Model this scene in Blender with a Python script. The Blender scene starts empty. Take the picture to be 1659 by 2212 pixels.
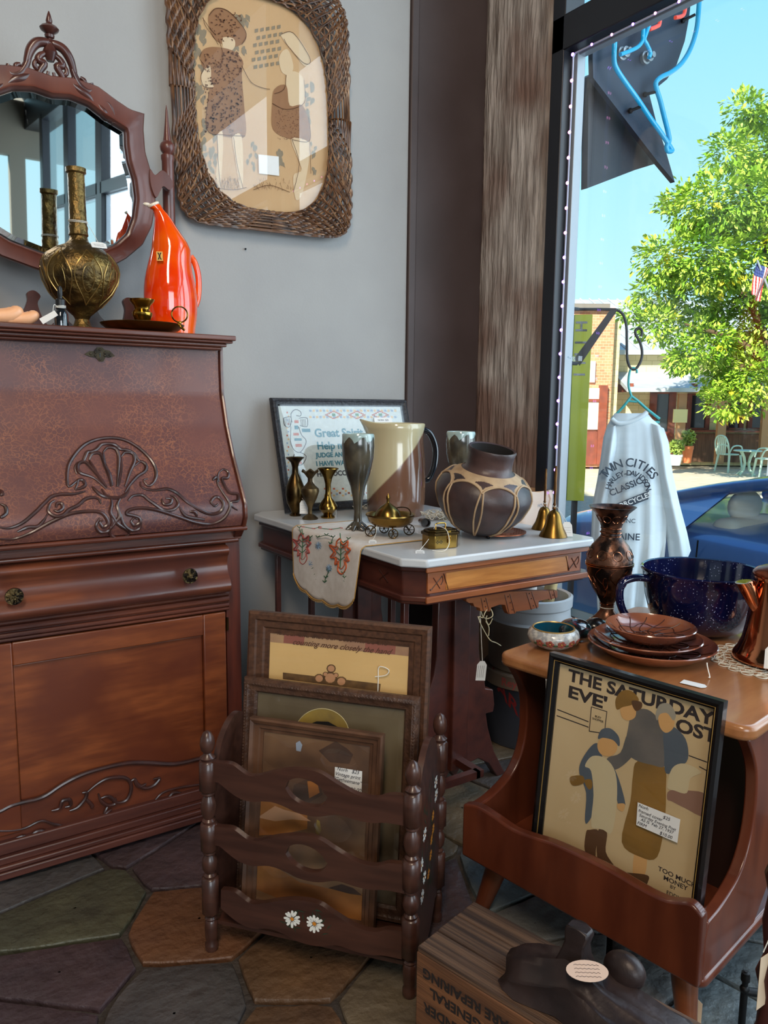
import bpy, math, random
from mathutils import Matrix, Vector
rnd = random.Random(7)
scn = bpy.context.scene
col = scn.collection
PI = math.pi
# ---------------------------------------------------------------- camera
FPX, EYE, YAW, PITCH, ROLL = 1660.0, 1.08, math.radians(33.5), math.radians(8.0), 0.011
cF = Vector((math.sin(YAW)*math.cos(PITCH), math.cos(YAW)*math.cos(PITCH), -math.sin(PITCH)))
cR0 = Vector((math.cos(YAW), -math.sin(YAW), 0)); cU0 = cR0.cross(cF)
cR = cR0*math.cos(ROLL) + cU0*math.sin(ROLL); cU = cR.cross(cF)
CAM = Vector((0, 0, EYE))
cd = bpy.data.cameras.new('camera'); cam = bpy.data.objects.new('camera', cd); col.objects.link(cam)
cam.matrix_world = Matrix(((cR.x, cU.x, -cF.x, 0), (cR.y, cU.y, -cF.y, 0), (cR.z, cU.z, -cF.z, EYE), (0, 0, 0, 1)))
cd.sensor_fit = 'VERTICAL'; cd.sensor_height = 24.0; cd.lens = 24.0*FPX/2212.0; cd.clip_start = .02; cd.clip_end = 300
scn.camera = cam
# ---------------------------------------------------------------- view
scn.view_settings.view_transform = 'Standard'; scn.view_settings.look = 'None'
scn.view_settings.exposure = 0.12; scn.view_settings.gamma = 1.0; scn.view_settings.use_curve_mapping = False
# ---------------------------------------------------------------- sky
w = bpy.data.worlds.new('sky'); scn.world = w; w.use_nodes = True
nt = w.node_tree; bg = nt.nodes['Background']
tc = nt.nodes.new('ShaderNodeTexCoord'); sp = nt.nodes.new('ShaderNodeSeparateXYZ'); cr = nt.nodes.new('ShaderNodeValToRGB')
nt.links.new(tc.outputs['Generated'], sp.inputs[0]); nt.links.new(sp.outputs['Z'], cr.inputs[0]); nt.links.new(cr.outputs[0], bg.inputs[0])
e = cr.color_ramp.elements
e[0].position = .0; e[0].color = (.66, .90, .96, 1); e[1].position = .9; e[1].color = (.16, .42, .82, 1)
q = e.new(.2); q.color = (.46, .82, .96, 1); q = e.new(.42); q.color = (.30, .70, .95, 1)
bg.inputs[1].default_value = 1.2
# ---------------------------------------------------------------- sun and added fill lights
def light(name, kind, loc, energy, color=(1, 1, 1), rot=None, size=None, target=None, **kw):
    l = bpy.data.lights.new(name, kind); l.energy = energy; l.color = color
    o = bpy.data.objects.new(name, l); col.objects.link(o); o.location = loc
    if target is not None: o.rotation_euler = (Vector(target)-Vector(loc)).to_track_quat('-Z', 'Y').to_euler()
    if size:
        l.shape = 'RECTANGLE'; l.size, l.size_y = size
    for k, v in kw.items(): setattr(l, k, v)
    return o
light('sun', 'SUN', (-20, -20, 30), 10.0, (1, .93, .78), target=(-20+.80*10, -20+.42*10, 30-.50*10), angle=.01)
light('window_daylight', 'AREA', (2.9, -2.9, 1.95), 330, (.80, .90, 1), target=(-2.0, -2.9, 1.6), size=(8.2, 3.1))  # unseen area light added outside the glass to brighten the interior
light('front_window_daylight', 'AREA', (-1.4, -5.6, 2.2), 150, (.86, .93, 1), target=(.6, 1.8, .8), size=(3, 2.2))  # unseen fill added inside the room, boosting light from the front
light('ceiling_lamp', 'AREA', (-.6, -.6, 3.35), 70, (1, .83, .64), target=(.5, 1.4, .3), size=(.5, 1.6))  # warm overhead fill added behind the viewer, not a known fixture

# ================================================================ helpers
def lin(c):
    r = []
    for v in c[:3]:
        v = v/255.0
        r.append(v/12.92 if v <= .04045 else ((v+.055)/1.055)**2.4)
    return (*r, 1)
MC = {}
def mat(name, c, rough=.5, metal=0, c2=None, sc=8, st=(1, 1, 1), bump=0, bsc=60, bst=(1, 1, 1), coat=0, c3=None, sc3=3, lo=.35, hi=.65, detail=6, bd=.02, emis=None, es=1, spec=.5, trans=0, sheen=0, rvar=0):
    """principled material whose colour mixes c with c2 (fine noise) and c3 (coarse noise)"""
    if name in MC: return MC[name]
    m = bpy.data.materials.new(name); m.use_nodes = True; n = m.node_tree; b = n.nodes['Principled BSDF']; MC[name] = m
    N = n.nodes.new; L = n.links.new
    b.inputs['Roughness'].default_value = rough; b.inputs['Metallic'].default_value = metal
    b.inputs['Coat Weight'].default_value = coat; b.inputs['Coat Roughness'].default_value = .08
    b.inputs['Specular IOR Level'].default_value = spec; b.inputs['Transmission Weight'].default_value = trans
    b.inputs['Sheen Weight'].default_value = sheen
    tc = N('ShaderNodeTexCoord')
    def noise(scale, stretch, det=detail):
        mp = N('ShaderNodeMapping'); L(tc.outputs['Object'], mp.inputs[0]); mp.inputs['Scale'].default_value = stretch
        t = N('ShaderNodeTexNoise'); L(mp.outputs[0], t.inputs['Vector']); t.inputs['Scale'].default_value = scale; t.inputs['Detail'].default_value = det
        return t
    base = None
    if c2 is not None:
        t = noise(sc, st); r = N('ShaderNodeValToRGB'); L(t.outputs['Fac'], r.inputs[0])
        r.color_ramp.elements[0].position = lo; r.color_ramp.elements[1].position = hi
        r.color_ramp.elements[0].color = lin(c); r.color_ramp.elements[1].color = lin(c2); base = r.outputs[0]
        if rvar:
            mr = N('ShaderNodeMapRange'); L(t.outputs['Fac'], mr.inputs[0]); mr.inputs[3].default_value = rough-rvar; mr.inputs[4].default_value = rough+rvar; L(mr.outputs[0], b.inputs['Roughness'])
    if c3 is not None:
        t = noise(sc3, (1, 1, 1), 3); r = N('ShaderNodeValToRGB'); L(t.outputs['Fac'], r.inputs[0]); r.color_ramp.elements[0].position = .42; r.color_ramp.elements[1].position = .62
        mx = N('ShaderNodeMix'); mx.data_type = 'RGBA'; L(r.outputs[0], mx.inputs[0])
        if base: L(base, mx.inputs[6])
        else: mx.inputs[6].default_value = lin(c)
        mx.inputs[7].default_value = lin(c3); base = mx.outputs[2]
    if base: L(base, b.inputs['Base Color'])
    else: b.inputs['Base Color'].default_value = lin(c)
    if bump:
        t = noise(bsc, bst); bp = N('ShaderNodeBump'); bp.inputs['Strength'].default_value = bump; bp.inputs['Distance'].default_value = bd
        L(t.outputs['Fac'], bp.inputs['Height']); L(bp.outputs[0], b.inputs['Normal'])
    if emis:
        b.inputs['Emission Color'].default_value = lin(emis); b.inputs['Emission Strength'].default_value = es
    return m
def glass_mat(name, tint=(1, 1, 1), ior=1.5, rough=0.0, boost=1.0):
    m = bpy.data.materials.new(name); m.use_nodes = True; n = m.node_tree; n.nodes.remove(n.nodes['Principled BSDF'])
    out = n.nodes['Material Output']; t = n.nodes.new('ShaderNodeBsdfTransparent'); g = n.nodes.new('ShaderNodeBsdfGlossy'); x = n.nodes.new('ShaderNodeMixShader'); f = n.nodes.new('ShaderNodeFresnel')
    t.inputs[0].default_value = (*tint, 1); g.inputs['Roughness'].default_value = rough
    ge = n.nodes.new('ShaderNodeNewGeometry'); mr = n.nodes.new('ShaderNodeMapRange'); n.links.new(ge.outputs['Backfacing'], mr.inputs[0]); mr.inputs[3].default_value = ior; mr.inputs[4].default_value = 1/ior; n.links.new(mr.outputs[0], f.inputs[0])
    if boost != 1:
        mm = n.nodes.new('ShaderNodeMath'); mm.operation = 'MULTIPLY'; mm.inputs[1].default_value = boost; mm.use_clamp = True; n.links.new(f.outputs[0], mm.inputs[0]); n.links.new(mm.outputs[0], x.inputs[0])
    else: n.links.new(f.outputs[0], x.inputs[0])
    n.links.new(t.outputs[0], x.inputs[1]); n.links.new(g.outputs[0], x.inputs[2]); n.links.new(x.outputs[0], out.inputs[0]); return m
def Fm(o, rz=0, rx=0, ry=0):
    return Matrix.Translation(Vector(o)) @ Matrix.Rotation(rz, 4, 'Z') @ Matrix.Rotation(rx, 4, 'X') @ Matrix.Rotation(ry, 4, 'Y')
def axes(o, x, y, z=None):
    x = Vector(x).normalized(); y = Vector(y).normalized(); z = x.cross(y).normalized() if z is None else Vector(z)
    return Matrix(((x.x, y.x, z.x, o[0]), (x.y, y.y, z.y, o[1]), (x.z, y.z, z.z, o[2]), (0, 0, 0, 1)))
WM = {}
class MB:
    def __init__(s, M=None): s.v = []; s.f = []; s.mi = []; s.mats = []; s.M = M or Matrix()
    def _m(s, m):
        if m is None: m = s.mats[0] if s.mats else None
        if m not in s.mats: s.mats.append(m)
        return s.mats.index(m)
    def add(s, V, F, m=None, M=None):
        k = len(s.v); T = s.M @ M if M is not None else s.M; s.v += [T @ Vector(p) for p in V]
        s.f += [tuple(i+k for i in f) for f in F]; s.mi += [s._m(m) if (m or s.mats) else 0]*len(F); return s
    def box(s, c, d, m=None, M=None, rz=0):
        x, y, z = [t/2 for t in d]; T = Matrix.Translation(Vector(c)) @ Matrix.Rotation(rz, 4, 'Z')
        if M is not None: T = M @ T
        V = [(a*x, b*y, e_*z) for a in (-1, 1) for b in (-1, 1) for e_ in (-1, 1)]
        return s.add(V, [(0, 1, 3, 2), (4, 6, 7, 5), (0, 4, 5, 1), (2, 3, 7, 6), (0, 2, 6, 4), (1, 5, 7, 3)], m, T)
    def bb(s, lo, hi, m=None, M=None):
        return s.box([(a+b)/2 for a, b in zip(lo, hi)], [abs(b-a) for a, b in zip(lo, hi)], m, M)
    def lathe(s, prof, c=(0, 0, 0), n=32, m=None, M=None, cap=True, ell=1.0):
        V = []; F = []; T = Matrix.Translation(Vector(c))
        if M is not None: T = M @ T
        for r, z in prof:
            for i in range(n): a = 2*PI*i/n; V.append((r*math.cos(a), r*ell*math.sin(a), z))
        for j in range(len(prof)-1):
            for i in range(n): F.append((j*n+i, j*n+(i+1) % n, (j+1)*n+(i+1) % n, (j+1)*n+i))
        if cap:
            if prof[0][0] > 1e-4: F.append(tuple(range(n-1, -1, -1)))
            if prof[-1][0] > 1e-4: F.append(tuple((len(prof)-1)*n+i for i in range(n)))
        return s.add(V, F, m, T)
    def loft(s, rings, m=None, cap=True, M=None, closed=False):
        V = [p for r in rings for p in r]; n = len(rings[0]); F = []; R = len(rings)
        for j in range(R if closed else R-1):
            k = (j+1) % R
            for i in range(n): F.append((j*n+i, j*n+(i+1) % n, k*n+(i+1) % n, k*n+i))
        if cap and not closed: F.append(tuple(range(n-1, -1, -1))); F.append(tuple((R-1)*n+i for i in range(n)))
        return s.add(V, F, m, M)
    def tube(s, pts, r, n=8, m=None, closed=False, M=None, flat=1.0, up=None):
        P = [Vector(p) for p in pts]; R = []; u = None; K = len(P)
        for i, p in enumerate(P):
            a = P[(i-1) % K] if (closed or i > 0) else p; b = P[(i+1) % K] if (closed or i < K-1) else p
            t = (b-a)
            t = t.normalized() if t.length > 1e-9 else Vector((0, 0, 1))
            if up is not None: u = Vector(up)
            elif u is None: u = Vector((0, 0, 1)) if abs(t.z) < .9 else Vector((1, 0, 0))
            u = (u-t*u.dot(t))
            u = u.normalized() if u.length > 1e-6 else t.orthogonal().normalized()
            v = t.cross(u); rr = r[i] if isinstance(r, (list, tuple)) else r
            R.append([p+u*(rr*flat*math.cos(2*PI*k/n))+v*(rr*math.sin(2*PI*k/n)) for k in range(n)])
        return s.loft(R, m, not closed, M, closed)
    def prism(s, poly, z0, z1, m=None, M=None):
        n = len(poly); V = [(x, y, z0) for x, y in poly]+[(x, y, z1) for x, y in poly]
        F = [tuple(range(n-1, -1, -1)), tuple(range(n, 2*n))]+[(i, (i+1) % n, n+(i+1) % n, n+i) for i in range(n)]
        return s.add(V, F, m, M)
    def sphere(s, c, r, m=None, n=16, M=None):
        if not isinstance(r, (list, tuple)): r = (r, r, r)
        pr = [(max(1e-5, math.cos(-PI/2+PI*k/(n//2))), math.sin(-PI/2+PI*k/(n//2))) for k in range(n//2+1)]
        T = Matrix.Translation(Vector(c)) @ Matrix.Diagonal((r[0], r[1], r[2], 1))
        return s.lathe(pr, (0, 0, 0), n, m, (M @ T) if M is not None else T, cap=False)
    def text(s, t, size, M, m=None, ext=.0003, ax='CENTER', off=0, shear=0, sp=1.0, line=1.0, fit=None):
        cu = bpy.data.curves.new('lettering', 'FONT'); cu.body = t; cu.size = size; cu.align_x = ax; cu.align_y = 'CENTER'; cu.extrude = ext; cu.offset = off; cu.shear = shear
        cu.space_character = sp; cu.space_line = line; cu.resolution_u = 3
        o = bpy.data.objects.new('lettering', cu); col.objects.link(o)
        dg = bpy.context.evaluated_depsgraph_get(); me = bpy.data.meshes.new_from_object(o.evaluated_get(dg))
        k_ = fit/max(1e-6, max(v.co.x for v in me.vertices)-min(v.co.x for v in me.vertices)) if fit else 1
        s.add([(v.co.x*k_, v.co.y, v.co.z) for v in me.vertices], [tuple(p.vertices) for p in me.polygons], m, M)
        bpy.data.objects.remove(o); bpy.data.curves.remove(cu); bpy.data.meshes.remove(me); return s
    def build(s, name, m=None, parent=None, origin=None, smooth=35, bevel=0, seg=2, sub=0, solid=0, rz=0):
        Wm = WM[parent.name] if parent is not None else (Fm(origin, rz) if origin is not None else Matrix())
        inv = Wm.inverted(); me = bpy.data.meshes.new(name)
        me.from_pydata([tuple(inv @ p) for p in s.v], [], s.f); me.update()
        if m is not None and not s.mats: s.mats = [m]; s.mi = [0]*len(s.f)
        for x in s.mats: me.materials.append(x)
        me.polygons.foreach_set('material_index', s.mi); me.validate()
        if smooth:
            me.polygons.foreach_set('use_smooth', [True]*len(me.polygons)); me.set_sharp_from_angle(angle=math.radians(smooth))
        o = bpy.data.objects.new(name, me); col.objects.link(o)
        if parent is not None: o.parent = parent
        else: o.matrix_world = Wm
        WM[o.name] = Wm.copy()
        if solid: q = o.modifiers.new('thickness', 'SOLIDIFY'); q.thickness = solid; q.offset = 0
        if bevel: q = o.modifiers.new('bevel', 'BEVEL'); q.width = bevel; q.segments = seg; q.limit_method = 'ANGLE'; q.harden_normals = False
        if sub: q = o.modifiers.new('sub', 'SUBSURF'); q.levels = sub; q.render_levels = sub
        return o
def tag(o, label, cat, group=None, kind=None):
    o['label'] = label; o['category'] = cat
    if group: o['group'] = group
    if kind: o['kind'] = kind
    return o
def thing(name, label, cat, loc, rz=0, group=None):
    o = bpy.data.objects.new(name, None); col.objects.link(o); o.empty_display_size = .05
    o.matrix_world = Fm(loc, rz); WM[o.name] = Fm(loc, rz); return tag(o, label, cat, group)
def struct(o): o['kind'] = 'structure'; return o
def clone(o, loc, rz=0, label=None, parent=None):
    c = o.copy(); col.objects.link(c)
    if parent is None:
        c.matrix_world = Fm(loc, rz); WM[c.name] = Fm(loc, rz)
        if label: c['label'] = label
    else: c.parent = parent
    for k in list(o.children): clone(k, None, parent=c)
    return c
# pixel of the 1659x2212 frame -> a point on a known surface of the place
def ray(x, y): return cF + cR*((x-829.5)/FPX) - cU*((y-1106)/FPX)
def aX(x, y, v): d = ray(x, y); return CAM+d*(v/d.x)
def aY(x, y, v): d = ray(x, y); return CAM+d*(v/d.y)
def aZ(x, y, v): d = ray(x, y); return CAM+d*((v-EYE)/d.z)
def aP(x, y, p0, n): d = ray(x, y); n = Vector(n); return CAM+d*((Vector(p0)-CAM).dot(n)/d.dot(n))
def curve(pts, k=6, closed=False):
    P = [Vector(p) for p in pts]; n = len(P); out = []
    for i in range(n if closed else n-1):
        a = P[(i-1) % n] if (closed or i) else P[0]; b = P[i]; c = P[(i+1) % n]; d = P[(i+2) % n] if (closed or i+2 < n) else P[-1]
        for j in range(k):
            t = j/k; out.append(.5*((2*b)+(c-a)*t+(2*a-5*b+4*c-d)*t*t+(3*b-a-3*c+d)*t**3))
    if not closed: out.append(P[-1])
    return out
def arc2(cx, cy, r, a0, a1, n=16): return [(cx+r*math.cos(math.radians(a0+(a1-a0)*i/n)), cy+r*math.sin(math.radians(a0+(a1-a0)*i/n))) for i in range(n+1)]

# ================================================================ materials
M_wall = mat('wall_paint', (164, 163, 161), .75, c2=(157, 156, 155), sc=3, bump=.12, bsc=140, bd=.004)
M_conc = mat('board_concrete', (146, 134, 126), .82, c2=(204, 194, 186), sc=14, st=(1, 1.6, .34), bump=.55, bsc=16, bst=(1, 2.4, .3), c3=(132, 104, 92), sc3=2.6, bd=.05, detail=10)
M_steel = mat('brown_steel', (64, 50, 47), .5, c2=(76, 62, 60), sc=3)
M_alu = mat('black_frame', (22, 24, 32), .38)
M_alug = mat('grey_gasket', (150, 158, 165), .4, metal=.3)
M_mah = mat('mahogany', (78, 38, 28), .34, c2=(112, 58, 38), sc=14, st=(.35, 4, 4), c3=(62, 30, 24), sc3=3.5, bump=.15, bsc=80, bst=(.2, 3, 3), bd=.003, coat=.25)
M_mahv = mat('mahogany_upright', (72, 32, 24), .36, c2=(100, 46, 32), sc=14, st=(4, 4, .35), bump=.15, bsc=80, bst=(3, 3, .2), bd=.003, coat=.25)
M_door = mat('door_veneer', (104, 50, 26), .36, c2=(134, 70, 36), sc=26, st=(.35, 4, 2.4), c3=(96, 44, 25), sc3=5, coat=.2)
M_carve = mat('dark_carving', (50, 28, 24), .34, c2=(72, 40, 34), sc=30, coat=.2)
M_brass = mat('aged_brass', (128, 98, 44), .34, metal=.9, c2=(84, 62, 32), sc=22, bump=.3, bsc=90, bd=.003)
M_brassb = mat('bright_brass', (206, 160, 70), .16, metal=1, c2=(180, 132, 52), sc=14)
M_brassd = mat('dark_brass', (92, 72, 40), .3, metal=.95, c2=(60, 46, 28), sc=26)
M_tag = mat('white_card', (232, 232, 230), .7)
M_ink = mat('ink', (36, 36, 52), .7)
M_string = mat('white_string', (235, 232, 222), .8)
M_gold = mat('gold_line', (190, 150, 80), .35, metal=.6)
M_black = mat('black_lacquer', (16, 16, 18), .25, coat=.4)
GL_win = glass_mat('window_glass', (.97, .99, 1.0), 1.5)
GL_pic = glass_mat('picture_glass', (1, 1, 1), 1.5)
# ================================================================ structure: room
WX, WY = 2.0, 2.36        # window wall inner face, back wall face
CE = 3.7
# floor: grout bed and irregular flagstones laid in it
def clip(poly, mx, my, nx, ny):
    out = []
    for i in range(len(poly)):
        a = poly[i]; b = poly[(i+1) % len(poly)]
        da = (a[0]-mx)*nx+(a[1]-my)*ny; db = (b[0]-mx)*nx+(b[1]-my)*ny
        if da <= 0: out.append(a)
        if (da < 0) != (db < 0) and abs(da-db) > 1e-12:
            t = da/(da-db); out.append((a[0]+(b[0]-a[0])*t, a[1]+(b[1]-a[1])*t))
    return out
ST = {'g': ((84, 82, 62), (62, 60, 48)), 'o': ((116, 76, 48), (92, 60, 42)), 'p': ((78, 60, 62), (56, 44, 48)), 'k': ((86, 80, 78), (62, 58, 58)),
      'b': ((110, 80, 54), (82, 60, 44)), 'y': ((112, 98, 78), (92, 80, 66)), 's': ((106, 116, 118), (84, 94, 98)), 'c': ((118, 118, 116), (92, 92, 94))}
SM = {k: mat('stone_'+k, a, .5, c2=b, sc=7, bump=.8, bsc=34, bd=.012, c3=tuple(int(v*.8) for v in a), sc3=5, rvar=.1) for k, (a, b) in ST.items()}
for m_, s_ in SM.items(): s_.name = {'g': 'olive', 'o': 'orange', 'p': 'purple', 'k': 'grey', 'b': 'brown', 'y': 'buff', 's': 'slate', 'c': 'pale'}[m_]+'_flagstone'
seeds = []
for x, y, k in [(150, 1975, 'g'), (428, 1990, 'o'), (120, 2110, 'p'), (395, 2180, 'k'), (660, 2095, 'b'), (835, 2175, 'y'), (445, 1845, 'p'), (30, 2230, 'p'),
                (70, 1880, 'k'), (1070, 1895, 's'), (945, 1905, 'p'), (1190, 1995, 'c'), (1330, 1925, 'k'), (1235, 2060, 'c'), (1400, 2090, 'c'), (1560, 2190, 's'),
                (1640, 2090, 's'), (1030, 1760, 'y'), (880, 1850, 'y'), (700, 1930, 'b'), (1130, 1790, 'k'), (650, 2240, 'b'), (1480, 1900, 's'), (1610, 1980, 's')]:
    p = aZ(x, y, 0); seeds.append((p.x, p.y, k))
for i in range(-22, 12):
    for j in range(-30, 12):
        x = i*.3+(.15 if j % 2 else 0)+rnd.uniform(-.07, .07); y = j*.26+rnd.uniform(-.06, .06)
        if x > 2.3 or y > 2.6: continue
        if all((x-a)**2+(y-b)**2 > .2**2 for a, b, _ in seeds): seeds.append((x, y, rnd.choice('gopkbypkyc')))
MB().bb((-6, -8, -.1), (2.12, 2.5, -.012)).build('floor_base', mat('grout', (54, 47, 44), .8, c2=(74, 66, 60), sc=12, bump=.5, bsc=60)).name = 'floor_bed'
fl = MB()
for k, s_ in SM.items(): fl._m(s_)
for i, (x, y, k) in enumerate(seeds):
    poly = [(x-.5, y-.5), (x+.5, y-.5), (x+.5, y+.5), (x-.5, y+.5)]
    for j, (a, b, _) in enumerate(seeds):
        if i == j: continue
        d = math.hypot(a-x, b-y)
        if d > .9: continue
        nx, ny = (a-x)/d, (b-y)/d
        poly = clip(poly, x+nx*(d/2-.005), y+ny*(d/2-.005), nx, ny)
        if len(poly) < 3: break
    if len(poly) < 3: continue
    # waver the outline, round the corners and crown the slab a little
    pts = []
    n = len(poly)
    for q in range(n):
        a = Vector(poly[q]); b = Vector(poly[(q+1) % n]); L = (b-a).length
        if L < .02: pts.append(a); continue
        kk = max(2, int(L/.03)); nrm = Vector((b.y-a.y, a.x-b.x)).normalized()
        for u in range(kk):
            t = u/kk; inw = .004*max(0, 1-min(t, 1-t)*L/.025)
            pts.append(a+(b-a)*t-nrm*(inw+rnd.uniform(-.0012, .0022)))
    c = Vector((x, y)); c = sum(pts, Vector((0, 0)))/len(pts)
    h0 = rnd.uniform(-.0015, .0015)
    R = [[(p.x, p.y, -.014) for p in pts], [(p.x, p.y, -.004+h0) for p in pts]]
    for s_, h in ((.985, -.001), (.95, 0), (.6, .0005), (.02, .0005)):
        R.append([(c.x+(p.x-c.x)*s_, c.y+(p.y-c.y)*s_, h+h0*.6) for p in pts])
    fl.loft(R, SM[k], cap=False)
struct(fl.build('floor', smooth=30))
struct(bpy.data.objects['floor_bed'])
# back wall, column board and concrete pillar
struct(MB().bb((-6, WY, -.1), (1.648, WY+.2, CE)).build('wall_back', M_wall))
sc_ = MB(); sc_.bb((1.648, WY+.012, -.1), (WX+.06, WY+.2, CE)); sc_.bb((1.65, WY-.012, -.05), (1.682, WY+.012, CE))
struct(sc_.build('trim_1', M_steel, bevel=.004))
def slab_grid(name, y0, y1, z0, z1, X, m, n1, n2, amp):
    b = MB(); V = []
    for j in range(n2+1):
        for i in range(n1+1):
            u = i/n1; edge = 0 if 0 < i < n1 else .006
            V.append((X+edge+rnd.uniform(-amp, amp)*.5, y0+(y1-y0)*u, z0+(z1-z0)*j/n2))
    b.add(V, [(j*(n1+1)+i, (j+1)*(n1+1)+i, (j+1)*(n1+1)+i+1, j*(n1+1)+i+1) for j in range(n2) for i in range(n1)]); b.mats = []
    b.bb((X+.008, y0, z0), (X+.06, y1, z1)); return struct(b.build(name, m, smooth=60))
slab_grid('wall_right', 2.0, 2.372, -.05, CE, WX, M_conc, 30, 220, .0025)
# window wall running towards and past the viewer: low wall, glazing bays, mullions
struct(MB().bb((WX, -8, -.1), (WX+.2, 1.995, .3)).build('baseboard_right', mat('low_wall', (150, 160, 172), .6, c2=(130, 140, 150), sc=5)))
struct(MB().bb((WX, -8, 3.35), (WX+.3, 1.995, CE)).build('trim_2', M_alu))
bays = [(.62, 1.995), (-.85, .50), (-2.3, -.97), (-3.75, -2.42), (-5.2, -3.87), (-6.65, -5.32)]
for i, (y0, y1) in enumerate(bays):
    fr = MB()
    for a in (y0, y1-.055): fr.bb((WX-.03, a, .30), (WX+.06, a+.055, 3.35))
    fr.bb((WX-.03, y0, .30), (WX+.06, y1, .36)); fr.bb((WX-.03, y0, 3.28), (WX+.06, y1, 3.35)); fr.bb((WX-.03, y0, 2.235), (WX+.06, y1, 2.345))
    fr.bb((WX-.03, y0-.12, .3), (WX+.0, y0, 3.35)) if i else None
    wo = struct(fr.build('window_%d' % (i+1), M_alu, bevel=.004))
    gk = MB()
    gk.bb((WX+.012, y1-.078, .36), (WX+.05, y1-.055, 2.235)); gk.bb((WX+.012, y0+.055, .36), (WX+.05, y0+.07, 2.235)); gk.bb((WX+.02, y0+.05, 2.225), (WX+.05, y1-.05, 2.236))
    gk.build('gasket', M_alug, wo, bevel=.002)
    gg = MB(); gg.bb((WX+.050, y0+.055, .36), (WX+.055, y1-.055, 2.235)); gg.bb((WX+.050, y0+.055, 2.345), (WX+.055, y1-.055, 3.28)); gg.build('pane', GL_win, wo, smooth=0)
# ceiling: corrugated deck on steel beams
cm = mat('steel_deck', (92, 104, 104), .5, metal=.2, c2=(70, 80, 80), sc=3)
cb = MB(); V = []; nx = 0; x = -6.0
prof = []
while x < 2.4: prof += [(x, CE), (x+.07, CE), (x+.1, CE+.05), (x+.17, CE+.05)]; x += .2
b0 = [(px, -8, pz) for px, pz in prof]; b1 = [(px, 2.6, pz) for px, pz in prof]; n_ = len(prof)
cb.add(b0+b1, [(i, i+1, n_+i+1, n_+i) for i in range(n_-1)]); cb.bb((-6, -8, CE+.08), (2.4, 2.6, CE+.4))
struct(cb.build('ceiling', cm, smooth=0))
bmz = MB()
for yy in (-6.0, -3.81, -1.6, .55): bmz.bb((-6, yy-.05, CE-.26), (WX, yy+.05, CE)); bmz.bb((-6, yy-.11, CE-.28), (WX, yy+.11, CE-.255))
bmz.bb((1.3, -8, CE-.3), (1.42, 2.3, CE-.02))
struct(bmz.build('trim_3', mat('dark_beam', (30, 34, 38), .5)))
struct(MB().bb((-6.2, -8.2, -.1), (-6, 2.6, CE)).build('wall_left', M_wall))
fw = MB(); fw.bb((-6, -8.2, -.1), (2.3, -8, 1.0)); fw.bb((-6, -8.2, 3.0), (2.3, -8, CE))
for xx in (-6, -4, -2, 0, 1.9): fw.bb((xx-.1, -8.15, 1.0), (xx+.1, -8, 3.0))
struct(fw.build('wall_front', mat('front_wall', (120, 112, 98), .7)))
# ================================================================ outdoors
GZ = -.5
OA = Fm((0, 0, 0), -YAW)     # outdoor frame: x to the right of the view, y away, z up
def ex(x, y, d):             # seen at a horizontal distance d -> (s, z) in that frame
    r = ray(x, y); f2 = r.x*math.sin(YAW)+r.y*math.cos(YAW); k = d/f2; p = CAM+r*k
    return (p.x*math.cos(YAW)-p.y*math.sin(YAW), p.z)
def eb(b, x0, y0, x1, y1, d, dep, m=None):   # upright block spanning a patch of the view at distance d
    a = ex(x0, y0, d); c = ex(x1, y1, d); b.bb((a[0], d, c[1]), (c[0], d+dep, a[1]), m, OA); return b
M_asph = mat('asphalt', (128, 122, 114), .8, c2=(150, 142, 132), sc=20, bump=.4, bsc=90)
M_walk = mat('pale_pavement', (214, 202, 178), .8, c2=(196, 184, 160), sc=4)
M_brick = mat('cream_block', (222, 206, 160), .8, c2=(206, 188, 142), sc=4, bump=.2, bsc=10)
g = MB(OA); g.bb((-6, 4.5, GZ-.2), (40, 60, GZ-.12)); struct(g.build('floor_street', M_asph))
bpy.data.objects['floor_street'].name = 'floor_street'
g = MB(); g.bb((WX+.2, -14, GZ-.2), (WX+1.05, 18, GZ-.02)); struct(g.build('floor_sidewalk', M_walk)) 
g = MB(OA); g.bb((2.5, 14.6, GZ-.15), (40, 34, GZ)); struct(g.build('floor_pavement', M_walk))
struct(MB().bb((WX, -14, CE), (WX+.3, 2.4, 5.2)).build('trim_4', mat('parapet', (120, 110, 100), .8)))
struct(MB().bb((WX, 2.38, -.6), (WX+.06, 9, 5.2)).build('wall_outer', mat('parapet', (120, 110, 100), .8)))
struct(MB().bb((WX, -8, -.6), (WX+.2, 2.4, -.1)).build('trim_5', mat('parapet', (120, 110, 100), .8)))
def brickmat(name, a, b, mo, sc):
    m = bpy.data.materials.new(name); m.use_nodes = True; n = m.node_tree; bs = n.nodes['Principled BSDF']; t = n.nodes.new('ShaderNodeTexBrick'); tc = n.nodes.new('ShaderNodeTexCoord'); mp = n.nodes.new('ShaderNodeMapping')
    n.links.new(tc.outputs['Object'], mp.inputs[0]); mp.inputs['Rotation'].default_value = (PI/2, 0, 0); n.links.new(mp.outputs[0], t.inputs[0])
    t.inputs['Color1'].default_value = lin(a); t.inputs['Color2'].default_value = lin(b); t.inputs['Mortar'].default_value = lin(mo); t.inputs['Scale'].default_value = sc; t.inputs['Mortar Size'].default_value = .012
    n.links.new(t.outputs[0], bs.inputs['Base Color']); bs.inputs['Roughness'].default_value = .85; return m
M_rb = brickmat('red_brick', (196, 120, 86), (216, 148, 108), (214, 190, 160), 3.6)
M_cb = brickmat('painted_block', (214, 196, 146), (226, 210, 162), (190, 172, 124), 1.7)
M_rw = mat('reddish_wood', (136, 64, 38), .6, c2=(110, 50, 32), sc=6)
M_roof = mat('metal_roof', (196, 200, 204), .5, metal=.1, c2=(170, 176, 182), sc=2)
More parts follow.
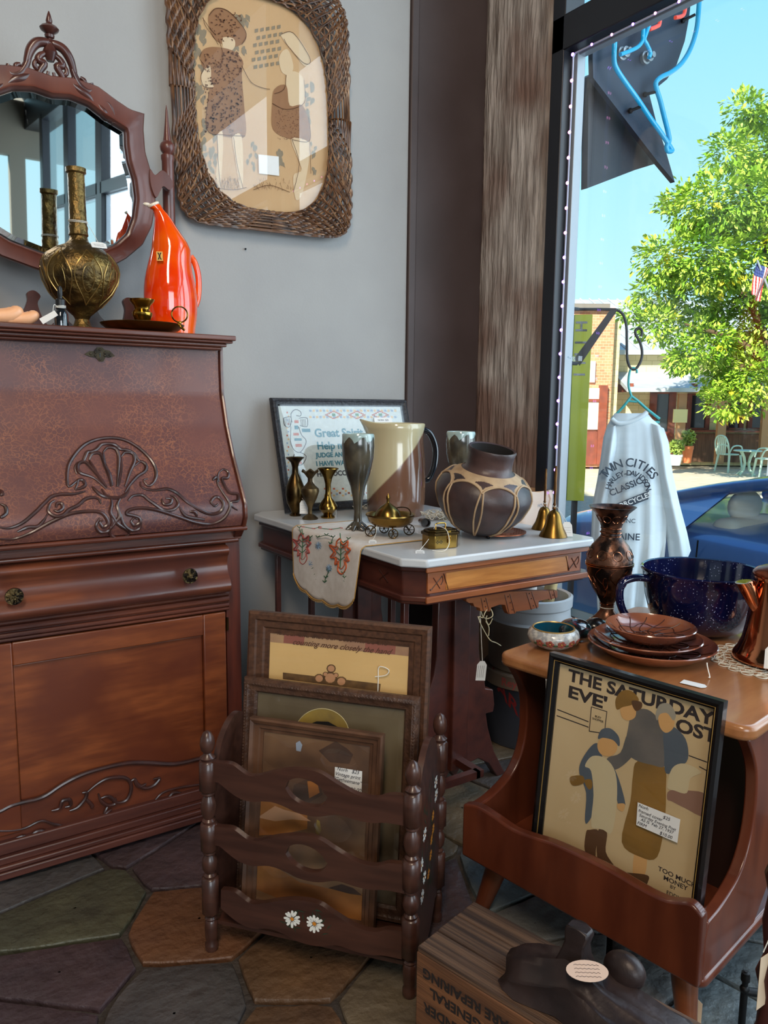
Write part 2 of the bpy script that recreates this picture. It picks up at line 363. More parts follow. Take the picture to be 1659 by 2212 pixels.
D0 = 20.8
# cream cafe building
o0 = ex(1325, 1008, D0); cafe = thing('cafe_building', 'cream block cafe building with a grey metal roof across the street', 'building', OA @ Vector((o0[0], D0, GZ)), -YAW)
b = MB(); b.mats = []; eb(b, 1322, 764, 1900, 1009, D0, 6, M_cb); b.build('wall', None, cafe)
# roof slopes up and back from the eave
a0 = ex(1318, 768, D0); a1 = ex(1900, 768, D0); hh = ex(1318, 655, D0+7)[1]
r_ = MB(OA); r_.add([(a0[0], D0-.4, a0[1]), (a1[0], D0-.4, a1[1]), (a1[0], D0+7, hh), (a0[0]+.3, D0+7, hh), (a0[0], D0-.4, a0[1]+.12), (a1[0], D0-.4, a1[1]+.12), (a1[0], D0+7, hh+.12), (a0[0]+.3, D0+7, hh+.12)],
                    [(0, 3, 2, 1), (4, 5, 6, 7), (0, 1, 5, 4), (2, 3, 7, 6), (0, 4, 7, 3), (1, 2, 6, 5)], M_roof)
for i in range(22):
    t = i/22; x0_ = a0[0]+(a1[0]-a0[0])*t
    r_.tube([(x0_, D0-.4, a0[1]+.14), (x0_+.2, D0+7, hh+.14)], .03, 4, M_roof)
r_.build('roof', None, cafe)
b = MB(); b.mats = []
for sx in (1362, 1500, 1640): eb(b, sx, 828, sx+6, 846, D0-1.2, 1.2, M_rw)
A0 = ex(1355, 838, D0-1.3); A1 = ex(1900, 838, D0-1.3)
b.add([OA @ Vector(p) for p in [(A0[0], D0-1.3, A0[1]-.1), (A1[0], D0-1.3, A1[1]-.1), (A1[0], D0, A1[1]+.35), (A0[0], D0, A0[1]+.35), (A0[0], D0-1.3, A0[1]), (A1[0], D0-1.3, A1[1]), (A1[0], D0, A1[1]+.45), (A0[0], D0, A0[1]+.45)]],
      [(0, 3, 2, 1), (4, 5, 6, 7), (0, 1, 5, 4), (2, 3, 7, 6), (0, 4, 7, 3), (1, 2, 6, 5)], M_roof)
eb(b, 1362, 842, 1900, 852, D0-1.25, .1, M_rw); b.build('awning', None, cafe)
M_dkgl = mat('dark_glass', (40, 44, 50), .1)
def win(x0, y0, x1, y1, nm='window', t=4):
    b = MB(); b.mats = []; eb(b, x0, y0, x1, y0+t, D0-.06, .1, M_rw); eb(b, x0, y1-t, x1, y1, D0-.06, .1, M_rw); eb(b, x0, y0, x0+t, y1, D0-.06, .1, M_rw); eb(b, x1-t, y0, x1, y1, D0-.06, .1, M_rw)
    f = b.build(nm, None, cafe); b = MB(); eb(b, x0+t, y0+t, x1-t, y1-t, D0-.02, .04); b.build('pane', M_dkgl, f); return f
dr = win(1406, 846, 1452, 1006, 'door', 5); b = MB(); eb(b, 1411, 932, 1447, 1002, D0-.05, .05); b.build('door_panel', M_rw, dr)
win(1487, 850, 1532, 928); win(1570, 850, 1606, 928); win(1620, 850, 1655, 928); win(1670, 850, 1720, 928)
b = MB(); b.mats = []; eb(b, 1494, 929, 1900, 937, D0-.5, .5, M_rw); b.build('counter', None, cafe)
b = MB(); eb(b, 1496, 937, 1900, 1002, D0-.16, .16); b.build('skirt', mat('brown_siding', (120, 84, 60), .7, c2=(92, 62, 44), sc=5, st=(6, 6, .4)), cafe)
for x0 in (1468, 1556, 1652):
    b = MB(); eb(b, x0, 850, x0+7, 1003, D0-1.1, .12); b.build('post', mat('porch_post', (176, 130, 88), .7), cafe)
b = MB(); eb(b, 1456, 884, 1484, 913, D0-1.2, .05); b.build('sign_board', mat('cream_sign', (232, 214, 150), .7), cafe)
# brick building
bl = thing('brick_building', 'red brick building with a flat parapet at left of the cafe', 'building', OA @ Vector((*ex(1290, 1009, 19.5)[:1], 19.5, GZ)), -YAW)
b = MB(); eb(b, 1225, 664, 1312, 1009, 19.5, 5); b.build('wall', M_rb, bl)
b = MB(); eb(b, 1225, 655, 1318, 666, 19.3, 5); b.build('parapet_cap', mat('grey_cap', (120, 112, 104), .7), bl)
b = MB(); eb(b, 1313, 690, 1325, 1008, 19.8, .4); b.build('corner_pier', M_cb, bl)
for nm, bx in (('window', (1268, 838, 1297, 862)), ('window', (1268, 868, 1297, 928)), ('window', (1270, 780, 1285, 826))):
    b = MB(); eb(b, *bx, 19.42, .1); b.build(nm, mat('blind', (238, 214, 190), .6), bl)
b = MB(); b.mats = []; eb(b, 1297, 832, 1305, 1003, 19.35, .2, M_rw); eb(b, 1264, 932, 1300, 1003, 19.4, .15, M_rw); eb(b, 1266, 862, 1298, 868, 19.38, .1, M_rw); b.build('door_surround', None, bl)
# planters
M_leaf = mat('leaf_green', (112, 140, 52), .6, c2=(160, 176, 84), sc=9)
def leaves(b, c, rad, n, size, m, M=None, squash=1.0):
    for _ in range(n):
        while True:
            p = Vector((rnd.uniform(-1, 1), rnd.uniform(-1, 1), rnd.uniform(-1, 1)))
            if p.length < 1: break
        p = Vector((p.x*rad[0], p.y*rad[1], p.z*rad[2]))+Vector(c)
        a = Vector((rnd.gauss(0, 1), rnd.gauss(0, 1), rnd.gauss(0, .7)-.3)).normalized(); q = a.orthogonal().normalized(); q = (Matrix.Rotation(rnd.uniform(0, 6.3), 3, a) @ q)
        s_ = size*rnd.uniform(.6, 1.3); b.add([p-a*s_, p+q*s_*.34, p+a*s_, p-q*s_*.34], [(0, 1, 2, 3)], m, M)
def planter(x, yb, yt, yp, hw, d, pm, label, n):
    s0, z0 = ex(x, yb, d); s1, zt = ex(x, yt, d); wdt = hw*d/FPX
    t = thing('potted_plant', label, 'plant', OA @ Vector((s0, d, z0)), -YAW)
    h = zt-z0; MB(OA).lathe([(wdt*.75, z0), (wdt, zt-h*.2), (wdt*1.06, zt-h*.2), (wdt*1.06, zt), (wdt*.9, zt), (wdt*.85, zt-.06), (.001, zt-.06)], (s0, d, 0), 20).build('pot', pm, t)
    zp = ex(x, yp, d)[1]; b = MB(OA); leaves(b, (s0, d, (zt+zp)/2), (wdt*1.2, wdt*1.2, (zp-zt)/2), n, .07, M_leaf)
    b.tube([(s0, d, zt-.05), (s0, d, (zt+zp)/2)], .015, 5, M_leaf); b.build('foliage', None, t, smooth=0); return t
planter(1458, 1005, 982, 948, 14, 18.3, mat('white_pot', (210, 214, 212), .6), 'low plant in a round white pot outside the cafe', 260)
planter(1484, 1000, 963, 928, 11, 18.5, mat('terracotta', (206, 116, 70), .7), 'tall leafy plant in a terracotta pot outside the cafe', 300)
# plastic chairs and table
M_pl = mat('pale_green_plastic', (196, 222, 204), .5)
def pchair(x, y, d, rz, label):
    s0 = ex(x, y, d)[0]; t = thing('patio_chair', label, 'chair', OA @ Vector((s0, d, GZ)), 0, 'patio chairs outside the cafe'); t.matrix_world = WM[t.name] = OA @ Fm((s0, d, GZ), rz)
    T = WM[t.name]
    MB(T).lathe([(.001, .42), (.2, .42), (.22, .43), (.22, .45), (.001, .44)], n=16, ell=1).build('seat', M_pl, t)
    for ax in (-1, 1):
        for ay in (-1, 1): MB(T).tube([(ax*.18, ay*.17, .43), (ax*.23, ay*.22, 0)], [.028, .02], 6).build('leg', M_pl, t)
        MB(T).tube(curve([(ax*.2, .2, .45), (ax*.24, .12, .64), (ax*.24, -.12, .64), (ax*.21, -.2, .45)]), .018, 6).build('armrest', M_pl, t)
    b = MB(T)
    b.tube(curve([(-.2, .2, .44), (-.22, .26, .7), (-.12, .29, .88), (.12, .29, .88), (.22, .26, .7), (.2, .2, .44)]), .02, 6)
    for k in range(-2, 3): b.box((k*.065, .26, .65), (.035, .012, .44))
    b.build('backrest', M_pl, t)
pchair(1574, 1003, 19.1, 1.9, 'pale green plastic chair facing the round cafe table from its left'); pchair(1656, 1003, 17.6, -1.7, 'pale green plastic chair at the right of the round cafe table, cut by the frame')
ts = ex(1613, 1003, 18.3)[0]; t = thing('patio_table', 'round pale green plastic table between the two patio chairs', 'table', OA @ Vector((ts, 18.3, GZ)), -YAW)
MB(OA).lathe([(.001, .56), (.31, .56), (.32, .575), (.3, .59), (.001, .59)], (ts, 18.3, GZ), 24).build('tabletop', M_pl, t)
for k in range(4):
    a = k*PI/2+.5; c_, s_ = math.cos(a), math.sin(a)
    MB(OA).tube([(ts+r*c_, 18.3+r*s_, GZ+z) for r, z in ((.2, .56), (.1, .42), (.06, .28), (.1, .12), (.24, 0))], .025, 6).build('leg', M_pl, t)
# tree
tr = thing('street_tree', 'tall sunlit green leafy tree standing across the street before the cafe', 'tree', OA @ Vector((ex(1700, 900, 15.5)[0], 15.5, GZ)), -YAW)
MLF = [mat('tree_leaf', (140, 178, 44), .55, c2=(186, 208, 84), sc=2), mat('tree_leaf_deep', (104, 150, 34), .55, c2=(140, 176, 50), sc=2), mat('tree_leaf_yellow', (232, 214, 50), .55)]
for m_ in MLF:
    m_.node_tree.nodes['Principled BSDF'].inputs['Subsurface Weight'].default_value = 0
b = MB(OA)
for m_ in MLF: b._m(m_)
blobs = [(1610, 240, 38), (1575, 330, 46), (1640, 320, 60), (1500, 450, 60), (1560, 430, 75), (1640, 430, 80), (1440, 560, 60), (1520, 560, 85), (1610, 560, 95), (1680, 500, 90),
         (1420, 640, 50), (1500, 650, 80), (1590, 680, 95), (1670, 700, 90), (1360, 675, 22), (1420, 700, 45), (1520, 740, 60), (1600, 790, 70), (1570, 870, 45), (1640, 820, 80), (1480, 770, 38), (1465, 790, 20), (1545, 820, 40), (1720, 350, 90), (1750, 600, 120), (1440, 445, 22), (1640, 250, 30)]
for x, y, r in blobs:
    d = 15.5+rnd.uniform(-.9, .9); s0, z0 = ex(x, y, d); R = r*d/FPX
    # sprays of leaves on the shell of each bough
    for _ in range(int(8+R*R*300)):
        v = Vector((rnd.gauss(0, 1), rnd.gauss(0, 1), rnd.gauss(0, 1))).normalized()*R*rnd.uniform(.55, 1.05)
        c = Vector((s0, d, z0))+Vector((v.x, v.y, v.z*.85)); m_ = MLF[0] if rnd.random() < .62 else MLF[1]
        if rnd.random() < .02: m_ = MLF[2]
        out = (v.normalized()+Vector((0, 0, -.35))).normalized()
        for k in range(11):
            a = (out+Vector((rnd.gauss(0, .6), rnd.gauss(0, .6), rnd.gauss(0, .45)))).normalized(); p = c+Vector((rnd.gauss(0, .07), rnd.gauss(0, .07), rnd.gauss(0, .05)))
            q_ = a.cross(Vector((rnd.gauss(0, .5), rnd.gauss(0, .5), 1))).normalized(); L_ = rnd.uniform(.09, .16)
            b.add([p, p+a*L_*.5+q_*L_*.24, p+a*L_, p+a*L_*.5-q_*L_*.2], [(0, 1, 2, 3)], m_)
b.build('foliage', None, tr, smooth=0)
tx = ex(1700, 900, 15.5)[0]
b = MB(OA); b.tube([(tx, 15.5, GZ), (tx-.1, 15.5, 1.5), (tx-.3, 15.5, 3), (tx-.5, 15.5, 5)], [.2, .16, .12, .05], 10)
for x, y in [(1640, 430), (1520, 560), (1480, 700), (1590, 330), (1600, 790)]:
    s0, z0 = ex(x, y, 15.5); b.tube([(tx-.1, 15.5, 1.6), ((tx+s0)/2, 15.5, z0*.6+.8), (s0, 15.5, z0)], [.09, .06, .02], 7)
b.build('trunk', mat('bark', (96, 76, 54), .9), tr)
# distant green
b = MB(OA)
for x in range(1330, 1900, 24):
    s0, z0 = ex(x, 700+rnd.uniform(-8, 12), 34); leaves(b, (s0, 34, z0-.6), (1.0, .8, .9), 260, .16, MLF[1] if x % 48 else MLF[0])
tag(b.build('distant_treetops', None, None, OA @ Vector((ex(1500, 700, 34)[0], 34, GZ)), smooth=0), 'low line of dark green treetops showing over the metal roof', 'trees', kind='stuff')
# flag on a pole
fx, fz = ex(1622, 640, 12); fl_ = thing('flag', 'small striped flag on a pole in front of the tree', 'flag', OA @ Vector((ex(1640, 560, 12)[0], 12, GZ)), -YAW)
MB(OA).tube([(ex(1700, 480, 12)[0], 12, GZ), (*ex(1690, 700, 12)[:1], 12, ex(1690, 700, 12)[1]), (ex(1636, 562, 12)[0], 12, ex(1636, 562, 12)[1])], .015, 6).build('pole', M_alug, fl_)
Mr = mat('flag_red', (206, 60, 56), .7); Mw = mat('flag_white', (240, 238, 236), .7); Mb = mat('flag_blue', (52, 66, 120), .7)
b = MB(OA); b._m(Mr); b._m(Mw); b._m(Mb)
q0, q1, q2, q3 = [Vector((ex(x, y, 12)[0], 12, ex(x, y, 12)[1])) for x, y in ((1637, 562), (1662, 590), (1640, 652), (1624, 636))]
n1, n2 = 13, 10
for j in range(n2):
    for i in range(n1):
        def pt(u, v):
            p = (q0*(1-u)+q1*u)*(1-v)+(q3*(1-u)+q2*u)*v; p.y += .06*math.sin(u*7+v*3); return p
        u0, u1, v0, v1 = i/n1, (i+1)/n1, j/n2, (j+1)/n2
        m_ = Mb if (i < 7 and j < 4) else (Mr if i % 2 == 0 else Mw)
        b.add([pt(u0, v0), pt(u1, v0), pt(u1, v1), pt(u0, v1)], [(0, 1, 2, 3)], m_)
b.build('cloth', None, fl_, solid=.004)
# ================================================================ writing desk
DX0, DX1, DXC = .115, .765, .44
desk = thing('secretary_desk', 'reddish brown slant-front writing desk with shell carving and crazed varnish at left', 'desk', (DXC, 2.05, 0))
FFp = [(1.225, 1.912), (1.16, 1.912), (1.10, 1.908), (1.02, 1.881), (.942, 1.841), (.886, 1.805), (.831, 1.770), (.796, 1.768), (.765, 1.785)]
def yf(z):
    for (z0, y0), (z1, y1) in zip(FFp, FFp[1:]):
        if z >= z1: return y0+(y1-y0)*(z0-z)/(z0-z1)
    return FFp[-1][1]
def FF(x, y, lift=0):
    Y = 1.83
    for _ in range(8): p = aY(x, y, Y); Y = yf(p.z)-lift
    return aY(x, y, Y)
M_crz = mat('crazed_varnish', (100, 60, 54), .38, c2=(114, 68, 58), sc=6, coat=.15, c3=(86, 54, 54), sc3=4)
# fine crackle of the old varnish
n = M_crz.node_tree; tcn = n.nodes['Texture Coordinate']; vo = n.nodes.new('ShaderNodeTexVoronoi'); vo.feature = 'DISTANCE_TO_EDGE'; vo.inputs['Scale'].default_value = 95
ns = n.nodes.new('ShaderNodeTexNoise'); ns.inputs['Scale'].default_value = 40; mxv = n.nodes.new('ShaderNodeMix'); mxv.data_type = 'VECTOR'; mxv.inputs[0].default_value = .03
n.links.new(tcn.outputs['Object'], ns.inputs['Vector']); n.links.new(tcn.outputs['Object'], mxv.inputs[4]); n.links.new(ns.outputs['Color'], mxv.inputs[5]); n.links.new(mxv.outputs[1], vo.inputs['Vector'])
n2 = n.nodes.new('ShaderNodeTexNoise'); n2.inputs['Scale'].default_value = 7; n.links.new(tcn.outputs['Object'], n2.inputs['Vector'])
r1 = n.nodes.new('ShaderNodeValToRGB'); r1.color_ramp.elements[0].position = .02; r1.color_ramp.elements[1].position = .09; r1.color_ramp.elements[0].color = (1, 1, 1, 1); r1.color_ramp.elements[1].color = (0, 0, 0, 1); n.links.new(vo.outputs['Distance'], r1.inputs[0])
r2 = n.nodes.new('ShaderNodeValToRGB'); r2.color_ramp.elements[0].position = .38; r2.color_ramp.elements[1].position = .62; n.links.new(n2.outputs['Fac'], r2.inputs[0])
mu = n.nodes.new('ShaderNodeMath'); mu.operation = 'MULTIPLY'; n.links.new(r1.outputs[0], mu.inputs[0]); n.links.new(r2.outputs[0], mu.inputs[1])
bs = n.nodes['Principled BSDF']; old = bs.inputs['Base Color'].links[0].from_socket; mm = n.nodes.new('ShaderNodeMix'); mm.data_type = 'RGBA'; n.links.new(mu.outputs[0], mm.inputs[0]); n.links.new(old, mm.inputs[6]); mm.inputs[7].default_value = lin((138, 86, 64)); n.links.new(mm.outputs[2], bs.inputs['Base Color'])
# carcass: two shaped side panels, back, stiles, rails, bottom
side = [(2.33, .02), (2.33, 1.228), (1.93, 1.228)]+[(y+.004, z) for z, y in FFp]+[(1.81, .742), (1.832, .735), (1.832, .02)]
b = MB(axes((DX1, 0, 0), (0, 1, 0), (0, 0, 1))); b.prism(side, 0, -.022); b.build('side_panel', M_mahv, desk, bevel=.003); b = MB(axes((DX0, 0, 0), (0, 1, 0), (0, 0, 1))); b.prism(side, 0, .022); b.build('side_panel', M_mahv, desk, bevel=.003)
b = MB(); b.bb((DX0, 2.31, .02), (DX1, 2.33, 1.22)); b.bb((DX1-.04, 1.824, .02), (DX1-.001, 1.85, .74)); b.bb((DX0+.001, 1.824, .02), (DX0+.04, 1.85, .74)); b.bb((DX0, 1.83, .06), (DX1, 2.32, .08))
b.build('carcass', M_mahv, desk, bevel=.002)
b = MB(); b.bb((DX0, 1.815, .735), (DX1, 1.9, .764)); b.tube([(DX0+.01, 1.812, .734), (DX1-.01, 1.812, .734)], .006); b.build('rail', M_mah, desk, bevel=.003)
# top with stepped moulding
b = MB()
for o_, z0, z1 in ((.012, 1.233, 1.2455), (.006, 1.2265, 1.233), (-.006, 1.218, 1.2265), (-.016, 1.211, 1.218)): b.bb((DX0-o_, 1.868-o_, z0), (DX1+o_, 2.335, z1))
b.build('top', M_mah, desk, bevel=.003, seg=3)
# curved fall front
b = MB(); rings = []
for z, y in [(z, yf(z)) for z in [1.212-.0112*i for i in range(40)]]: rings.append([(DX0+.012, y, z), (DX1-.014, y, z), (DX1-.014, y+.02, z), (DX0+.012, y+.02, z)])
b.loft(rings); ff = b.build('fall_front', M_crz, desk, smooth=30, bevel=.002)
b = MB()
b.tube([(DX1-.008, yf(z)-.002, z) for z in [1.212-.0112*i for i in range(40)]], .005, 8); b.tube([(DX0+.006, yf(z)-.002, z) for z in [1.212-.0112*i for i in range(40)]], .005, 8)
b.tube([(DX0, yf(.768)-.002, .768), (DX1, yf(.768)-.002, .768)], .006); b.build('edge_bead', M_mah, ff)
def zc(pts, ox=0, oy=700, s=2.963): return [(ox+x/s, oy+y/s) for x, y in pts]
cv = [  # carved rope lines and scrolls traced on the fall front
    [(480, 1060), (500, 1000), (440, 1040), (430, 960), (450, 880), (520, 790), (600, 745), (700, 728), (790, 740), (870, 780), (940, 840), (985, 900), (1000, 960), (985, 1010), (950, 1035), (920, 1000), (945, 990)],
    [(480, 1060), (520, 1050), (545, 1030), (530, 1000), (500, 1000), (495, 1030)],
    [(545, 1070), (490, 1085), (440, 1090), (390, 1090), (330, 1105), (280, 1150), (220, 1210), (140, 1275), (60, 1305), (0, 1300)],
    [(900, 1010), (905, 1040), (950, 1060), (1010, 1062), (1070, 1055), (1130, 1080), (1200, 1140), (1280, 1190), (1350, 1215), (1410, 1200), (1430, 1150), (1400, 1110), (1370, 1110), (1350, 1140), (1375, 1165), (1395, 1150)],
    [(0, 1375), (90, 1375), (200, 1335), (330, 1265), (450, 1215), (560, 1200), (640, 1205), (680, 1240), (690, 1280), (660, 1300), (640, 1270), (660, 1255)],
    [(640, 1240), (615, 1290), (640, 1330), (690, 1325), (720, 1280), (715, 1230), (712, 1200)],
    [(880, 1250), (860, 1240), (840, 1265), (860, 1290), (895, 1270), (890, 1240), (850, 1225), (810, 1215), (830, 1190), (900, 1178), (1000, 1190), (1130, 1230), (1250, 1270), (1350, 1280), (1430, 1245), (1470, 1180), (1460, 1130), (1420, 1070), (1390, 1010), (1400, 950)],
    [(775, 1215), (790, 1280), (840, 1320), (890, 1310), (905, 1270)],
    [(680, 1055), (600, 985), (510, 950), (500, 900), (545, 885), (600, 940), (650, 1000), (685, 1045)],
    [(570, 870), (590, 830), (640, 830), (670, 900), (700, 980), (712, 1040)], [(570, 870), (620, 960), (680, 1040)],
    [(660, 820), (690, 790), (740, 800), (760, 850), (758, 940), (750, 1040)], [(660, 820), (670, 900), (700, 960), (720, 1035)],
    [(775, 850), (800, 822), (850, 830), (860, 880), (830, 950), (800, 1040)], [(775, 850), (770, 950), (755, 1040)],
    [(860, 910), (900, 880), (935, 905), (925, 945), (880, 975), (830, 1030), (800, 1080)],
    [(490, 960), (480, 920), (500, 890), (530, 880), (545, 850), (560, 820), (590, 815), (620, 800), (650, 770), (700, 765), (740, 775), (770, 800), (810, 805), (860, 830), (885, 870), (925, 890), (945, 940)],
    [(650, 1055), (680, 1100), (720, 1112), (770, 1110), (810, 1085), (830, 1040)], [(590, 1040), (640, 1090), (700, 1115)],
    [(712, 1115), (715, 1160), (708, 1210), (735, 1265), (700, 1320), (715, 1370)], [(770, 1115), (750, 1160), (765, 1230), (745, 1270), (800, 1310), (830, 1340)], [(700, 1345), (740, 1372), (790, 1370), (825, 1345)],
    [(645, 1150), (630, 1120), (590, 1110), (540, 1125), (500, 1160), (440, 1190), (400, 1225), (350, 1230), (310, 1200), (320, 1150), (350, 1130)], [(345, 1190), (370, 1200), (400, 1180), (395, 1150), (365, 1150), (360, 1175)], [(310, 1210), (250, 1290), (180, 1300), (110, 1330)],
    [(820, 1130), (850, 1100), (910, 1095), (950, 1125), (1000, 1160), (1050, 1190), (1110, 1185), (1140, 1150), (1120, 1110), (1090, 1095)], [(1035, 1120), (1050, 1155), (1090, 1150), (1095, 1120), (1060, 1115)], [(1140, 1160), (1180, 1220), (1240, 1240), (1310, 1250)], [(1215, 1200), (1250, 1205), (1260, 1235)],
    [(1360, 1000), (1385, 980), (1400, 1010)], [(1400, 950), (1430, 930), (1460, 950), (1455, 985), (1420, 990), (1440, 1040), (1470, 1080), (1520, 1090), (1520, 1130), (1480, 1140), (1490, 1170), (1520, 1190)],
    [(0, 1060), (15, 1085), (0, 1100)], [(0, 1150), (35, 1170), (40, 1210), (10, 1235), (0, 1230)]]
b = MB()
for c in cv:
    pts = curve([FF(x, y, .0005) for x, y in zc(c)], 5); n_ = len(pts)
    b.tube(pts, [.0044*(.45+.55*min(1, 4*min(i, n_-1-i)/n_)) for i in range(n_)], 8)
b.build('carving', M_carve, ff)
ES = mat('escutcheon_brass', (74, 62, 44), .4, metal=.8, c2=(40, 34, 28), sc=60)
ep = zc([(540, 193), (575, 172), (600, 175), (620, 150), (650, 148), (670, 165), (700, 170), (735, 205), (700, 215), (675, 212), (660, 240), (635, 240), (615, 215), (580, 210)])
P3 = [FF(x, y, .001) for x, y in ep]; c3 = sum(P3, Vector())/len(P3)
b = MB(); b.add([p+Vector((0, -.002, 0)) for p in P3]+P3, [tuple(range(14))]+[(i, (i+1) % 14, 14+(i+1) % 14, 14+i) for i in range(14)])
for x, y in zc([(580, 190), (610, 180), (610, 200), (640, 165), (640, 225), (672, 185), (672, 202), (705, 200)]): b.sphere(FF(x, y, .003), (.0032, .002, .0032), None, 8)
es = b.build('escutcheon', ES, ff); b = MB(); k = FF(*zc([(640, 190)])[0], .0035); b.sphere(k, (.0022, .0008, .0022), None, 8); b.box(k+Vector((0, 0, -.004)), (.0022, .001, .008)); b.build('keyhole', M_black, es)
# drawer with swelled front
b = MB(axes((0, 0, 0), (0, 1, 0), (0, 0, 1)))
pr = [(1.87, .604), (1.815, .604), (1.797, .612), (1.793, .622), (1.800, .640), (1.812, .656), (1.812, .670), (1.797, .688), (1.790, .702), (1.800, .712), (1.812, .716), (1.82, .728), (1.87, .728)]
pr = [(1.87, .604), (1.81, .604), (1.792, .609), (1.786, .622), (1.792, .638), (1.806, .655), (1.811, .675), (1.806, .694), (1.797, .708), (1.799, .718), (1.812, .722), (1.87, .722)]
pr2 = [tuple(p)[:2] for p in curve([(a, c, 0) for a, c in pr], 4, True)]
b.prism(pr2, .157, .724); dw = b.build('drawer', mat('drawer_veneer', (88, 44, 30), .3, c2=(120, 64, 40), sc=16, st=(.35, 4, 4), coat=.4, c3=(84, 46, 38), sc3=5), desk, smooth=50)
M_knob = mat('knob_brass', (120, 100, 66), .38, metal=.85, c2=(36, 30, 24), sc=95, lo=.42, hi=.55, bump=.8, bsc=110)
for kx in (.227, .615):
    b = MB(Fm((kx, 1.796, .662), 0, PI/2)); b.lathe([(.007, 0), (.006, .012), (.017, .014), (.019, .018), (.018, .022), (.0001, .024)], n=24)
    b.M = b.M @ Matrix()
    for k in range(7): a = k*2*PI/7; b.tube(curve([(.002*math.cos(a), .002*math.sin(a), .0245), (.009*math.cos(a+.35), .009*math.sin(a+.35), .0245), (.016*math.cos(a+.2), .016*math.sin(a+.2), .0225)]), .0016, 6)
    b.build('knob', M_knob, dw)
# moulding between drawer and door
b = MB(); b.bb((DX0+.03, 1.822, .552), (DX1-.034, 1.86, .604))
for z, r in ((.596, .006), (.582, .008), (.566, .006), (.556, .004)): b.tube([(DX0+.03, 1.82, z), (DX1-.036, 1.82, z)], r, 10)
b.build('moulding', M_mah, desk)
# cupboard door
b = MB(); b.bb((.157, 1.822, .10), (.222, 1.84, .548)); b.bb((.662, 1.822, .10), (.722, 1.84, .548)); b.bb((.222, 1.822, .494), (.662, 1.84, .548)); b.bb((.222, 1.832, .10), (.662, 1.842, .494))
door = b.build('door', M_door, desk, bevel=.003)
raw = zc([(-60, 1050), (0, 1035), (60, 1005), (130, 985), (200, 970), (260, 945), (350, 885), (450, 835), (560, 800), (700, 770), (820, 768), (940, 775), (1020, 765), (1100, 745), (1140, 742)], 0, 1350, 2.566)
arc = curve([aY(x, y, 1.826) for x, y in raw], 4)
b = MB(); poly = [(p.x, p.z) for p in arc]+[(.722, .085), (arc[0].x, .085)]
b.M = axes((0, 1.826, 0), (1, 0, 0), (0, 0, 1)); b.prism(poly, 0, -.012); b.M = Matrix()
b.build('apron', mat('apron_veneer', (84, 40, 26), .36, c2=(110, 54, 32), sc=18, st=(.5, 4, 1.6), coat=.2), door)
b = MB(); b.tube([p+Vector((0, -.001, .002)) for p in arc], .0055, 8)
lo_ = zc([(-40, 1140), (60, 1140), (140, 1125), (230, 1085), (300, 1105), (420, 1115), (560, 1100), (720, 1060), (830, 1000), (900, 930), (1000, 900), (1140, 880)], 0, 1350, 2.566)
b.tube(curve([aY(x, y, 1.824) for x, y in lo_], 4), .003, 8)
for c in ([(285, 1030), (330, 1015), (345, 975), (385, 970), (390, 1000), (360, 1010)], [(385, 1030), (430, 1010), (470, 965), (480, 930), (455, 930)], [(470, 960), (510, 1000), (500, 1015)], [(480, 930), (540, 880), (600, 850), (680, 845), (720, 870), (725, 920), (700, 970), (650, 985), (640, 960)],
          [(545, 935), (560, 975), (600, 1000), (640, 985), (600, 950), (560, 960)], [(600, 1000), (580, 1045), (620, 1020)], [(720, 870), (745, 855), (760, 880), (800, 905), (850, 890), (885, 850), (850, 855)], [(740, 855), (770, 895), (810, 880)],
          [(0, 1210), (40, 1240), (90, 1245), (100, 1220), (70, 1215)], [(90, 1180), (130, 1170), (160, 1190), (150, 1210), (120, 1195)], [(160, 1185), (190, 1150), (240, 1140), (290, 1170), (340, 1165), (340, 1145)], [(210, 1190), (240, 1180), (235, 1195)],
          [(890, 1000), (930, 960), (960, 930), (1000, 930)], [(960, 965), (980, 950), (995, 965), (975, 980)], [(1000, 930), (1040, 950), (1090, 950), (1120, 920)]):
    pts = curve([aY(x, y, 1.822) for x, y in zc(c, 0, 1350, 2.566)], 5); n_ = len(pts); b.tube(pts, [.0046*(.4+.6*min(1, 4*min(i, n_-1-i)/n_)) for i in range(n_)], 8)
b.build('carving', M_carve, door)
b = MB(); b.bb((.723, 1.8205, .498), (.7285, 1.826, .532)); b.tube([(.7258, 1.82, .498), (.7258, 1.82, .532)], .0022, 8); b.build('hinge', M_brassd, door)
b = MB()
for o_, z0, z1 in ((0, .012, .03), (-.004, .03, .042), (-.012, .042, .06), (-.022, .06, .09)): b.bb((DX0-.01, 1.79-o_, z0), (DX1-.06-.0+o_, 1.85, z1)); b.add(*(lambda y: ([(DX1-.06+o_, y, z0), (DX1+.005+o_, y+.05, z0), (DX1+.005+o_, 2.33, z0), (DX1-.06+o_, 2.33, z0), (DX1-.06+o_, y, z1), (DX1+.005+o_, y+.05, z1), (DX1+.005+o_, 2.33, z1), (DX1-.06+o_, 2.33, z1)], [(0, 3, 2, 1), (4, 5, 6, 7), (0, 1, 5, 4), (1, 2, 6, 5), (2, 3, 7, 6), (0, 4, 7, 3)]))(1.79-o_))
for x in (DX0+.02, DX1-.07):
    for y_ in (1.84, 2.27): MB().bb((x-.02, y_, 0), (x+.04, y_+.05, .012)).build('foot', M_mahv, desk)
b.build('plinth', mat('base_wood', (70, 36, 30), .4, c2=(92, 50, 40), sc=14, st=(.35, 4, 4)), desk, bevel=.003)
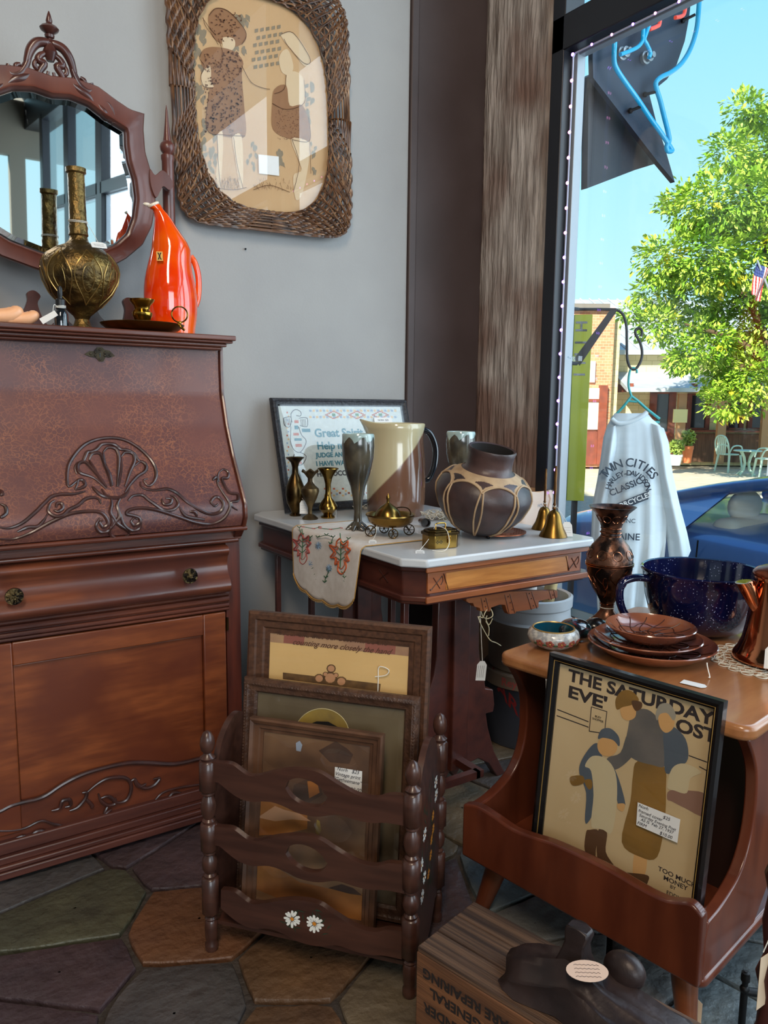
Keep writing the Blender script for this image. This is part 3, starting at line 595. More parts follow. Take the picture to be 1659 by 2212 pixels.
# ================================================================ swing mirror standing on the desk
MY = 2.20; TZ = 1.2455
mir = thing('swing_mirror', 'shield-shaped swing mirror in a mahogany frame with carved crest on the desk', 'mirror', (DXC, 2.24, TZ))
TILT = math.radians(-4)
MM = Fm((DXC-.011, MY, 1.63), 0, -TILT)           # local x right, z up, -y front
def ML(x, y, dy=0):                         # photo point -> point on the tilted mirror plane (right half), local
    n_ = MM.to_3x3() @ Vector((0, -1, 0)); p = MM.inverted() @ aP(x, y, MM @ Vector((0, dy, 0)), n_); return (p.x, p.z)
out_r = [(100, 163), (160, 170), (210, 188), (250, 218), (280, 238), (310, 247), (308, 280), (312, 330), (322, 365), (332, 400), (334, 440), (326, 490), (306, 530), (270, 560), (235, 578), (170, 590), (105, 592)]
in_r = [(100, 207), (150, 212), (190, 228), (225, 255), (262, 278), (270, 283), (271, 315), (276, 350), (288, 390), (293, 430), (288, 470), (275, 505), (250, 528), (215, 543), (160, 553), (105, 555)]
def sym(pts, cx):
    R = [ML(x, y) for x, y in pts]; R = [(p[0], p[1]) for p in R]; x0 = R[0][0]; R[0] = (0, R[0][1]); R[-1] = (0, R[-1][1])
    r = R; l = [(-x, z) for x, z in reversed(R[1:-1])]; return r+l
def rs(poly, n):
    P = [Vector((p[0], p[1], 0)) for p in poly]+[Vector((*poly[0], 0))]; D = [0]
    for a, c in zip(P, P[1:]): D.append(D[-1]+(c-a).length)
    out = []; j = 0
    for i in range(n):
        t = D[-1]*i/n
        while D[j+1] < t: j += 1
        u = (t-D[j])/max(1e-9, D[j+1]-D[j]); out.append(P[j]*(1-u)+P[j+1]*u)
    return out
OUT = rs(sym(out_r, 100), 160); INN = rs(sym(in_r, 100), 160)
def ring3(P, y, off=0):
    r = []
    for i, p in enumerate(P):
        t = (P[(i+1) % len(P)]-P[i-1]).normalized(); nrm = Vector((t.y, -t.x, 0)); q_ = p+nrm*off; r.append((q_.x, y, q_.y))
    return r
b = MB(MM); b.loft([ring3(OUT, .018), ring3(OUT, -.008), ring3(OUT, -.012, .003), ring3(INN, -.012, -.012), ring3(INN, -.016, -.006), ring3(INN, -.010, -.002), ring3(INN, -.002, 0), ring3(INN, .018, 0)], cap=False, closed=True)
M_mfr = mat('mirror_frame_wood', (88, 44, 34), .4, c2=(106, 56, 42), sc=10, st=(2, 2, .5), coat=.2)
mf = b.build('frame', M_mfr, mir, smooth=50)
M_mir = mat('mirror_silver', (222, 230, 232), .015, metal=1)
b = MB(MM); A_ = ring3(INN, .0, .004); B_ = ring3(INN, -.0035, -.016); B2 = [(x*.93, y, z*.93+.000) for x, y, z in A_]; B2 = [(x, -.0028, z) for x, y, z in B2]
k = len(A_); b.add(A_+B2, [(i, (i+1) % k, k+(i+1) % k, k+i) for i in range(k)]+[tuple(range(k, 2*k))]); b.build('glass', M_mir, mf, smooth=8)
# carved crest
b = MB(MM); M_cr = mat('crest_wood', (62, 32, 28), .3, c2=(84, 46, 38), sc=20, coat=.3)
def ZM(x, y): p = ML(x/2.963, y/2.963); return (p[0], -.004, p[1])
fx_, _, fz_ = ZM(272, 330)
cs = []
for c, r in (([(262, 290), (262, 270), (230, 260), (185, 265), (150, 300), (130, 350), (120, 410), (150, 470)], (.006, .012)), ([(150, 300), (120, 400), (80, 460), (30, 470), (0, 440), (5, 405)], (.006, .010)), ([(255, 300), (240, 330), (210, 345), (195, 375), (235, 400), (210, 440), (200, 470), (250, 480), (260, 450)], (.004, .009)),
             ([(60, 450), (50, 410), (80, 400)], (.004, .006)), ([(185, 370), (170, 400), (185, 430), (225, 440)], (.004, .006))):
    cs.append((c, r))
def smear(c, r, mx):
    pts = []
    for x, y in c:
        p = ZM(x, y); X = p[0]-fx_*.98
        pts.append((-X if mx else X, p[1], p[2]))
    pts = curve(pts, 5); n_ = len(pts); b.tube(pts, [r[0]+(r[1]-r[0])*math.sin(PI*min(1, 1.15*i/n_)) if i < n_ else r[0] for i in range(n_)], 8)
for c, r in cs:
    smear(c, r, False); smear(c, r, True)
for sx in (1, -1):
    for c, r in (([(.045, .245), (.065, .232), (.085, .222), (.105, .206)], (.006, .012)), ([(.085, .235), (.10, .240), (.112, .222), (.10, .212)], (.004, .007)), ([(.105, .214), (.125, .192), (.14, .176)], (.004, .011)), ([(.118, .205), (.135, .216), (.15, .195), (.152, .17)], (.006, .009))):
        pts = curve([(sx*x, -.004, z+.004) for x, z in c], 5); b.tube(pts, [r[0]+(r[1]-r[0])*math.sin(PI*i/(len(pts)-1)) for i in range(len(pts))], 8)
b.build('crest', M_cr, mir, smooth=60)
b = MB(MM); zf = ZM(265, 60)[2]; z1 = ZM(285, 330)[2]; H = zf-z1
b.lathe([(.009, -.02), (.018, .0), (.010, .018), (.006, H*.33), (.011, H*.36), (.012, H*.42), (.009, H*.44), (.020, H*.52), (.023, H*.58), (.018, H*.64), (.009, H*.68), (.007, H*.72), (.008, H*.76), (.004, H*.92), (.001, H)], (0, -.002, z1), 24)
b.build('finial', M_cr, mir)
# posts and lyre supports
M_post = mat('post_wood', (84, 42, 34), .36, c2=(104, 56, 46), sc=10, st=(3, 3, .4), coat=.25)
for sx in (-1, 1):
    x = DXC+sx*.302
    b = MB(); b.lathe([(.022, TZ+.0005), (.022, TZ+.012), (.017, TZ+.02), (.0165, 1.75), (.0185, 1.755), (.0185, 1.765), (.013, 1.77), (.019, 1.778), (.021, 1.788), (.019, 1.796), (.012, 1.803), (.010, 1.815), (.006, 1.85), (.003, 1.885), (.0005, 1.9)], (x, 2.245, 0), 24)
    po = b.build('post', M_post, mir)
    b = MB(); c_ = DXC+sx*.245; pp = [(0, 0), (.018, .012), (.034, .004), (.045, -.012), (.036, -.026), (.02, -.02), (.012, -.03), (0, -.045), (-.012, -.02), (-.012, .01)]
    b.M = axes((c_, 2.19, 1.69), (sx, 0, 0), (0, 0, 1)); b.prism([tuple(p)[:2] for p in curve([(x_*1.1, y_*1.3, 0) for x_, y_ in pp], 5, True)], -.008, .010); b.build('pivot_ear', M_mfr, mir, bevel=.002)
for sx in (-1, 1):
    b = MB(axes((DXC, 2.235, TZ), (sx, 0, 0), (0, 0, 1)))
    pp = [(.0, .002), (.0, .055), (.02, .04), (.035, .03), (.05, .05), (.06, .085), (.052, .105), (.068, .118), (.085, .11), (.085, .09), (.1, .06), (.13, .04), (.155, .05), (.165, .085), (.16, .11), (.175, .12), (.2, .112), (.205, .095), (.215, .105), (.235, .1), (.24, .08), (.225, .07), (.235, .045), (.265, .03), (.28, .02), (.28, .002)]
    b.prism([tuple(p)[:2] for p in curve([(x, z, 0) for x, z in pp], 4, True)], -.009, .009); b.build('scroll_support', M_cr, mir, bevel=.003)
# ================================================================ wicker framed print on the wall
WT = math.radians(1.7)
WF = axes((1.082, 2.345, 1.992), (math.cos(WT), 0, math.sin(WT)), (-math.sin(WT), 0, math.cos(WT)))   # x right, y up, z toward the room? (right-handed: -Y)
wk = thing('wicker_picture', 'large print of two girls under glass in a brown woven wicker frame on the wall', 'picture', (1.082, 2.35, 1.992))
HW, HH = .298, .372
M_wk = mat('wicker_cane', (112, 74, 46), .42, c2=(62, 40, 28), sc=26, coat=.15); M_wkl = mat('wicker_cane_light', (152, 112, 76), .42, c2=(96, 62, 40), sc=30, coat=.15)
def superel(a, c, e_, t): ct, st_ = math.cos(t), math.sin(t); return (a*abs(ct)**(2/e_)*(1 if ct >= 0 else -1), c*abs(st_)**(2/e_)*(1 if st_ >= 0 else -1))
b = MB(WF); b._m(M_wk); b._m(M_wkl); NS = 15; NP = 220
def wkpt(u, t):      # u 0 outer .. 1 inner
    o_ = superel(HW, HH, 9, t); i_ = superel(HW-.072, HH-.062, 2.9, t); return (o_[0]*(1-u)+i_[0]*u, o_[1]*(1-u)+i_[1]*u, .012+.026*math.sin(PI*min(1, .12+u*.88))**.7)
TS = []      # even spacing along the outline
prev = None; acc = [0]; tt = [2*PI*i/2400 for i in range(2401)]
for i, t in enumerate(tt):
    p = Vector(wkpt(.4, t)); 
    if prev is not None: acc.append(acc[-1]+(p-prev).length)
    prev = p
j = 0
for i in range(NP):
    L_ = acc[-1]*i/NP
    while acc[j+1] < L_: j += 1
    TS.append(tt[j])
for s_ in range(NS):
    u = s_/(NS-1)*.97
    pts = []
    for i, t in enumerate(TS):
        x, y, z = wkpt(u, t); ph = (i % 4 < 2) == (s_ % 2 == 0)
        pts.append((x+(.0012 if ph else -.0012), y, z+(.0035 if ph else -.0025)))
    b.tube(pts, .0031 if s_ else .006, 5, M_wkl if s_ % 3 == 1 else M_wk, True)
for i in range(0, NP, 2):
    b.tube([tuple(Vector(wkpt(u, TS[i]))+Vector((0, 0, -.001))) for u in (0, .25, .5, .75, .98)], .0028, 5, M_wk)
# braided corners
for qx in (-1, 1):
    for qy in (-1, 1):
        for k in range(16):
            t = PI/4+(k-7.5)*.075; u0 = .05; P_ = []
            for u in (.0, .2, .4, .6, .8, .97):
                p = wkpt(u, t+.16*(u-.5)*(1 if k % 2 else -1)); P_.append((qx*p[0], qy*p[1], p[2]+.005+(.002 if int(u*10+k) % 2 else -.001)))
            b.tube(P_, .0026, 5, M_wkl if k % 4 == 0 else M_wk)
b.build('frame', None, wk, smooth=70)
b = MB(WF); pl = [superel(HW-.066, HH-.056, 2.9, 2*PI*i/80) for i in range(80)]; b.prism(pl, .0, .004)
# artwork: two figures in sepia, on warm paper
A_pap = mat('warm_paper', (206, 170, 126), .8, c2=(196, 158, 114), sc=2); A_dk = mat('sepia', (92, 54, 34), .8); A_md = mat('sepia_mid', (150, 108, 74), .8); A_gr = mat('olive_grey', (140, 126, 104), .8); A_lt = mat('pale_wash', (216, 190, 154), .8)
art = b.build('print', A_pap, wk, smooth=0)
def WK(x, y, h=.0045):  # print zoom coordinates (3.95x, origin 340,0)
    px, py = 340+x/3.95, y/3.95; p = aP(px, py, WF @ Vector((0, 0, h)), WF.to_3x3() @ Vector((0, 0, 1))); q_ = WF.inverted() @ p; return (q_.x, q_.y, h)
b = MB(WF)
lay = [0]
def poly(pts, m, h=None, sm=True, k=4):
    if h is None: lay[0] += 1; h = .0045+lay[0]*.000006
    P = [WK(x, y, h) for x, y in pts]; P = curve(P, k, True) if sm else P; b.add([tuple(p) for p in P], [tuple(range(len(P)))], m)
def line(pts, m=A_dk, r=.0007):
    b.tube(curve([WK(x, y, .0080) for x, y in pts], 4), r, 4, m)
def leafs(cx, cy, n_, sp, sz, m):
    for _ in range(n_):
        x = cx+rnd.uniform(-sp[0], sp[0]); y = cy+rnd.uniform(-sp[1], sp[1]); a = rnd.uniform(.8, 2.3); c_, s_ = math.cos(a)*sz, math.sin(a)*sz
        poly([(x-c_, y-s_), (x-s_*.5, y+c_*.5-sz*.2), (x-s_*.3+c_*.4, y+s_*.4), (x+c_, y+s_), (x+s_*.3+c_*.4, y+s_*.4), (x+s_*.5, y-c_*.5-sz*.2)], m, None, True, 2)
leafs(340, 420, 22, (70, 200), 38, A_gr); leafs(370, 800, 10, (40, 70), 34, A_gr); leafs(440, 1290, 22, (60, 170), 36, A_gr); leafs(720, 190, 9, (60, 60), 38, A_gr); leafs(1060, 1400, 10, (60, 110), 36, A_gr); leafs(1290, 880, 12, (50, 160), 36, A_gr); leafs(800, 1350, 8, (50, 120), 30, A_gr); leafs(1330, 1380, 8, (24, 150), 28, A_gr); leafs(700, 420, 6, (60, 40), 32, A_gr); leafs(350, 1180, 12, (60, 140), 34, A_gr)
for i in range(6):
    for jx in range(5):
        x, y = 830+jx*48-i*6+(i % 2)*22, 250+i*62-jx*8; poly([(x, y), (x+30, y-8), (x+30, y+22), (x, y+30)], A_gr, None, False)
for i in range(5): x, y = 1262+(i % 2)*44, 720+i*40; poly([(x, y), (x+28, y-8), (x+28, y+24), (x, y+32)], A_gr, None, False)
poly([(440, 130), (500, 70), (600, 90), (700, 190), (760, 290), (740, 360), (660, 400), (560, 380), (480, 320), (440, 220)], A_md)
poly([(560, 320), (650, 330), (660, 400), (600, 450), (560, 400)], A_lt)
poly([(380, 440), (470, 400), (640, 430), (730, 520), (720, 640), (740, 900), (750, 1160), (600, 1170), (420, 1100), (440, 800), (450, 640), (380, 560)], A_md)
poly([(385, 620), (450, 560), (460, 700), (480, 740), (400, 740), (370, 690)], A_lt)
poly([(510, 1160), (560, 1150), (540, 1580), (500, 1500), (520, 1300)], A_lt); poly([(640, 1170), (720, 1170), (730, 1560), (700, 1580), (660, 1330)], A_lt)
poly([(1060, 290), (1160, 280), (1280, 440), (1300, 540), (1250, 560), (1150, 430), (1080, 350)], A_lt); poly([(1040, 480), (1110, 420), (1160, 560), (1130, 640), (1060, 610)], A_lt)
poly([(1100, 640), (1180, 610), (1250, 680), (1250, 860), (1180, 920), (1080, 880), (1100, 760)], A_lt)
poly([(1000, 760), (1100, 730), (1130, 900), (1240, 900), (1300, 1080), (1290, 1210), (1150, 1190), (990, 1110), (980, 900)], A_md)
poly([(1140, 1190), (1290, 1210), (1300, 1330), (1240, 1640), (1180, 1700), (1160, 1500), (1230, 1440)], A_lt)
for (x0, x1, y0, y1, n_, cond) in ((450, 720, 90, 360, 80, 1), (400, 720, 440, 1150, 330, 2), (1010, 1290, 930, 1190, 160, 3)):
    for _ in range(n_):
        x = rnd.uniform(x0, x1); y = rnd.uniform(y0, y1); s_ = rnd.uniform(6, 14) if cond < 3 else 5; a = rnd.uniform(0, 3)
        if cond == 1 and (x-600)**2/150**2+(y-220)**2/140**2 > 1: continue
        h = .0078; poly([(x+s_*math.cos(a), y+s_*math.sin(a)), (x+s_*.5*math.cos(a+1.6), y+s_*.5*math.sin(a+1.6)), (x-s_*math.cos(a), y-s_*math.sin(a)), (x+s_*.5*math.cos(a-1.6), y+s_*.5*math.sin(a-1.6))], A_dk, h, False)
for c in ([(440, 130), (500, 70), (600, 90), (700, 190), (760, 290), (720, 380)], [(390, 150), (410, 220), (470, 300), (520, 380)], [(385, 150), (440, 230), (500, 300)], [(520, 330), (560, 460), (540, 560)], [(380, 440), (360, 500), (400, 560), (370, 650), (400, 740), (470, 750)], [(440, 780), (420, 1100), (560, 1150), (750, 1160)],
          [(510, 1150), (520, 1400), (540, 1590)], [(650, 1170), (680, 1400), (730, 1600)], [(1060, 290), (1160, 280), (1290, 470), (1300, 540), (1240, 530), (1120, 400), (1080, 330)], [(1100, 640), (1080, 760), (1000, 800)], [(1250, 680), (1260, 860), (1180, 920), (1080, 930), (980, 880)], [(1290, 1000), (1300, 1200), (1150, 1190)],
          [(1150, 1190), (1210, 1400), (1160, 1640)], [(1300, 1210), (1310, 1480)], [(720, 560), (800, 700), (900, 750), (960, 760)], [(260, 800), (330, 740)], [(250, 900), (310, 830)], [(480, 1600), (640, 1620), (760, 1600)], [(820, 1620), (960, 1580), (1130, 1640)]): line(c)
for _ in range(160):
    x = rnd.choice([rnd.uniform(410, 560), rnd.uniform(820, 1140), rnd.uniform(560, 700)]); y = 1560+rnd.uniform(-30, 70); line([(x, y), (x+rnd.uniform(-14, 14), y-rnd.uniform(10, 40))], A_dk if rnd.random() < .5 else A_md, .0004)
b.build('figures', None, art, smooth=0)
b = MB(WF); q = [WK(x, y, .0088) for x, y in ((862, 1318), (1035, 1335), (1040, 1500), (868, 1480))]; b.add(q, [(0, 1, 2, 3)]); b.build('price_card', M_tag, wk, smooth=0)
b = MB(WF); b.prism([(x*.995, y*.995) for x, y in pl], .010, .012); b.build('glass', GL_pic, wk, smooth=0)
# ================================================================ helpers for small wares
def spot(x, y, z):
    p = aZ(x, y, z); return p, (p-CAM).dot(cF)/FPX
def prof(hs, mpp): return [(max(1e-4, a*mpp), h*mpp) for a, h in hs]
def ptag(parent, p0, p1, w_=.022, h_=.036, rz=0, rx=.2, face=None, ink=3, col_=None):
    """string from p0 to p1 and a punched card hanging at p1"""
    p0 = Vector(p0); p1 = Vector(p1); mid = (p0+p1)/2+Vector((.003, 0, -.004))
    b = MB(); b.tube(curve([p0, mid, p1], 5), .0006, 5); b.build('tag_string', M_string, parent, smooth=60)
    T = Matrix.Translation(p1) @ Matrix.Rotation(rz, 4, 'Z') @ Matrix.Rotation(PI/2-rx, 4, 'X') @ (face or Matrix())
    b = MB(T); b.prism([(-w_/2, -h_), (w_/2, -h_), (w_/2, -h_*.22), (w_*.28, 0), (-w_*.28, 0), (-w_/2, -h_*.22)], -.0003, .0003, M_tag)
    for i in range(ink):
        yy = -h_*(.4+.17*i); b.tube([(-w_*.34+w_*.68*k/9, yy+(.0006 if k % 2 else -.0006), .0005) for k in range(10)], .00022, 3, M_ink)
    return b.build('price_tag', None, parent, smooth=0)
FACE = math.atan2(-.552, .834)      # cards turned to the room
# ================================================================ wares on the desk
M_emb = mat('embossed_brass', (122, 96, 50), .36, metal=.85, c2=(70, 56, 36), sc=30, bump=1.0, bsc=55, bd=.006, c3=(104, 84, 48), sc3=9)
p = Vector((.446, 2.03, TZ)); vs = thing('long_necked_vase', 'embossed brass vase with round body and tall straight neck before the mirror', 'vase', p)
pr = [(.024, 0), (.032, 0), (.033, .006), (.022, .020), (.018, .032), (.022, .040), (.050, .062), (.078, .090), (.096, .122), (.100, .145), (.097, .165), (.086, .183), (.062, .199), (.036, .209), (.025, .218), (.022, .228), (.025, .232), (.0235, .24), (.0235, .25), (.0215, .256), (.0205, .30), (.0205, .372), (.0245, .376), (.0245, .386), (.020, .386), (.018, .30), (.0001, .28)]
b = MB(); b.lathe([(r*(.91 if z < .25 else .96), z) for r, z in pr], p, 48); vb = b.build('body', M_emb, vs)
b = MB()
for k in range(8):
    a0 = k*PI/4
    def on(a, z):
        for (r0, z0), (r1, z1) in zip(pr, pr[1:]):
            if z0 <= z <= z1 and z1 > z0: r = r0+(r1-r0)*(z-z0)/(z1-z0); break
        else: r = .05
        r = r*.91+.0006; return p+Vector((r*math.cos(a), r*math.sin(a), z))
    b.tube([on(a0+.36*math.sin(PI*t/12)*(1 if t < 13 else 1), .062+.125*t/12) for t in range(13)], .0014, 5)
    b.tube([on(a0-.36*math.sin(PI*t/12), .062+.125*t/12) for t in range(13)], .0014, 5)
    b.tube([on(a0+.16*math.sin(2*PI*t/16), .12+.03*math.cos(2*PI*t/16)) for t in range(17)], .001, 5)
b.build('embossing', mat('rubbed_brass', (170, 138, 82), .3, metal=.9), vb)
b = MB()
for dz in (0, .003): b.tube([p+Vector((.0222*math.cos(2*PI*i/24), .0222*math.sin(2*PI*i/24), .262+dz+.003*math.sin(2*PI*i/24))) for i in range(24)], .0007, 5, None, True)
b.build('string', M_string, vs)
ptag(vs, p+Vector((.016, -.017, .262)), p+Vector((.022, -.095, .203)), .034, .026, FACE+.5, .9)
# dropper bottle
p = Vector((.372, 1.90, TZ)); db = thing('dropper_bottle', 'small black dropper bottle with a white tag in front of the brass vase', 'bottle', p)
M_bg = mat('black_bottle_glass', (20, 24, 28), .06, coat=1)
MB().lathe([(.014, 0), (.0155, .002), (.0155, .028), (.012, .036), (.008, .040), (.008, .044)], p, 32).build('bottle', M_bg, db)
MB().lathe([(.0105, .040), (.0105, .060), (.009, .062), (.0045, .063), (.0045, .068), (.0058, .072), (.0055, .084), (.003, .09), (.0005, .091)], p, 24).build('dropper_cap', mat('black_rubber', (14, 15, 18), .45), db)
b = MB()
for k in range(3): b.tube([p+Vector((.011*math.cos(2*PI*i/20), .011*math.sin(2*PI*i/20), .043+.0015*k+.001*math.sin(2*PI*i/20+k))) for i in range(20)], .0006, 5, None, True)
b.tube(curve([p+Vector((-.008, -.007, .043)), p+Vector((-.016, -.012, .047)), p+Vector((-.02, -.014, .03))]), .0006, 5); b.build('string', M_string, db)
b = MB(Matrix.Translation(p+Vector((-.024, -.02, .022))) @ Matrix.Rotation(FACE, 4, 'Z') @ Matrix.Rotation(1.05, 4, 'X') @ Matrix.Rotation(-.9, 4, 'Z')); b.prism([(-.008, .012), (.008, .012), (.009, -.026), (-.009, -.026)], -.0003, .0003); b.build('price_tag', M_tag, db, smooth=0)
# peach ceramic pair
M_pch = mat('peach_ceramic', (226, 160, 112), .38, c2=(236, 178, 136), sc=12, coat=.2)
for i, (px_, s_, lab) in enumerate(((18, 1.0, 'peach ceramic figure half cut off by the left edge on the desk'), (58, .82, 'smaller peach ceramic figure beside the dropper bottle on the desk'))):
    p = aY(px_, 660, 1.915); p.z = TZ
    b = MB(); P_ = curve([(-.045, 0, .014), (-.02, 0, .017), (.0, 0, .02), (.014, 0, .028), (.018, 0, .042)], 5); P_ = [p+Vector(q)*s_ for q in P_]
    n_ = len(P_); b.tube(P_, [s_*(.014+.003*math.sin(PI*k/(n_-1))) if k < n_-4 else s_*(.0145, .012, .0085, .001)[k-n_+4] for k in range(n_)], 16)
    b.sphere(P_[0], (.017*s_, .016*s_, .0145*s_)); tag(b.build('ceramic_figure', M_pch, None, p, smooth=80), lab, 'figurine', 'peach ceramic figures on the desk')
# chamberstick
p = Vector((.575, 1.965, TZ)); ch = thing('chamberstick', 'shiny brass chamberstick with round drip pan and ring handle before the orange jug', 'candle holder', p)
MB().lathe([(.03, .0), (.055, .001), (.085, .010), (.098, .020), (.101, .024), (.099, .025), (.09, .018), (.06, .007), (.0001, .006)], p, 48).build('drip_pan', mat('satin_brass', (150, 122, 66), .26, metal=1), ch)
q = p+Vector((.0, -.0, 0))
MB(Matrix.Translation(q+Vector((0, 0, .006))) @ Matrix.Scale(1.35, 4) @ Matrix.Translation(-q-Vector((0, 0, .006)))).lathe([(.018, .006), (.019, .010), (.011, .014), (.0095, .02), (.014, .026), (.018, .034), (.0185, .040), (.014, .046), (.015, .052), (.022, .060), (.023, .064), (.019, .064), (.012, .058), (.011, .04), (.0001, .036)], q, 32).build('candle_cup', M_brassb, ch)
hx = p+Vector((.074, -.060, .026)); b = MB(Fm(hx, -.4)); b.tube([(.019*math.cos(2*PI*i/28), 0, .022+.019*math.sin(2*PI*i/28)) for i in range(28)], .0018, 8, None, True)
b.tube(curve([(-.004, 0, .004), (.0, -.002, -.004), (.006, -.004, -.012), (.012, -.006, -.016)]), [.003]*18+[.002], 8); b.sphere((0, 0, .002), .0045, None, 10); b.build('ring_handle', M_brassb, ch)
# orange bird-shaped jug
M_or = mat('orange_glaze', (236, 62, 4), .07, c2=(224, 40, 4), sc=5, coat=.8, c3=(244, 92, 6), sc3=9)
YP = 2.11; rows = [(1312, 950, 1012), (1325, 962, 1030), (1345, 976, 1050), (1370, 985, 1075), (1410, 988, 1105), (1450, 985, 1130), (1500, 978, 1165), (1550, 971, 1200), (1600, 966, 1222), (1650, 955, 1224), (1700, 941, 1226), (1750, 929, 1234), (1800, 920, 1246), (1850, 915, 1256), (1900, 914, 1262), (1950, 915, 1265), (2000, 918, 1264), (2050, 925, 1260), (2100, 936, 1252)]
pj = aY(1090/2.963, 2100/2.963, YP); pj.z = TZ; jug = thing('bird_jug', 'glossy orange bird-shaped ceramic jug with white beak spout at the desk corner', 'jug', pj)
rg = []
for y, a, c in rows:
    A = aY(a/2.963, y/2.963, YP); B = aY(c/2.963, y/2.963, YP); r = (B.x-A.x)/2*.94; cx = (A.x+B.x)/2; z = (A.z+B.z)/2
    rg.append([(cx+r*math.cos(t), YP+r*math.sin(t), z+(.006*math.cos(t) if y < 1330 else 0)) for t in [2*PI*k/36 for k in range(36)]])
r0 = rg[-1]; cx = sum(q[0] for q in r0)/36; rg.append([(cx+(q[0]-cx)*.95, YP+(q[1]-YP)*.95, TZ) for q in r0])
inn = [[(sum(q[0] for q in rg[0])/36+(q[0]-sum(q[0] for q in rg[0])/36)*.7, YP+(q[1]-YP)*.7, q[2]+.001) for q in rg[0]]]
b = MB(); b.loft(list(reversed(rg)), cap=True); b.build('body', M_or, jug, smooth=70)
t0 = rg[0]; cx = sum(q[0] for q in t0)/36; cz = sum(q[2] for q in t0)/36
b = MB(); b.tube([(cx+(q[0]-cx)*.93, YP+(q[1]-YP)*.93, q[2]+.001) for q in t0], .004, 8, None, True); b.sphere((cx-.017, YP, cz-.001), (.010, .008, .005), None, 12); b.add([(cx+(q[0]-cx)*.9, YP+(q[1]-YP)*.9, q[2]+.0005) for q in t0], [tuple(range(36))]); b.build('spout_rim', mat('white_glaze', (240, 226, 206), .15, coat=.5), jug, smooth=70)
hp = [aY(x/2.963, y/2.963, YP) for x, y in ((1218, 1640), (1245, 1680), (1266, 1750), (1272, 1830), (1266, 1910), (1250, 1960))]
b = MB(); b.tube(curve(hp, 5), .0085, 10); b.build('handle', M_or, jug, smooth=70)
sk = aY(1022/2.963, 1640/2.963, YP-.052); b = MB(axes(sk, (math.cos(-.5), math.sin(-.5), 0), (0, .12, 1))); b.prism([(-.008, -.012), (.008, -.012), (.008, .012), (-.008, .012)], -.001, .0012, M_gold)
for sx in (-1, 1): b.prism([(sx*.0055, .009), (sx*.002, .002), (sx*.002, -.002), (sx*.0055, -.009), (sx*.0015, -.009), (0, -.003), (0, .003), (sx*.0015, .009)], .0012, .0016, M_black)
b.build('sticker', None, jug, smooth=0)
# ================================================================ marble-topped table
TT = .725
tb = thing('marble_top_table', 'carved walnut parlor table with a chamfered grey-white marble top in the corner', 'table', (1.31, 1.86, 0))
M_marb = mat('marble', (196, 200, 204), .3, c2=(160, 166, 172), sc=6, lo=.45, hi=.72, c3=(206, 208, 210), coat=.3, detail=10)
M_oak = mat('burl_panel', (168, 104, 44), .42, c2=(196, 130, 62), sc=30, st=(.3, 3, 3), coat=.15); M_wal = mat('walnut_front', (136, 74, 38), .42, c2=(160, 92, 50), sc=18, st=(.3, 3, 3), coat=.15); M_wald = mat('walnut_dark', (66, 32, 26), .36, c2=(86, 42, 32), sc=14, st=(2, .4, 2), coat=.25)
x0, x1, y0, y1 = 1.0, 1.628, 1.395, 2.315; cc = .045
out = [(x0+cc, y0), (x1-cc*.5, y0), (x1, y0+cc*.5), (x1, y1-cc), (x1-cc, y1), (x0+cc, y1), (x0, y1-cc), (x0, y0+cc)]
b = MB(); b.prism(out, TT-.021, TT); b.build('marble_top', M_marb, tb, bevel=.005, seg=3)
def inset(p_, d): cx_ = sum(a for a, _ in p_)/len(p_); cy_ = sum(c for _, c in p_)/len(p_); return [(a+(d if a < cx_ else -d), c+(d if c < cy_ else -d)) for a, c in p_]
b = MB(); b.prism(inset(out, .022), TT-.098, TT-.021); b.prism(inset(out, .012), TT-.034, TT-.022); b.prism(inset(out, .010), TT-.106, TT-.092); b.prism(inset(out, .016), TT-.114, TT-.104)
b.build('apron', M_wald, tb, bevel=.003)
fy = y0+.022
b = MB(); b.bb((x0+.062, fy-.0025, TT-.088), (x1-.05, fy+.004, TT-.037), M_wal); b.bb((x0+.115, fy-.004, TT-.084), (x1-.10, fy+.004, TT-.042), M_oak)
b.bb((x0+.05, y0+.008, TT-.034), (x1-.03, y0+.014, TT-.022), M_wal); b.bb((x0+.05, y0+.006, TT-.107), (x1-.03, y0+.013, TT-.092), M_wal); b.build('front_panel', None, tb, bevel=.0015)
b = MB()
for px in (x0+.088, x1-.075):
    b.tube([(px-.016, fy-.003, TT-.078), (px+.016, fy-.003, TT-.048)], .0012, 5); b.tube([(px-.01, fy-.003, TT-.05), (px+.010, fy-.003, TT-.078)], .0012, 5); b.tube(curve([(px+.016, fy-.003, TT-.048), (px+.018, fy-.003, TT-.06), (px+.012, fy-.003, TT-.07)]), .001, 5); b.sphere((px-.018, fy-.003, TT-.078), .0022, None, 8)
for k in (.118, .498-.0): pass
b.tube([(x0+.108, fy-.004, TT-.043), (x0+.122, fy-.004, TT-.083)], .0012, 5); b.tube([(x1-.108, fy-.004, TT-.043), (x1-.094, fy-.004, TT-.083)], .0012, 5)
for xq in (x0+.02,):
    b.tube([(xq, 1.52, TT-.05), (xq, 1.56, TT-.075)], .001, 5); b.tube([(xq, 1.56, TT-.05), (xq, 1.52, TT-.075)], .001, 5)
b.build('incised_lines', M_carve, tb)
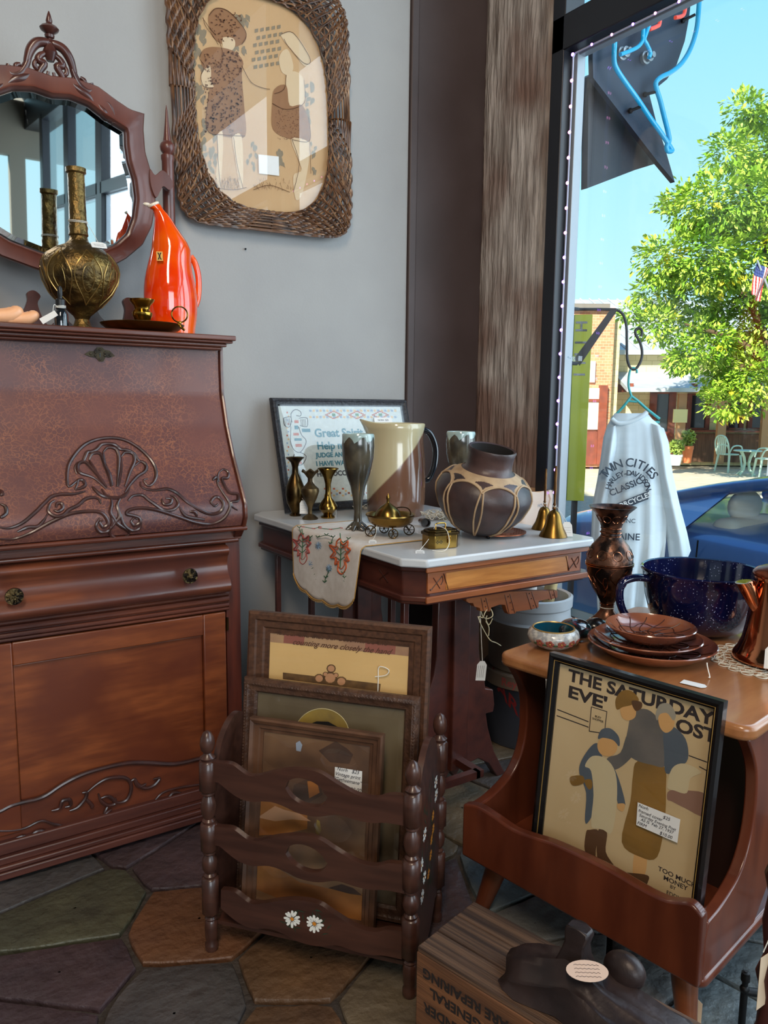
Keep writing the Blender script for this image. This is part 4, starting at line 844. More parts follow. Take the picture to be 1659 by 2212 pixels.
# hanging skirt below the front
def sk_(pts): return [(aY(x, y, 1.45).x, aY(x, y, 1.45).z) for x, y in pts]
zz = lambda pts: [(900+x/4.607, 1280+y/4.607) for x, y in pts]
S = sk_(zz([(465, 75), (490, 95), (530, 95), (545, 130), (600, 145), (605, 175), (700, 178), (712, 140), (800, 110), (850, 115), (865, 170), (885, 205), (950, 200), (960, 180), (1110, 160), (1180, 138), (1185, 75), (1285, 55), (1290, 65), (1370, 40), (1370, -30), (465, -10)]))
b = MB(axes((0, 1.45, 0), (1, 0, 0), (0, 0, 1))); b.prism(S, -.004, .012, M_wal)
for (xa, ya, xb, yb) in ((610, 45, 635, 175), (655, 40, 690, 172), (845, 10, 890, 205), (895, 5, 945, 195), (1060, -10, 1110, 160), (1110, -20, 1165, 150), (1285, -30, 1310, 60), (1330, -30, 1350, 55)):
    (u0, v0), (u1, v1) = sk_(zz([(xa, ya), (xb, yb)])); b.tube([(u0, v0, .0122), (u1, v1, .0122)], .0011, 5, M_carve)
for (xa, ya) in ((645, 75), (655, 130), (880, 30), (900, 90), (920, 160), (1090, 0), (1110, 50), (1130, 120), (1325, 15)):
    u, v = sk_(zz([(xa, ya)]))[0]; b.sphere((u, v, .012), .0022, M_carve, 8)
b.build('front_bracket', None, tb, bevel=.0015)
# two carved pedestals, each a shaped board with flaring feet, joined by a stretcher
tk = [aY(x, y, 1.60) for x, y in zz([(590, 180), (590, 540), (605, 700), (640, 830), (655, 940), (730, 950), (745, 1100), (730, 1175), (660, 1190), (680, 1330), (740, 1560), (830, 1740), (930, 1900), (1000, 2030)])]
R_ = [(p.x, p.z) for p in tk if p.z > .01]; R_.append((R_[-1][0]+.012, 0)); R_[-1] = (R_[-1][0], 0); CXT = 1.30; tipx = R_[-1][0]
R_ += [(tipx-.035, 0), (tipx-.07, .05), (tipx-.11, .075), (CXT+.05, .07), (CXT+.035, .045), (CXT+.018, .065), (CXT, .04)]
R_ = [(x, z) for x, z in R_]; Lf = [(2*CXT-x, z) for x, z in reversed(R_[:-1])]; prf = R_+Lf
for yy in (1.60, 2.10):
    b = MB(axes((0, yy, 0), (1, 0, 0), (0, 0, 1))); top = TT-.11; P_ = [(x, min(z, top)) for x, z in prf]; P_[0] = (P_[0][0], top); P_[-1] = (P_[-1][0], top); b.prism(P_, -.014, .014); b.M = Matrix()
    b.bb((CXT-.028, yy-.03, .07), (CXT+.028, yy+.03, TT-.11)); b.build('pedestal', M_wald, tb, bevel=.003)
b = MB(); b.bb((CXT-.012, 1.6, .14), (CXT+.012, 2.1, .22)); b.build('stretcher', M_wald, tb, bevel=.003)
for px_, py_ in ((1.06, 2.22), (1.05, 1.49), (1.10, 1.62), (1.055, 1.98)):
    b = MB(); b.bb((px_-.008, py_-.008, .10), (px_+.008, py_+.008, TT-.11)); b.build('slender_post', M_wald, tb, bevel=.002)
b = MB()
for yy in (1.49, 1.62, 1.98, 2.22): b.bb((1.045, yy-.01, .085), (CXT-.0, yy+.01, .105))
b.bb((CXT-.012, 1.48, .085), (CXT+.012, 2.23, .105)); b.build('base_rail', M_wald, tb)
# string and tag on the table, and loose twine
sa = aY(1037, 1318, 1.445); sb = aY(1042, 1428, 1.445)
b = MB(); b.tube([sa, sb], .0009, 5); b.build('tag_string', M_string, tb)
T = Matrix.Translation(sb) @ Matrix.Rotation(FACE+.2, 4, 'Z') @ Matrix.Rotation(PI/2, 4, 'X') @ Matrix.Rotation(-.08, 4, 'Z')
b = MB(T); b.prism([(-.013, -.052), (.013, -.052), (.013, -.01), (.006, 0), (-.006, 0), (-.013, -.01)], -.0003, .0003, M_tag)
for k in range(4): b.tube([(-.009+.005*k, -.012-i*.004, .0006) for i in range(9)], .0004, 3, M_ink)
b.build('price_tag', None, tb, smooth=0)
tw = [[(610, 240), (640, 320), (700, 430), (740, 480), (790, 500), (840, 530)], [(690, 290), (720, 350), (715, 430)], [(640, 190), (660, 240), (700, 260), (750, 240), (755, 200), (720, 150), (680, 200), (660, 250), (620, 240), (630, 300)], [(700, 230), (690, 270), (720, 320), (755, 260)]]
b = MB()
for c in tw: b.tube(curve([aY(900+x/4.607, 1280+y/4.607, 1.435+.004*(i % 3)) for i, (x, y) in enumerate(c)], 4), .0013, 6)
b.build('twine', mat('jute', (206, 194, 160), .9), tb)
# ================================================================ framed sampler leaning against the wall
ph_b, ph_t = 2.225, 2.335
TLc = aY(581, 861, 2.325); 
def samp():
    t_ = Vector((0, .11, TLc.z-TT-.004)).normalized(); o = Vector((TLc.x, 2.325, TLc.z))-t_*((TLc.z-TT-.004)/t_.z); return axes(o, (1, 0, 0), t_), (TLc.z-TT-.004)/t_.z
SF, SH = samp(); 
def SL(x, y):
    q_ = SF.inverted() @ aP(540+x/2.183, 840+y/2.183, SF.translation, SF.to_3x3() @ Vector((0, 0, 1))); return (q_.x, q_.y)
SWd = SL(728, 60)[0]
sm_ = thing('framed_sampler', 'cross-stitch sampler with a totem and lettering in a black frame leaning in the corner', 'picture', SF.translation)
def picframe(M, x0, y0, x1, y1, w_, prof_, m, parent, name='frame', y_bot=None):
    """mitred frame: prof_ = [(inward fraction, height)]"""
    rings = []
    for f_, h_ in prof_: d = w_*f_; rings.append([(x0+d, y0+d, h_), (x1-d, y0+d, h_), (x1-d, y1-d, h_), (x0+d, y1-d, h_)])
    b = MB(M); V = [p for r in rings for p in r]; n_ = len(rings); F = []
    for j in range(n_):
        k = (j+1) % n_
        for i in range(4): F.append((j*4+i, j*4+(i+1) % 4, k*4+(i+1) % 4, k*4+i))
    b.add(V, F); return b.build(name, m, parent, smooth=30)
M_bf = mat('black_carved_frame', (28, 28, 32), .4, c2=(44, 44, 50), sc=60, bump=.7, bsc=120, bd=.004)
PRF = [(0, 0), (0, .010), (.15, .017), (.4, .019), (.6, .014), (.85, .012), (1, .006), (1, 0)]
picframe(SF, 0, 0, SWd, SH, .026, PRF, M_bf, sm_)
b = MB(SF)
for i in range(44): b.sphere((.006+(SWd-.012)*i/43, SH-.009, .017), (.0045, .003, .002), None, 8)
for i in range(26): b.sphere((.009, .01+(SH-.02)*i/25, .017), (.003, .0045, .002), None, 8)
b.build('beading', M_bf, sm_)
C_lin = mat('linen', (196, 204, 200), .85, c2=(184, 192, 190), sc=90); C_aq = mat('aqua_thread', (62, 120, 136), .8); C_rd = mat('rust_thread', (178, 96, 70), .8); C_tn = mat('tan_thread', (206, 172, 120), .8); C_bl = mat('blue_grey_thread', (130, 150, 172), .8); C_dk = mat('dark_thread', (54, 60, 72), .8); C_gn = mat('green_thread', (84, 128, 92), .8)
b = MB(SF); b.bb((.02, .02, .002), (SWd-.02, SH-.02, .005)); clo = b.build('cloth', C_lin, sm_, smooth=0)
b = MB(SF)
def sb_(x, y, w_, h_, m): u, v = SL(x, y); s_ = SL(x+w_, y); t_ = SL(x, y+h_); b.add([(u, v, .0056), (s_[0], s_[1], .0056), (s_[0], t_[1], .0056), (u, t_[1], .0056)], [(0, 1, 2, 3)], m)
for k in range(26):
    sb_(275+k*16, 100, 11, 10, (C_bl, C_tn)[k % 2]); sb_(275+k*16, 130, 11, 10, (C_bl, C_tn)[(k+1) % 2])
for cx in (390, 500, 610):
    for k in range(5):
        sb_(cx-40+k*8, 122-k*4, 8, 6, C_rd); sb_(cx+k*8, 106+k*4, 8, 6, C_rd); sb_(cx-40+k*8, 122+k*4, 8, 6, C_rd); sb_(cx+k*8, 138-k*4, 8, 6, C_rd)
    sb_(cx-8, 118, 16, 12, C_gn)
for k in range(18): sb_(345+k*14, 468+(k % 3)*10, 10, 9, (C_rd, C_tn, C_bl)[k % 3]); sb_(345+k*14, 500-(k % 3)*6, 10, 9, (C_tn, C_bl, C_rd)[k % 3])
for k in range(22): sb_(168+(k % 2)*6, 110+k*18, 7, 8, (C_rd, C_tn, C_bl)[k % 3])
def sl_(pts, m, r=.0011): b.tube(curve([(*SL(x, y), .006) for x, y in pts], 3), r, 4, m)
sl_([(195, 160), (190, 120), (210, 100), (235, 110), (235, 130), (215, 128)], C_dk); sl_([(155, 140), (190, 135), (185, 180), (160, 175), (155, 140)], C_dk); sl_([(230, 140), (265, 140), (265, 180), (232, 175)], C_dk)
for k in range(4): sl_([(162+k*7, 142), (164+k*7, 175)], C_dk, .0008); sl_([(236+k*7, 145), (238+k*7, 178)], C_dk, .0008)
sl_([(190, 180), (188, 250), (205, 290), (235, 300), (262, 250), (240, 220), (225, 180)], C_dk); sl_([(205, 310), (200, 350), (240, 360), (262, 320), (230, 300)], C_dk)
sb_(205, 150, 20, 14, C_rd); sb_(205, 175, 18, 18, C_aq); sb_(200, 210, 26, 12, C_rd); sb_(240, 190, 40, 16, C_aq); sb_(205, 235, 34, 12, C_aq); sb_(210, 262, 30, 14, C_rd); sb_(215, 320, 24, 14, C_gn); sb_(210, 345, 30, 12, C_rd)
def tx(s_, x, y, size, m, bld=.0008, **k):
    u, v = SL(x, y); b.text(s_, size, Matrix.Translation((u, v, .0056)), m, .0003, 'LEFT', bld, **k)
tx('Great Spirit', 300, 212, .040, C_aq, .0012); tx('Help me never to', 312, 272, .036, C_aq, .001); tx('JUDGE ANOTHER', 308, 316, .022, C_aq, .0009); tx('I HAVE WALKED IN', 308, 356, .022, C_aq, .0009); tx('HIS MOCCASINS', 312, 405, .024, C_dk, .0009)
b.build('stitching', None, clo, smooth=0)
u, v = SL(575, 140); w2, v2 = SL(662, 165); b = MB(SF); b.bb((u, v2, .0125), (w2, v, .0135), M_tag); b.text('NORH  $25', .009, Matrix.Translation(((u+w2)/2, (v+v2)/2, .0137)), M_ink, .0001); b.build('price_card', None, sm_, smooth=0)
b = MB(SF); b.bb((.02, .02, .010), (SWd-.02, SH-.02, .012)); b.build('glass', glass_mat('sampler_glass', (1, 1, 1), 1.5, boost=1.0), sm_, smooth=0)
# ================================================================ brass bud vases
def wares(name, label, cat, x, y, hs, m, n=40, group=None, build='body', z=TT+.0002):
    p, k = spot(540+x/2.183, 840+y/2.183, z); k /= 2.183
    t = thing(name, label, cat, p, 0, group); MB().lathe(prof(hs, k), p, n).build(build, m, t); return t, p, k
t, pA, kA = wares('brass_urn', 'dark brass footed urn, leftmost of the three little vases on the marble table', 'vase', 214, 598, [(26, 0), (28, 6), (18, 14), (24, 28), (40, 62), (45, 100), (42, 140), (26, 178), (15, 200), (14, 228), (20, 250), (36, 268), (44, 274), (42, 276), (30, 268), (12, 240), (0, 200)], M_brassd, group='brass bud vases')
ptag(t, pA+Vector((0, -.01, .082)), pA+Vector((.012, -.035, .052)), .025, .042, FACE, .1)
t, pB, kB = wares('scalloped_vase', 'small brass vase with a ruffled rim, middle of the three little vases', 'vase', 284, 614, [(36, 0), (38, 5), (26, 16), (10, 26), (9, 44), (14, 64), (32, 100), (43, 132), (40, 146), (24, 160), (11, 178), (11, 196), (20, 216), (36, 226), (40, 229), (30, 224), (9, 190), (0, 170)], mat('worn_brass', (112, 92, 60), .4, metal=.85, c2=(70, 56, 40), sc=30), group='brass bud vases')
bo = t.children[0].data
for v in bo.vertices:
    if v.co.z > 208*kB: a = math.atan2(v.co.y, v.co.x); v.co.z += math.cos(6*a)*.004
t, pC, kC = wares('trumpet_vase', 'polished brass vase with a trumpet neck, rightmost of the three little vases', 'vase', 368, 608, [(32, 0), (34, 6), (22, 16), (26, 24), (44, 42), (44, 56), (34, 74), (18, 96), (13, 120), (14, 160), (22, 196), (42, 222), (50, 232), (49, 235), (38, 225), (12, 170), (0, 150)], mat('shiny_brass', (136, 106, 52), .2, metal=1), group='brass bud vases')
b = MB(); b.tube([pC+Vector((13*kC*math.cos(i*PI/8), 13*kC*math.sin(i*PI/8), 112*kC)) for i in range(16)], .0006, 5, None, True); b.build('string', M_string, t)
ptag(t, pC+Vector((.008, -.003, 112*kC)), pC+Vector((.026, 0, .026)), .012, .032, FACE-.7, .1)
# goblets
M_gob = mat('goblet_glaze', (66, 62, 52), .16, c2=(96, 88, 72), sc=9, coat=.8, c3=(48, 46, 42), sc3=14); M_gl2 = mat('pale_drip_glaze', (178, 196, 190), .14, coat=.8, c2=(150, 172, 170), sc=20)
def goblet(label, x, y, sc_, g):
    t, p, k = wares('goblet', label, 'goblet', x, y, [(a*sc_, h*sc_) for a, h in [(30, 5), (28, 14), (20, 40), (18, 90), (24, 150), (36, 210), (58, 270), (73, 340), (77, 400), (73, 445), (71, 452), (66, 448), (66, 400), (40, 300), (0, 260)]], M_gob, group=g)
    k *= sc_; b = MB(); n_ = 40
    R = []; dr = [446-abs(math.sin(i*.55))*26-(i % 5 == 0)*10 for i in range(n_)]
    for rr, hh in ((74.6, None), (74.6, 440), (74, 448), (71, 455), (66, 450), (65, 400)): R.append([p+Vector(((rr+.9)*k*math.cos(2*PI*i/n_), (rr+.9)*k*math.sin(2*PI*i/n_), (dr[i] if hh is None else hh)*k)) for i in range(n_)])
    for i in range(n_): h_ = dr[i]; r_ = 73+4.2*(445-h_)/45+.6; R[0][i] = p+Vector((r_*k*math.cos(2*PI*i/n_), r_*k*math.sin(2*PI*i/n_), h_*k))
    b.loft(R, cap=False); b.build('drip_glaze', M_gl2, t, smooth=60)
    b = MB()
    for i in range(7):
        a = i*2*PI/7; b.tube(curve([p+Vector((10*k*math.cos(a), 10*k*math.sin(a), 36*k)), p+Vector((34*k*math.cos(a), 34*k*math.sin(a), 16*k)), p+Vector((58*k*math.cos(a+.2), 58*k*math.sin(a+.2), 6*k))]), [14*k]*8+[12*k, 10*k, 8*k, 6*k, 4*k], 8)
    b.build('foot', M_gob, t, smooth=70); return t
goblet('tall dark pottery goblet with a drip-glazed rim left of the big pitcher', 508, 668, 1.0, 'pottery goblets'); goblet('pottery goblet half hidden behind the leather-laced clay pot', 985, 612, .9, 'pottery goblets')
# ================================================================ big pottery pitcher
p, k = spot(540+687/2.183, 840+592/2.183, TT); k /= 2.183
pt_ = thing('pottery_pitcher', 'big cream and brown glazed pottery pitcher with a black handle on the marble table', 'pitcher', p)
m = bpy.data.materials.new('two_tone_glaze'); m.use_nodes = True; n = m.node_tree; bs = n.nodes['Principled BSDF']; N = n.nodes.new; L = n.links.new
tc_ = N('ShaderNodeTexCoord'); sp_ = N('ShaderNodeSeparateXYZ'); L(tc_.outputs['Object'], sp_.inputs[0])
# glaze border runs diagonally down across the front of the pot
ma = N('ShaderNodeVectorMath'); ma.operation = 'DOT_PRODUCT'; ma.inputs[1].default_value = (1.13, -.745, 0); L(tc_.outputs['Object'], ma.inputs[0]); mb = N('ShaderNodeMath'); mb.operation = 'SUBTRACT'; L(sp_.outputs['Z'], mb.inputs[0]); L(ma.outputs['Value'], mb.inputs[1])
mq = N('ShaderNodeMath'); mq.operation = 'MULTIPLY_ADD'; L(sp_.outputs['X'], mq.inputs[0]); L(sp_.outputs['X'], mq.inputs[1]); mq.inputs[2].default_value = 0
mb2 = N('ShaderNodeMath'); mb2.operation = 'MULTIPLY_ADD'; L(mq.outputs[0], mb2.inputs[0]); mb2.inputs[1].default_value = -3; L(mb.outputs[0], mb2.inputs[2])
rp = N('ShaderNodeValToRGB'); rp.color_ramp.interpolation = 'LINEAR'; L(mb2.outputs[0], rp.inputs[0]); E_ = rp.color_ramp.elements
E_[0].position = .142; E_[0].color = lin((118, 84, 66)); E_[1].position = .148; E_[1].color = lin((196, 184, 148))
no = N('ShaderNodeTexNoise'); no.inputs['Scale'].default_value = 14; L(tc_.outputs['Object'], no.inputs['Vector']); mx_ = N('ShaderNodeMix'); mx_.data_type = 'RGBA'; mx_.blend_type = 'MULTIPLY'; mx_.inputs[0].default_value = .35; L(rp.outputs[0], mx_.inputs[6]); L(no.outputs['Color'], mx_.inputs[7]); L(rp.outputs[0], bs.inputs['Base Color'])
bs.inputs['Roughness'].default_value = .16; bs.inputs['Coat Weight'].default_value = .6
b = MB(); n_ = 48; rows = [(128, 0), (133, 10), (137, 80), (138, 180), (134, 260), (128, 310), (124, 350), (128, 400), (132, 424), (128, 428), (120, 420), (116, 360), (120, 200), (0, 190)]
R = []
for r_, h_ in rows:
    ring = []
    for i in range(n_):
        a = 2*PI*i/n_; f_ = max(0, math.cos(a-PI+.55))**10*max(0, (h_-330)/95); ring.append(p+Vector((r_*k*math.cos(a)*(1+.32*f_), r_*k*math.sin(a)*(1+.32*f_), h_*k+f_*.012)))
    R.append(ring)
b.loft(R, cap=True); b.build('body', m, pt_, smooth=60)
hd = math.radians(-22); dv = Vector((math.cos(hd), math.sin(hd), 0))
b = MB(); b.tube(curve([p+dv*(122*k)+Vector((0, 0, 398*k)), p+dv*(160*k)+Vector((0, 0, 380*k)), p+dv*(188*k)+Vector((0, 0, 310*k)), p+dv*(184*k)+Vector((0, 0, 230*k)), p+dv*(160*k)+Vector((0, 0, 170*k)), p+dv*(132*k)+Vector((0, 0, 160*k))], 5), 15*k, 12, up=None); b.build('handle', mat('black_glaze', (16, 18, 24), .1, coat=.8), pt_, smooth=70)
# ================================================================ clay pot laced with rawhide
p, k = spot(540+1066/2.183, 840+664/2.183, TT+.017); k /= 2.183
T = Fm(p, 0) @ Matrix.Rotation(math.radians(11), 4, Vector((.834, -.552, 0))) @ Matrix.Rotation(math.radians(8), 4, Vector((.552, .834, 0)))
cp = thing('clay_pot', 'round dark clay pot laced with rawhide strips on a copper trivet', 'pot', p)
PP_ = [(90, 4), (100, 8), (150, 42), (195, 100), (220, 165), (222, 200), (205, 240), (170, 272), (130, 292), (108, 304), (104, 330), (106, 372), (112, 392), (108, 400), (98, 396), (92, 370), (90, 300), (160, 240), (0, 200)]
M_clay = mat('dark_clay', (62, 46, 44), .4, c2=(84, 62, 58), sc=12, bump=.25, bsc=60, bd=.004, c3=(46, 36, 38), sc3=8)
MB(T).lathe([(0.0001, 4*k)]+prof(PP_[:15], k), (0, 0, 0), 56, cap=False).build('body', M_clay, cp, smooth=60)
MB(T).lathe(prof([(98.5, 396), (92, 370), (90, 300), (160, 240), (180, 160), (120, 50), (0, 30)], k), (0, 0, 0), 56, cap=False).build('sooty_interior', mat('soot', (20, 16, 16), .9), cp, smooth=60)  # shade inside the mouth is put into this near-black colour
M_raw = mat('rawhide', (186, 156, 120), .6, c2=(160, 130, 98), sc=30)
def pr_at(h):
    for (r0, h0), (r1, h1) in zip(PP_[:13], PP_[1:13]):
        if h0 <= h <= h1: return r0+(r1-r0)*(h-h0)/(h1-h0)
    return 60
def cpnt(a, h, l=2.5): r = (pr_at(h)+l)*k; return (r*math.cos(a), r*math.sin(a), h*k)
b = MB(T); nn_ = 96; lo2 = [262-22*abs(math.sin(3.5*(2*PI*i/nn_)))**.7*-1 for i in range(nn_)]
R = [[cpnt(2*PI*i/nn_, 296-0*i, 2) for i in range(nn_)], [cpnt(2*PI*i/nn_, 284, 3) for i in range(nn_)], [cpnt(2*PI*i/nn_, 240+30*abs(math.sin(4*(2*PI*i/nn_)/1))**.6, 3) for i in range(nn_)], [cpnt(2*PI*i/nn_, 238+30*abs(math.sin(4*(2*PI*i/nn_)))**.6, .5) for i in range(nn_)]]
b.loft(R, cap=False); b.build('rawhide_collar', M_raw, cp, smooth=60)
for i in range(8):
    a = i*PI/4+.0
    for da in (-.055, .055):
        b = MB(T); b.tube([cpnt(a+da*(.4+.9*math.sin(PI*min(1, t/14))), 246-238*t/14, 2.5) for t in range(15)], 4.4*k, 7); b.build('rawhide_strap', M_raw, cp, smooth=70)
    b = MB(T); b.tube([cpnt(a+.785*t/12, 238+30*abs(math.sin(4*(a+.785*t/12)))**.6, 3.5) for t in range(13)], 4.4*k, 7); b.build('rawhide_lace', M_raw, cp, smooth=70)
pp, kk = spot(540+1150/2.183, 840+672/2.183, TT+.008)
# trivet under it
M_cop = mat('copper', (176, 104, 74), .3, metal=.9, c2=(140, 80, 58), sc=20)
tp = aZ(1072, 1147, TT+.01); tp.z = TT; tv = thing('copper_trivet', 'round perforated copper trivet on little black feet under the clay pot', 'trivet', tp)
b = MB(); RT = .082
ring_o = [(RT*math.cos(2*PI*i/60), RT*math.sin(2*PI*i/60)) for i in range(60)]
b.lathe([(RT-.006, .008), (RT, .008), (RT, .011), (RT-.006, .011), (RT-.006, .008)], tp, 60, cap=False)
for i in range(-8, 9):
    c_ = i*.0098; h_ = math.sqrt(max(0, (RT-.004)**2-c_*c_)); b.bb((tp.x-h_, tp.y+c_-.0024, tp.z+.009), (tp.x+h_, tp.y+c_+.0024, tp.z+.0105)); b.bb((tp.x+c_-.0024, tp.y-h_, tp.z+.0091), (tp.x+c_+.0024, tp.y+h_, tp.z+.0104))
b.lathe([(.001, .009), (.05, .009), (.05, .0106), (.001, .0106)], tp, 40); b.build('plate', M_cop, tv)
for a in (-.55, 1.6, 3.7): MB().lathe([(.004, 0), (.006, .004), (.004, .009)], tp+Vector(((RT-.008)*math.cos(a), (RT-.008)*math.sin(a), 0)), 12).build('foot', M_black, tv)
# ================================================================ more wares on the marble table
def zt(x, y): return 540+x/2.183, 840+y/2.183
# wheeled brass brazier
p, k = spot(*zt(662, 694), TT+.0042); k /= 2.183
M_br2 = mat('brazier_brass', (150, 118, 58), .24, metal=.95, c2=(112, 84, 42), sc=16)
ca = thing('brass_cart', 'little brass cart bowl on spoked wheels with a domed lid on the marble table', 'ornament', p)
MB().lathe(prof([(40, 46), (80, 52), (102, 70), (112, 96), (118, 100), (117, 106), (108, 102), (90, 74), (40, 60), (0, 58)], k), p, 40).build('bowl', M_br2, ca)
MB().lathe(prof([(92, 84), (64, 92), (62, 100), (54, 118), (36, 138), (18, 150), (8, 158), (7, 170), (10, 176), (9, 186), (4, 194), (0, 202)], k), p+Vector((-.002, .01, 0)), 32).build('lid', M_br2, ca)
b = MB(); b.tube(curve([p+Vector((.02, .112*k*400*0+.047, 104*k)), p+Vector((.045, .03, 124*k)), p+Vector((.052, 0, 128*k)), p+Vector((.05, -.02, 116*k)), p+Vector((.046, -.026, 100*k))]), .0016, 6); b.build('bail', M_brassd, ca)
for dx, dy, r_ in ((-.052, .018, .0155), (.050, -.016, .0155), (-.018, -.040, .0135), (.010, .046, .0135)):
    T = axes(p+Vector((dx, dy, r_)), (math.cos(-.5), math.sin(-.5), 0), (0, 0, 1)); b = MB(T)
    b.tube([(r_*.9*math.cos(2*PI*i/24), r_*.9*math.sin(2*PI*i/24), 0) for i in range(24)], .0016, 6, None, True)
    for s_ in range(6): b.tube([(0, 0, 0), (r_*.9*math.cos(s_*PI/3), r_*.9*math.sin(s_*PI/3), 0)], .0009, 5)
    b.sphere((0, 0, 0), .003, None, 8); b.M = Matrix(); b.tube([p+Vector((dx, dy, r_)), p+Vector((dx*.6, dy*.6, 62*k))], .0018, 6); b.build('wheel', M_brassd, ca)
ptag(ca, p+Vector((-.05, -.01, .034)), p+Vector((-.085, -.045, .004)), .02, .026, FACE, 1.3)
# small black spyglass end
q, k2 = spot(*zt(826, 652), TT); b = MB(axes(q+Vector((0, 0, .0135)), (.83, -.55, 0), (0, 0, 1), (-.3, -.95, .02)))
b.lathe([(.008, -.04), (.009, -.02), (.011, -.004), (.0135, .0), (.0135, .008), (.011, .008), (.010, -.006), (.0001, -.006)], n=24)
tag(b.build('spyglass', mat('black_horn', (24, 22, 22), .3, coat=.3), None, q), 'small black horn-shaped tube lying between the brass cart and the brass box', 'tube')
# crumpled crochet lace
M_lace = mat('crochet_lace', (214, 206, 190), .85, c2=(188, 178, 160), sc=60)
q = spot(*zt(905, 622), TT)[0]; b = MB()
for i in range(26):
    c = q+Vector((rnd.uniform(-.035, .045), rnd.uniform(-.01, .05), rnd.uniform(.003, .026))); a = rnd.uniform(0, 6)
    b.tube(curve([c+Vector((.018*math.cos(a+t)*rnd.uniform(.6, 1.2), .014*math.sin(a+t), max(-c.z+TT+.002, .006*math.sin(3*t)))) for t in (0, .9, 1.8, 2.7, 3.6, 4.5, 5.4)], 3, True), .0013, 4, None, True)
tag(b.build('crochet_lace', M_lace, None, q), 'crumpled heap of cream crochet lace behind the brass box', 'lace')
q = spot(*zt(540, 572), TT)[0]; b = MB()
for i in range(14):
    c = q+Vector((rnd.uniform(-.02, .03), rnd.uniform(0, .04), rnd.uniform(.003, .014))); a = rnd.uniform(0, 6)
    b.tube(curve([c+Vector((.014*math.cos(a+t), .012*math.sin(a+t), .004*math.sin(3*t))) for t in (0, .9, 1.8, 2.7, 3.6, 4.5, 5.4)], 3, True), .0013, 4, None, True)
tag(b.build('crochet_lace', M_lace, None, q), 'bit of cream crochet lace between the tall goblet and the pitcher', 'lace')
# octagonal brass box with hasp
p, k = spot(*zt(925, 755), TT); k /= 2.183
bx = thing('brass_box', 'small eight-sided brass box with handle and hasp near the table front', 'box', p)
ba = -.12; T = Fm(p, ba); W_, D_ = .043, .028
def octo(w_, d_, c): return [(-w_+c, -d_), (w_-c, -d_), (w_, -d_+c), (w_, d_-c), (w_-c, d_), (-w_+c, d_), (-w_, d_-c), (-w_, -d_+c)]
T = Fm(p+Vector((.004, .03, 0)), ba)
b = MB(T); b.prism(octo(W_, D_, .012), .001, .034); b.build('body', M_br2, bx, bevel=.001)
b = MB(T); b.prism(octo(W_+.003, D_+.003, .013), .034, .041); b.prism(octo(W_-.002, D_-.002, .012), .041, .046); b.prism(octo(W_-.010, D_-.009, .010), .046, .0485); b.build('lid', M_brassd, bx, bevel=.001)
b = MB(T); b.tube(curve([(-.014, 0, .048), (-.014, 0, .058), (-.008, 0, .0605), (.008, 0, .0605), (.014, 0, .058), (.014, 0, .048)]), .0017, 8); b.build('handle', M_brassb, bx)
b = MB(T); b.box((.008, -D_-.001, .036), (.009, .003, .018)); b.box((.008, -D_-.0025, .020), (.007, .003, .011)); b.tube([(.008+.003*math.cos(t), -D_-.0045, .027+.005*math.sin(t)) for t in [2*PI*i/14 for i in range(14)]], .0009, 5, None, True); b.build('hasp', M_brassb, bx, bevel=.0005)
b = MB(T)
for hx_ in (-.024, -.014):
    for dx, dz in ((0, .003), (0, -.003), (.003, 0), (-.003, 0)): b.box((hx_+dx, -D_-.0003, .018+dz), (.0022, .001, .0022))
b.build('piercing', M_black, bx)
ptag(bx, p+Vector((-.012, .03, .056)), p+Vector((-.075, .008, .003)), .022, .034, -.6, 1.45)
b = MB(); b.tube(curve([p+Vector((-.012, .03, .056)), p+Vector((-.006, -.006, .05)), p+Vector((-.008, -.022, .02)), p+Vector((-.03, -.03, .003)), p+Vector((-.05, -.01, .003))], 5), .0008, 5); b.build('string', M_string, bx)
# hand bells
def bell(label, x, y, s_):
    p, k = spot(*zt(x, y), TT); k = k/2.183*s_
    t = thing('hand_bell', label, 'bell', p, 0, 'brass hand bells')
    MB().lathe(prof([(60, 0), (67, 2), (62, 14), (48, 40), (38, 70), (32, 98), (24, 116), (12, 124), (6, 128)], k), p, 36).build('bell_cup', mat('bell_brass', (140, 108, 50), .3, metal=.95, c2=(110, 82, 40), sc=14), t)
    MB().lathe(prof([(5, 126), (10, 134), (6, 142), (8, 150), (5, 162), (6, 200), (8, 230), (6, 262), (7, 300), (5, 322), (6, 330), (1, 334)], k), p, 16).build('handle', mat('handle_brass', (122, 86, 46), .36, metal=.8, c2=(94, 62, 36), sc=40), t)
    b = MB(); b.tube([p+Vector((8*k*math.cos(i*PI/5), 8*k*math.sin(i*PI/5), (140+(i % 3)*4)*k)) for i in range(10)], .0008, 5, None, True); b.build('string', M_string, t)
    return t, p, k
t, p, k = bell('small brass hand bell nearest the front corner of the marble table', 1430, 696, 1.0)
ptag(t, p+Vector((.006, -.004, 140*k)), p+Vector((.034, -.016, .040)), .026, .042, FACE, .5)
t, p, k = bell('dark brass hand bell just behind the other bell', 1385, 662, .86)
ptag(t, p+Vector((-.006, 0, 140*k)), p+Vector((-.006, -.024, .03)), .012, .02, FACE-1.2, .2, None, 1)
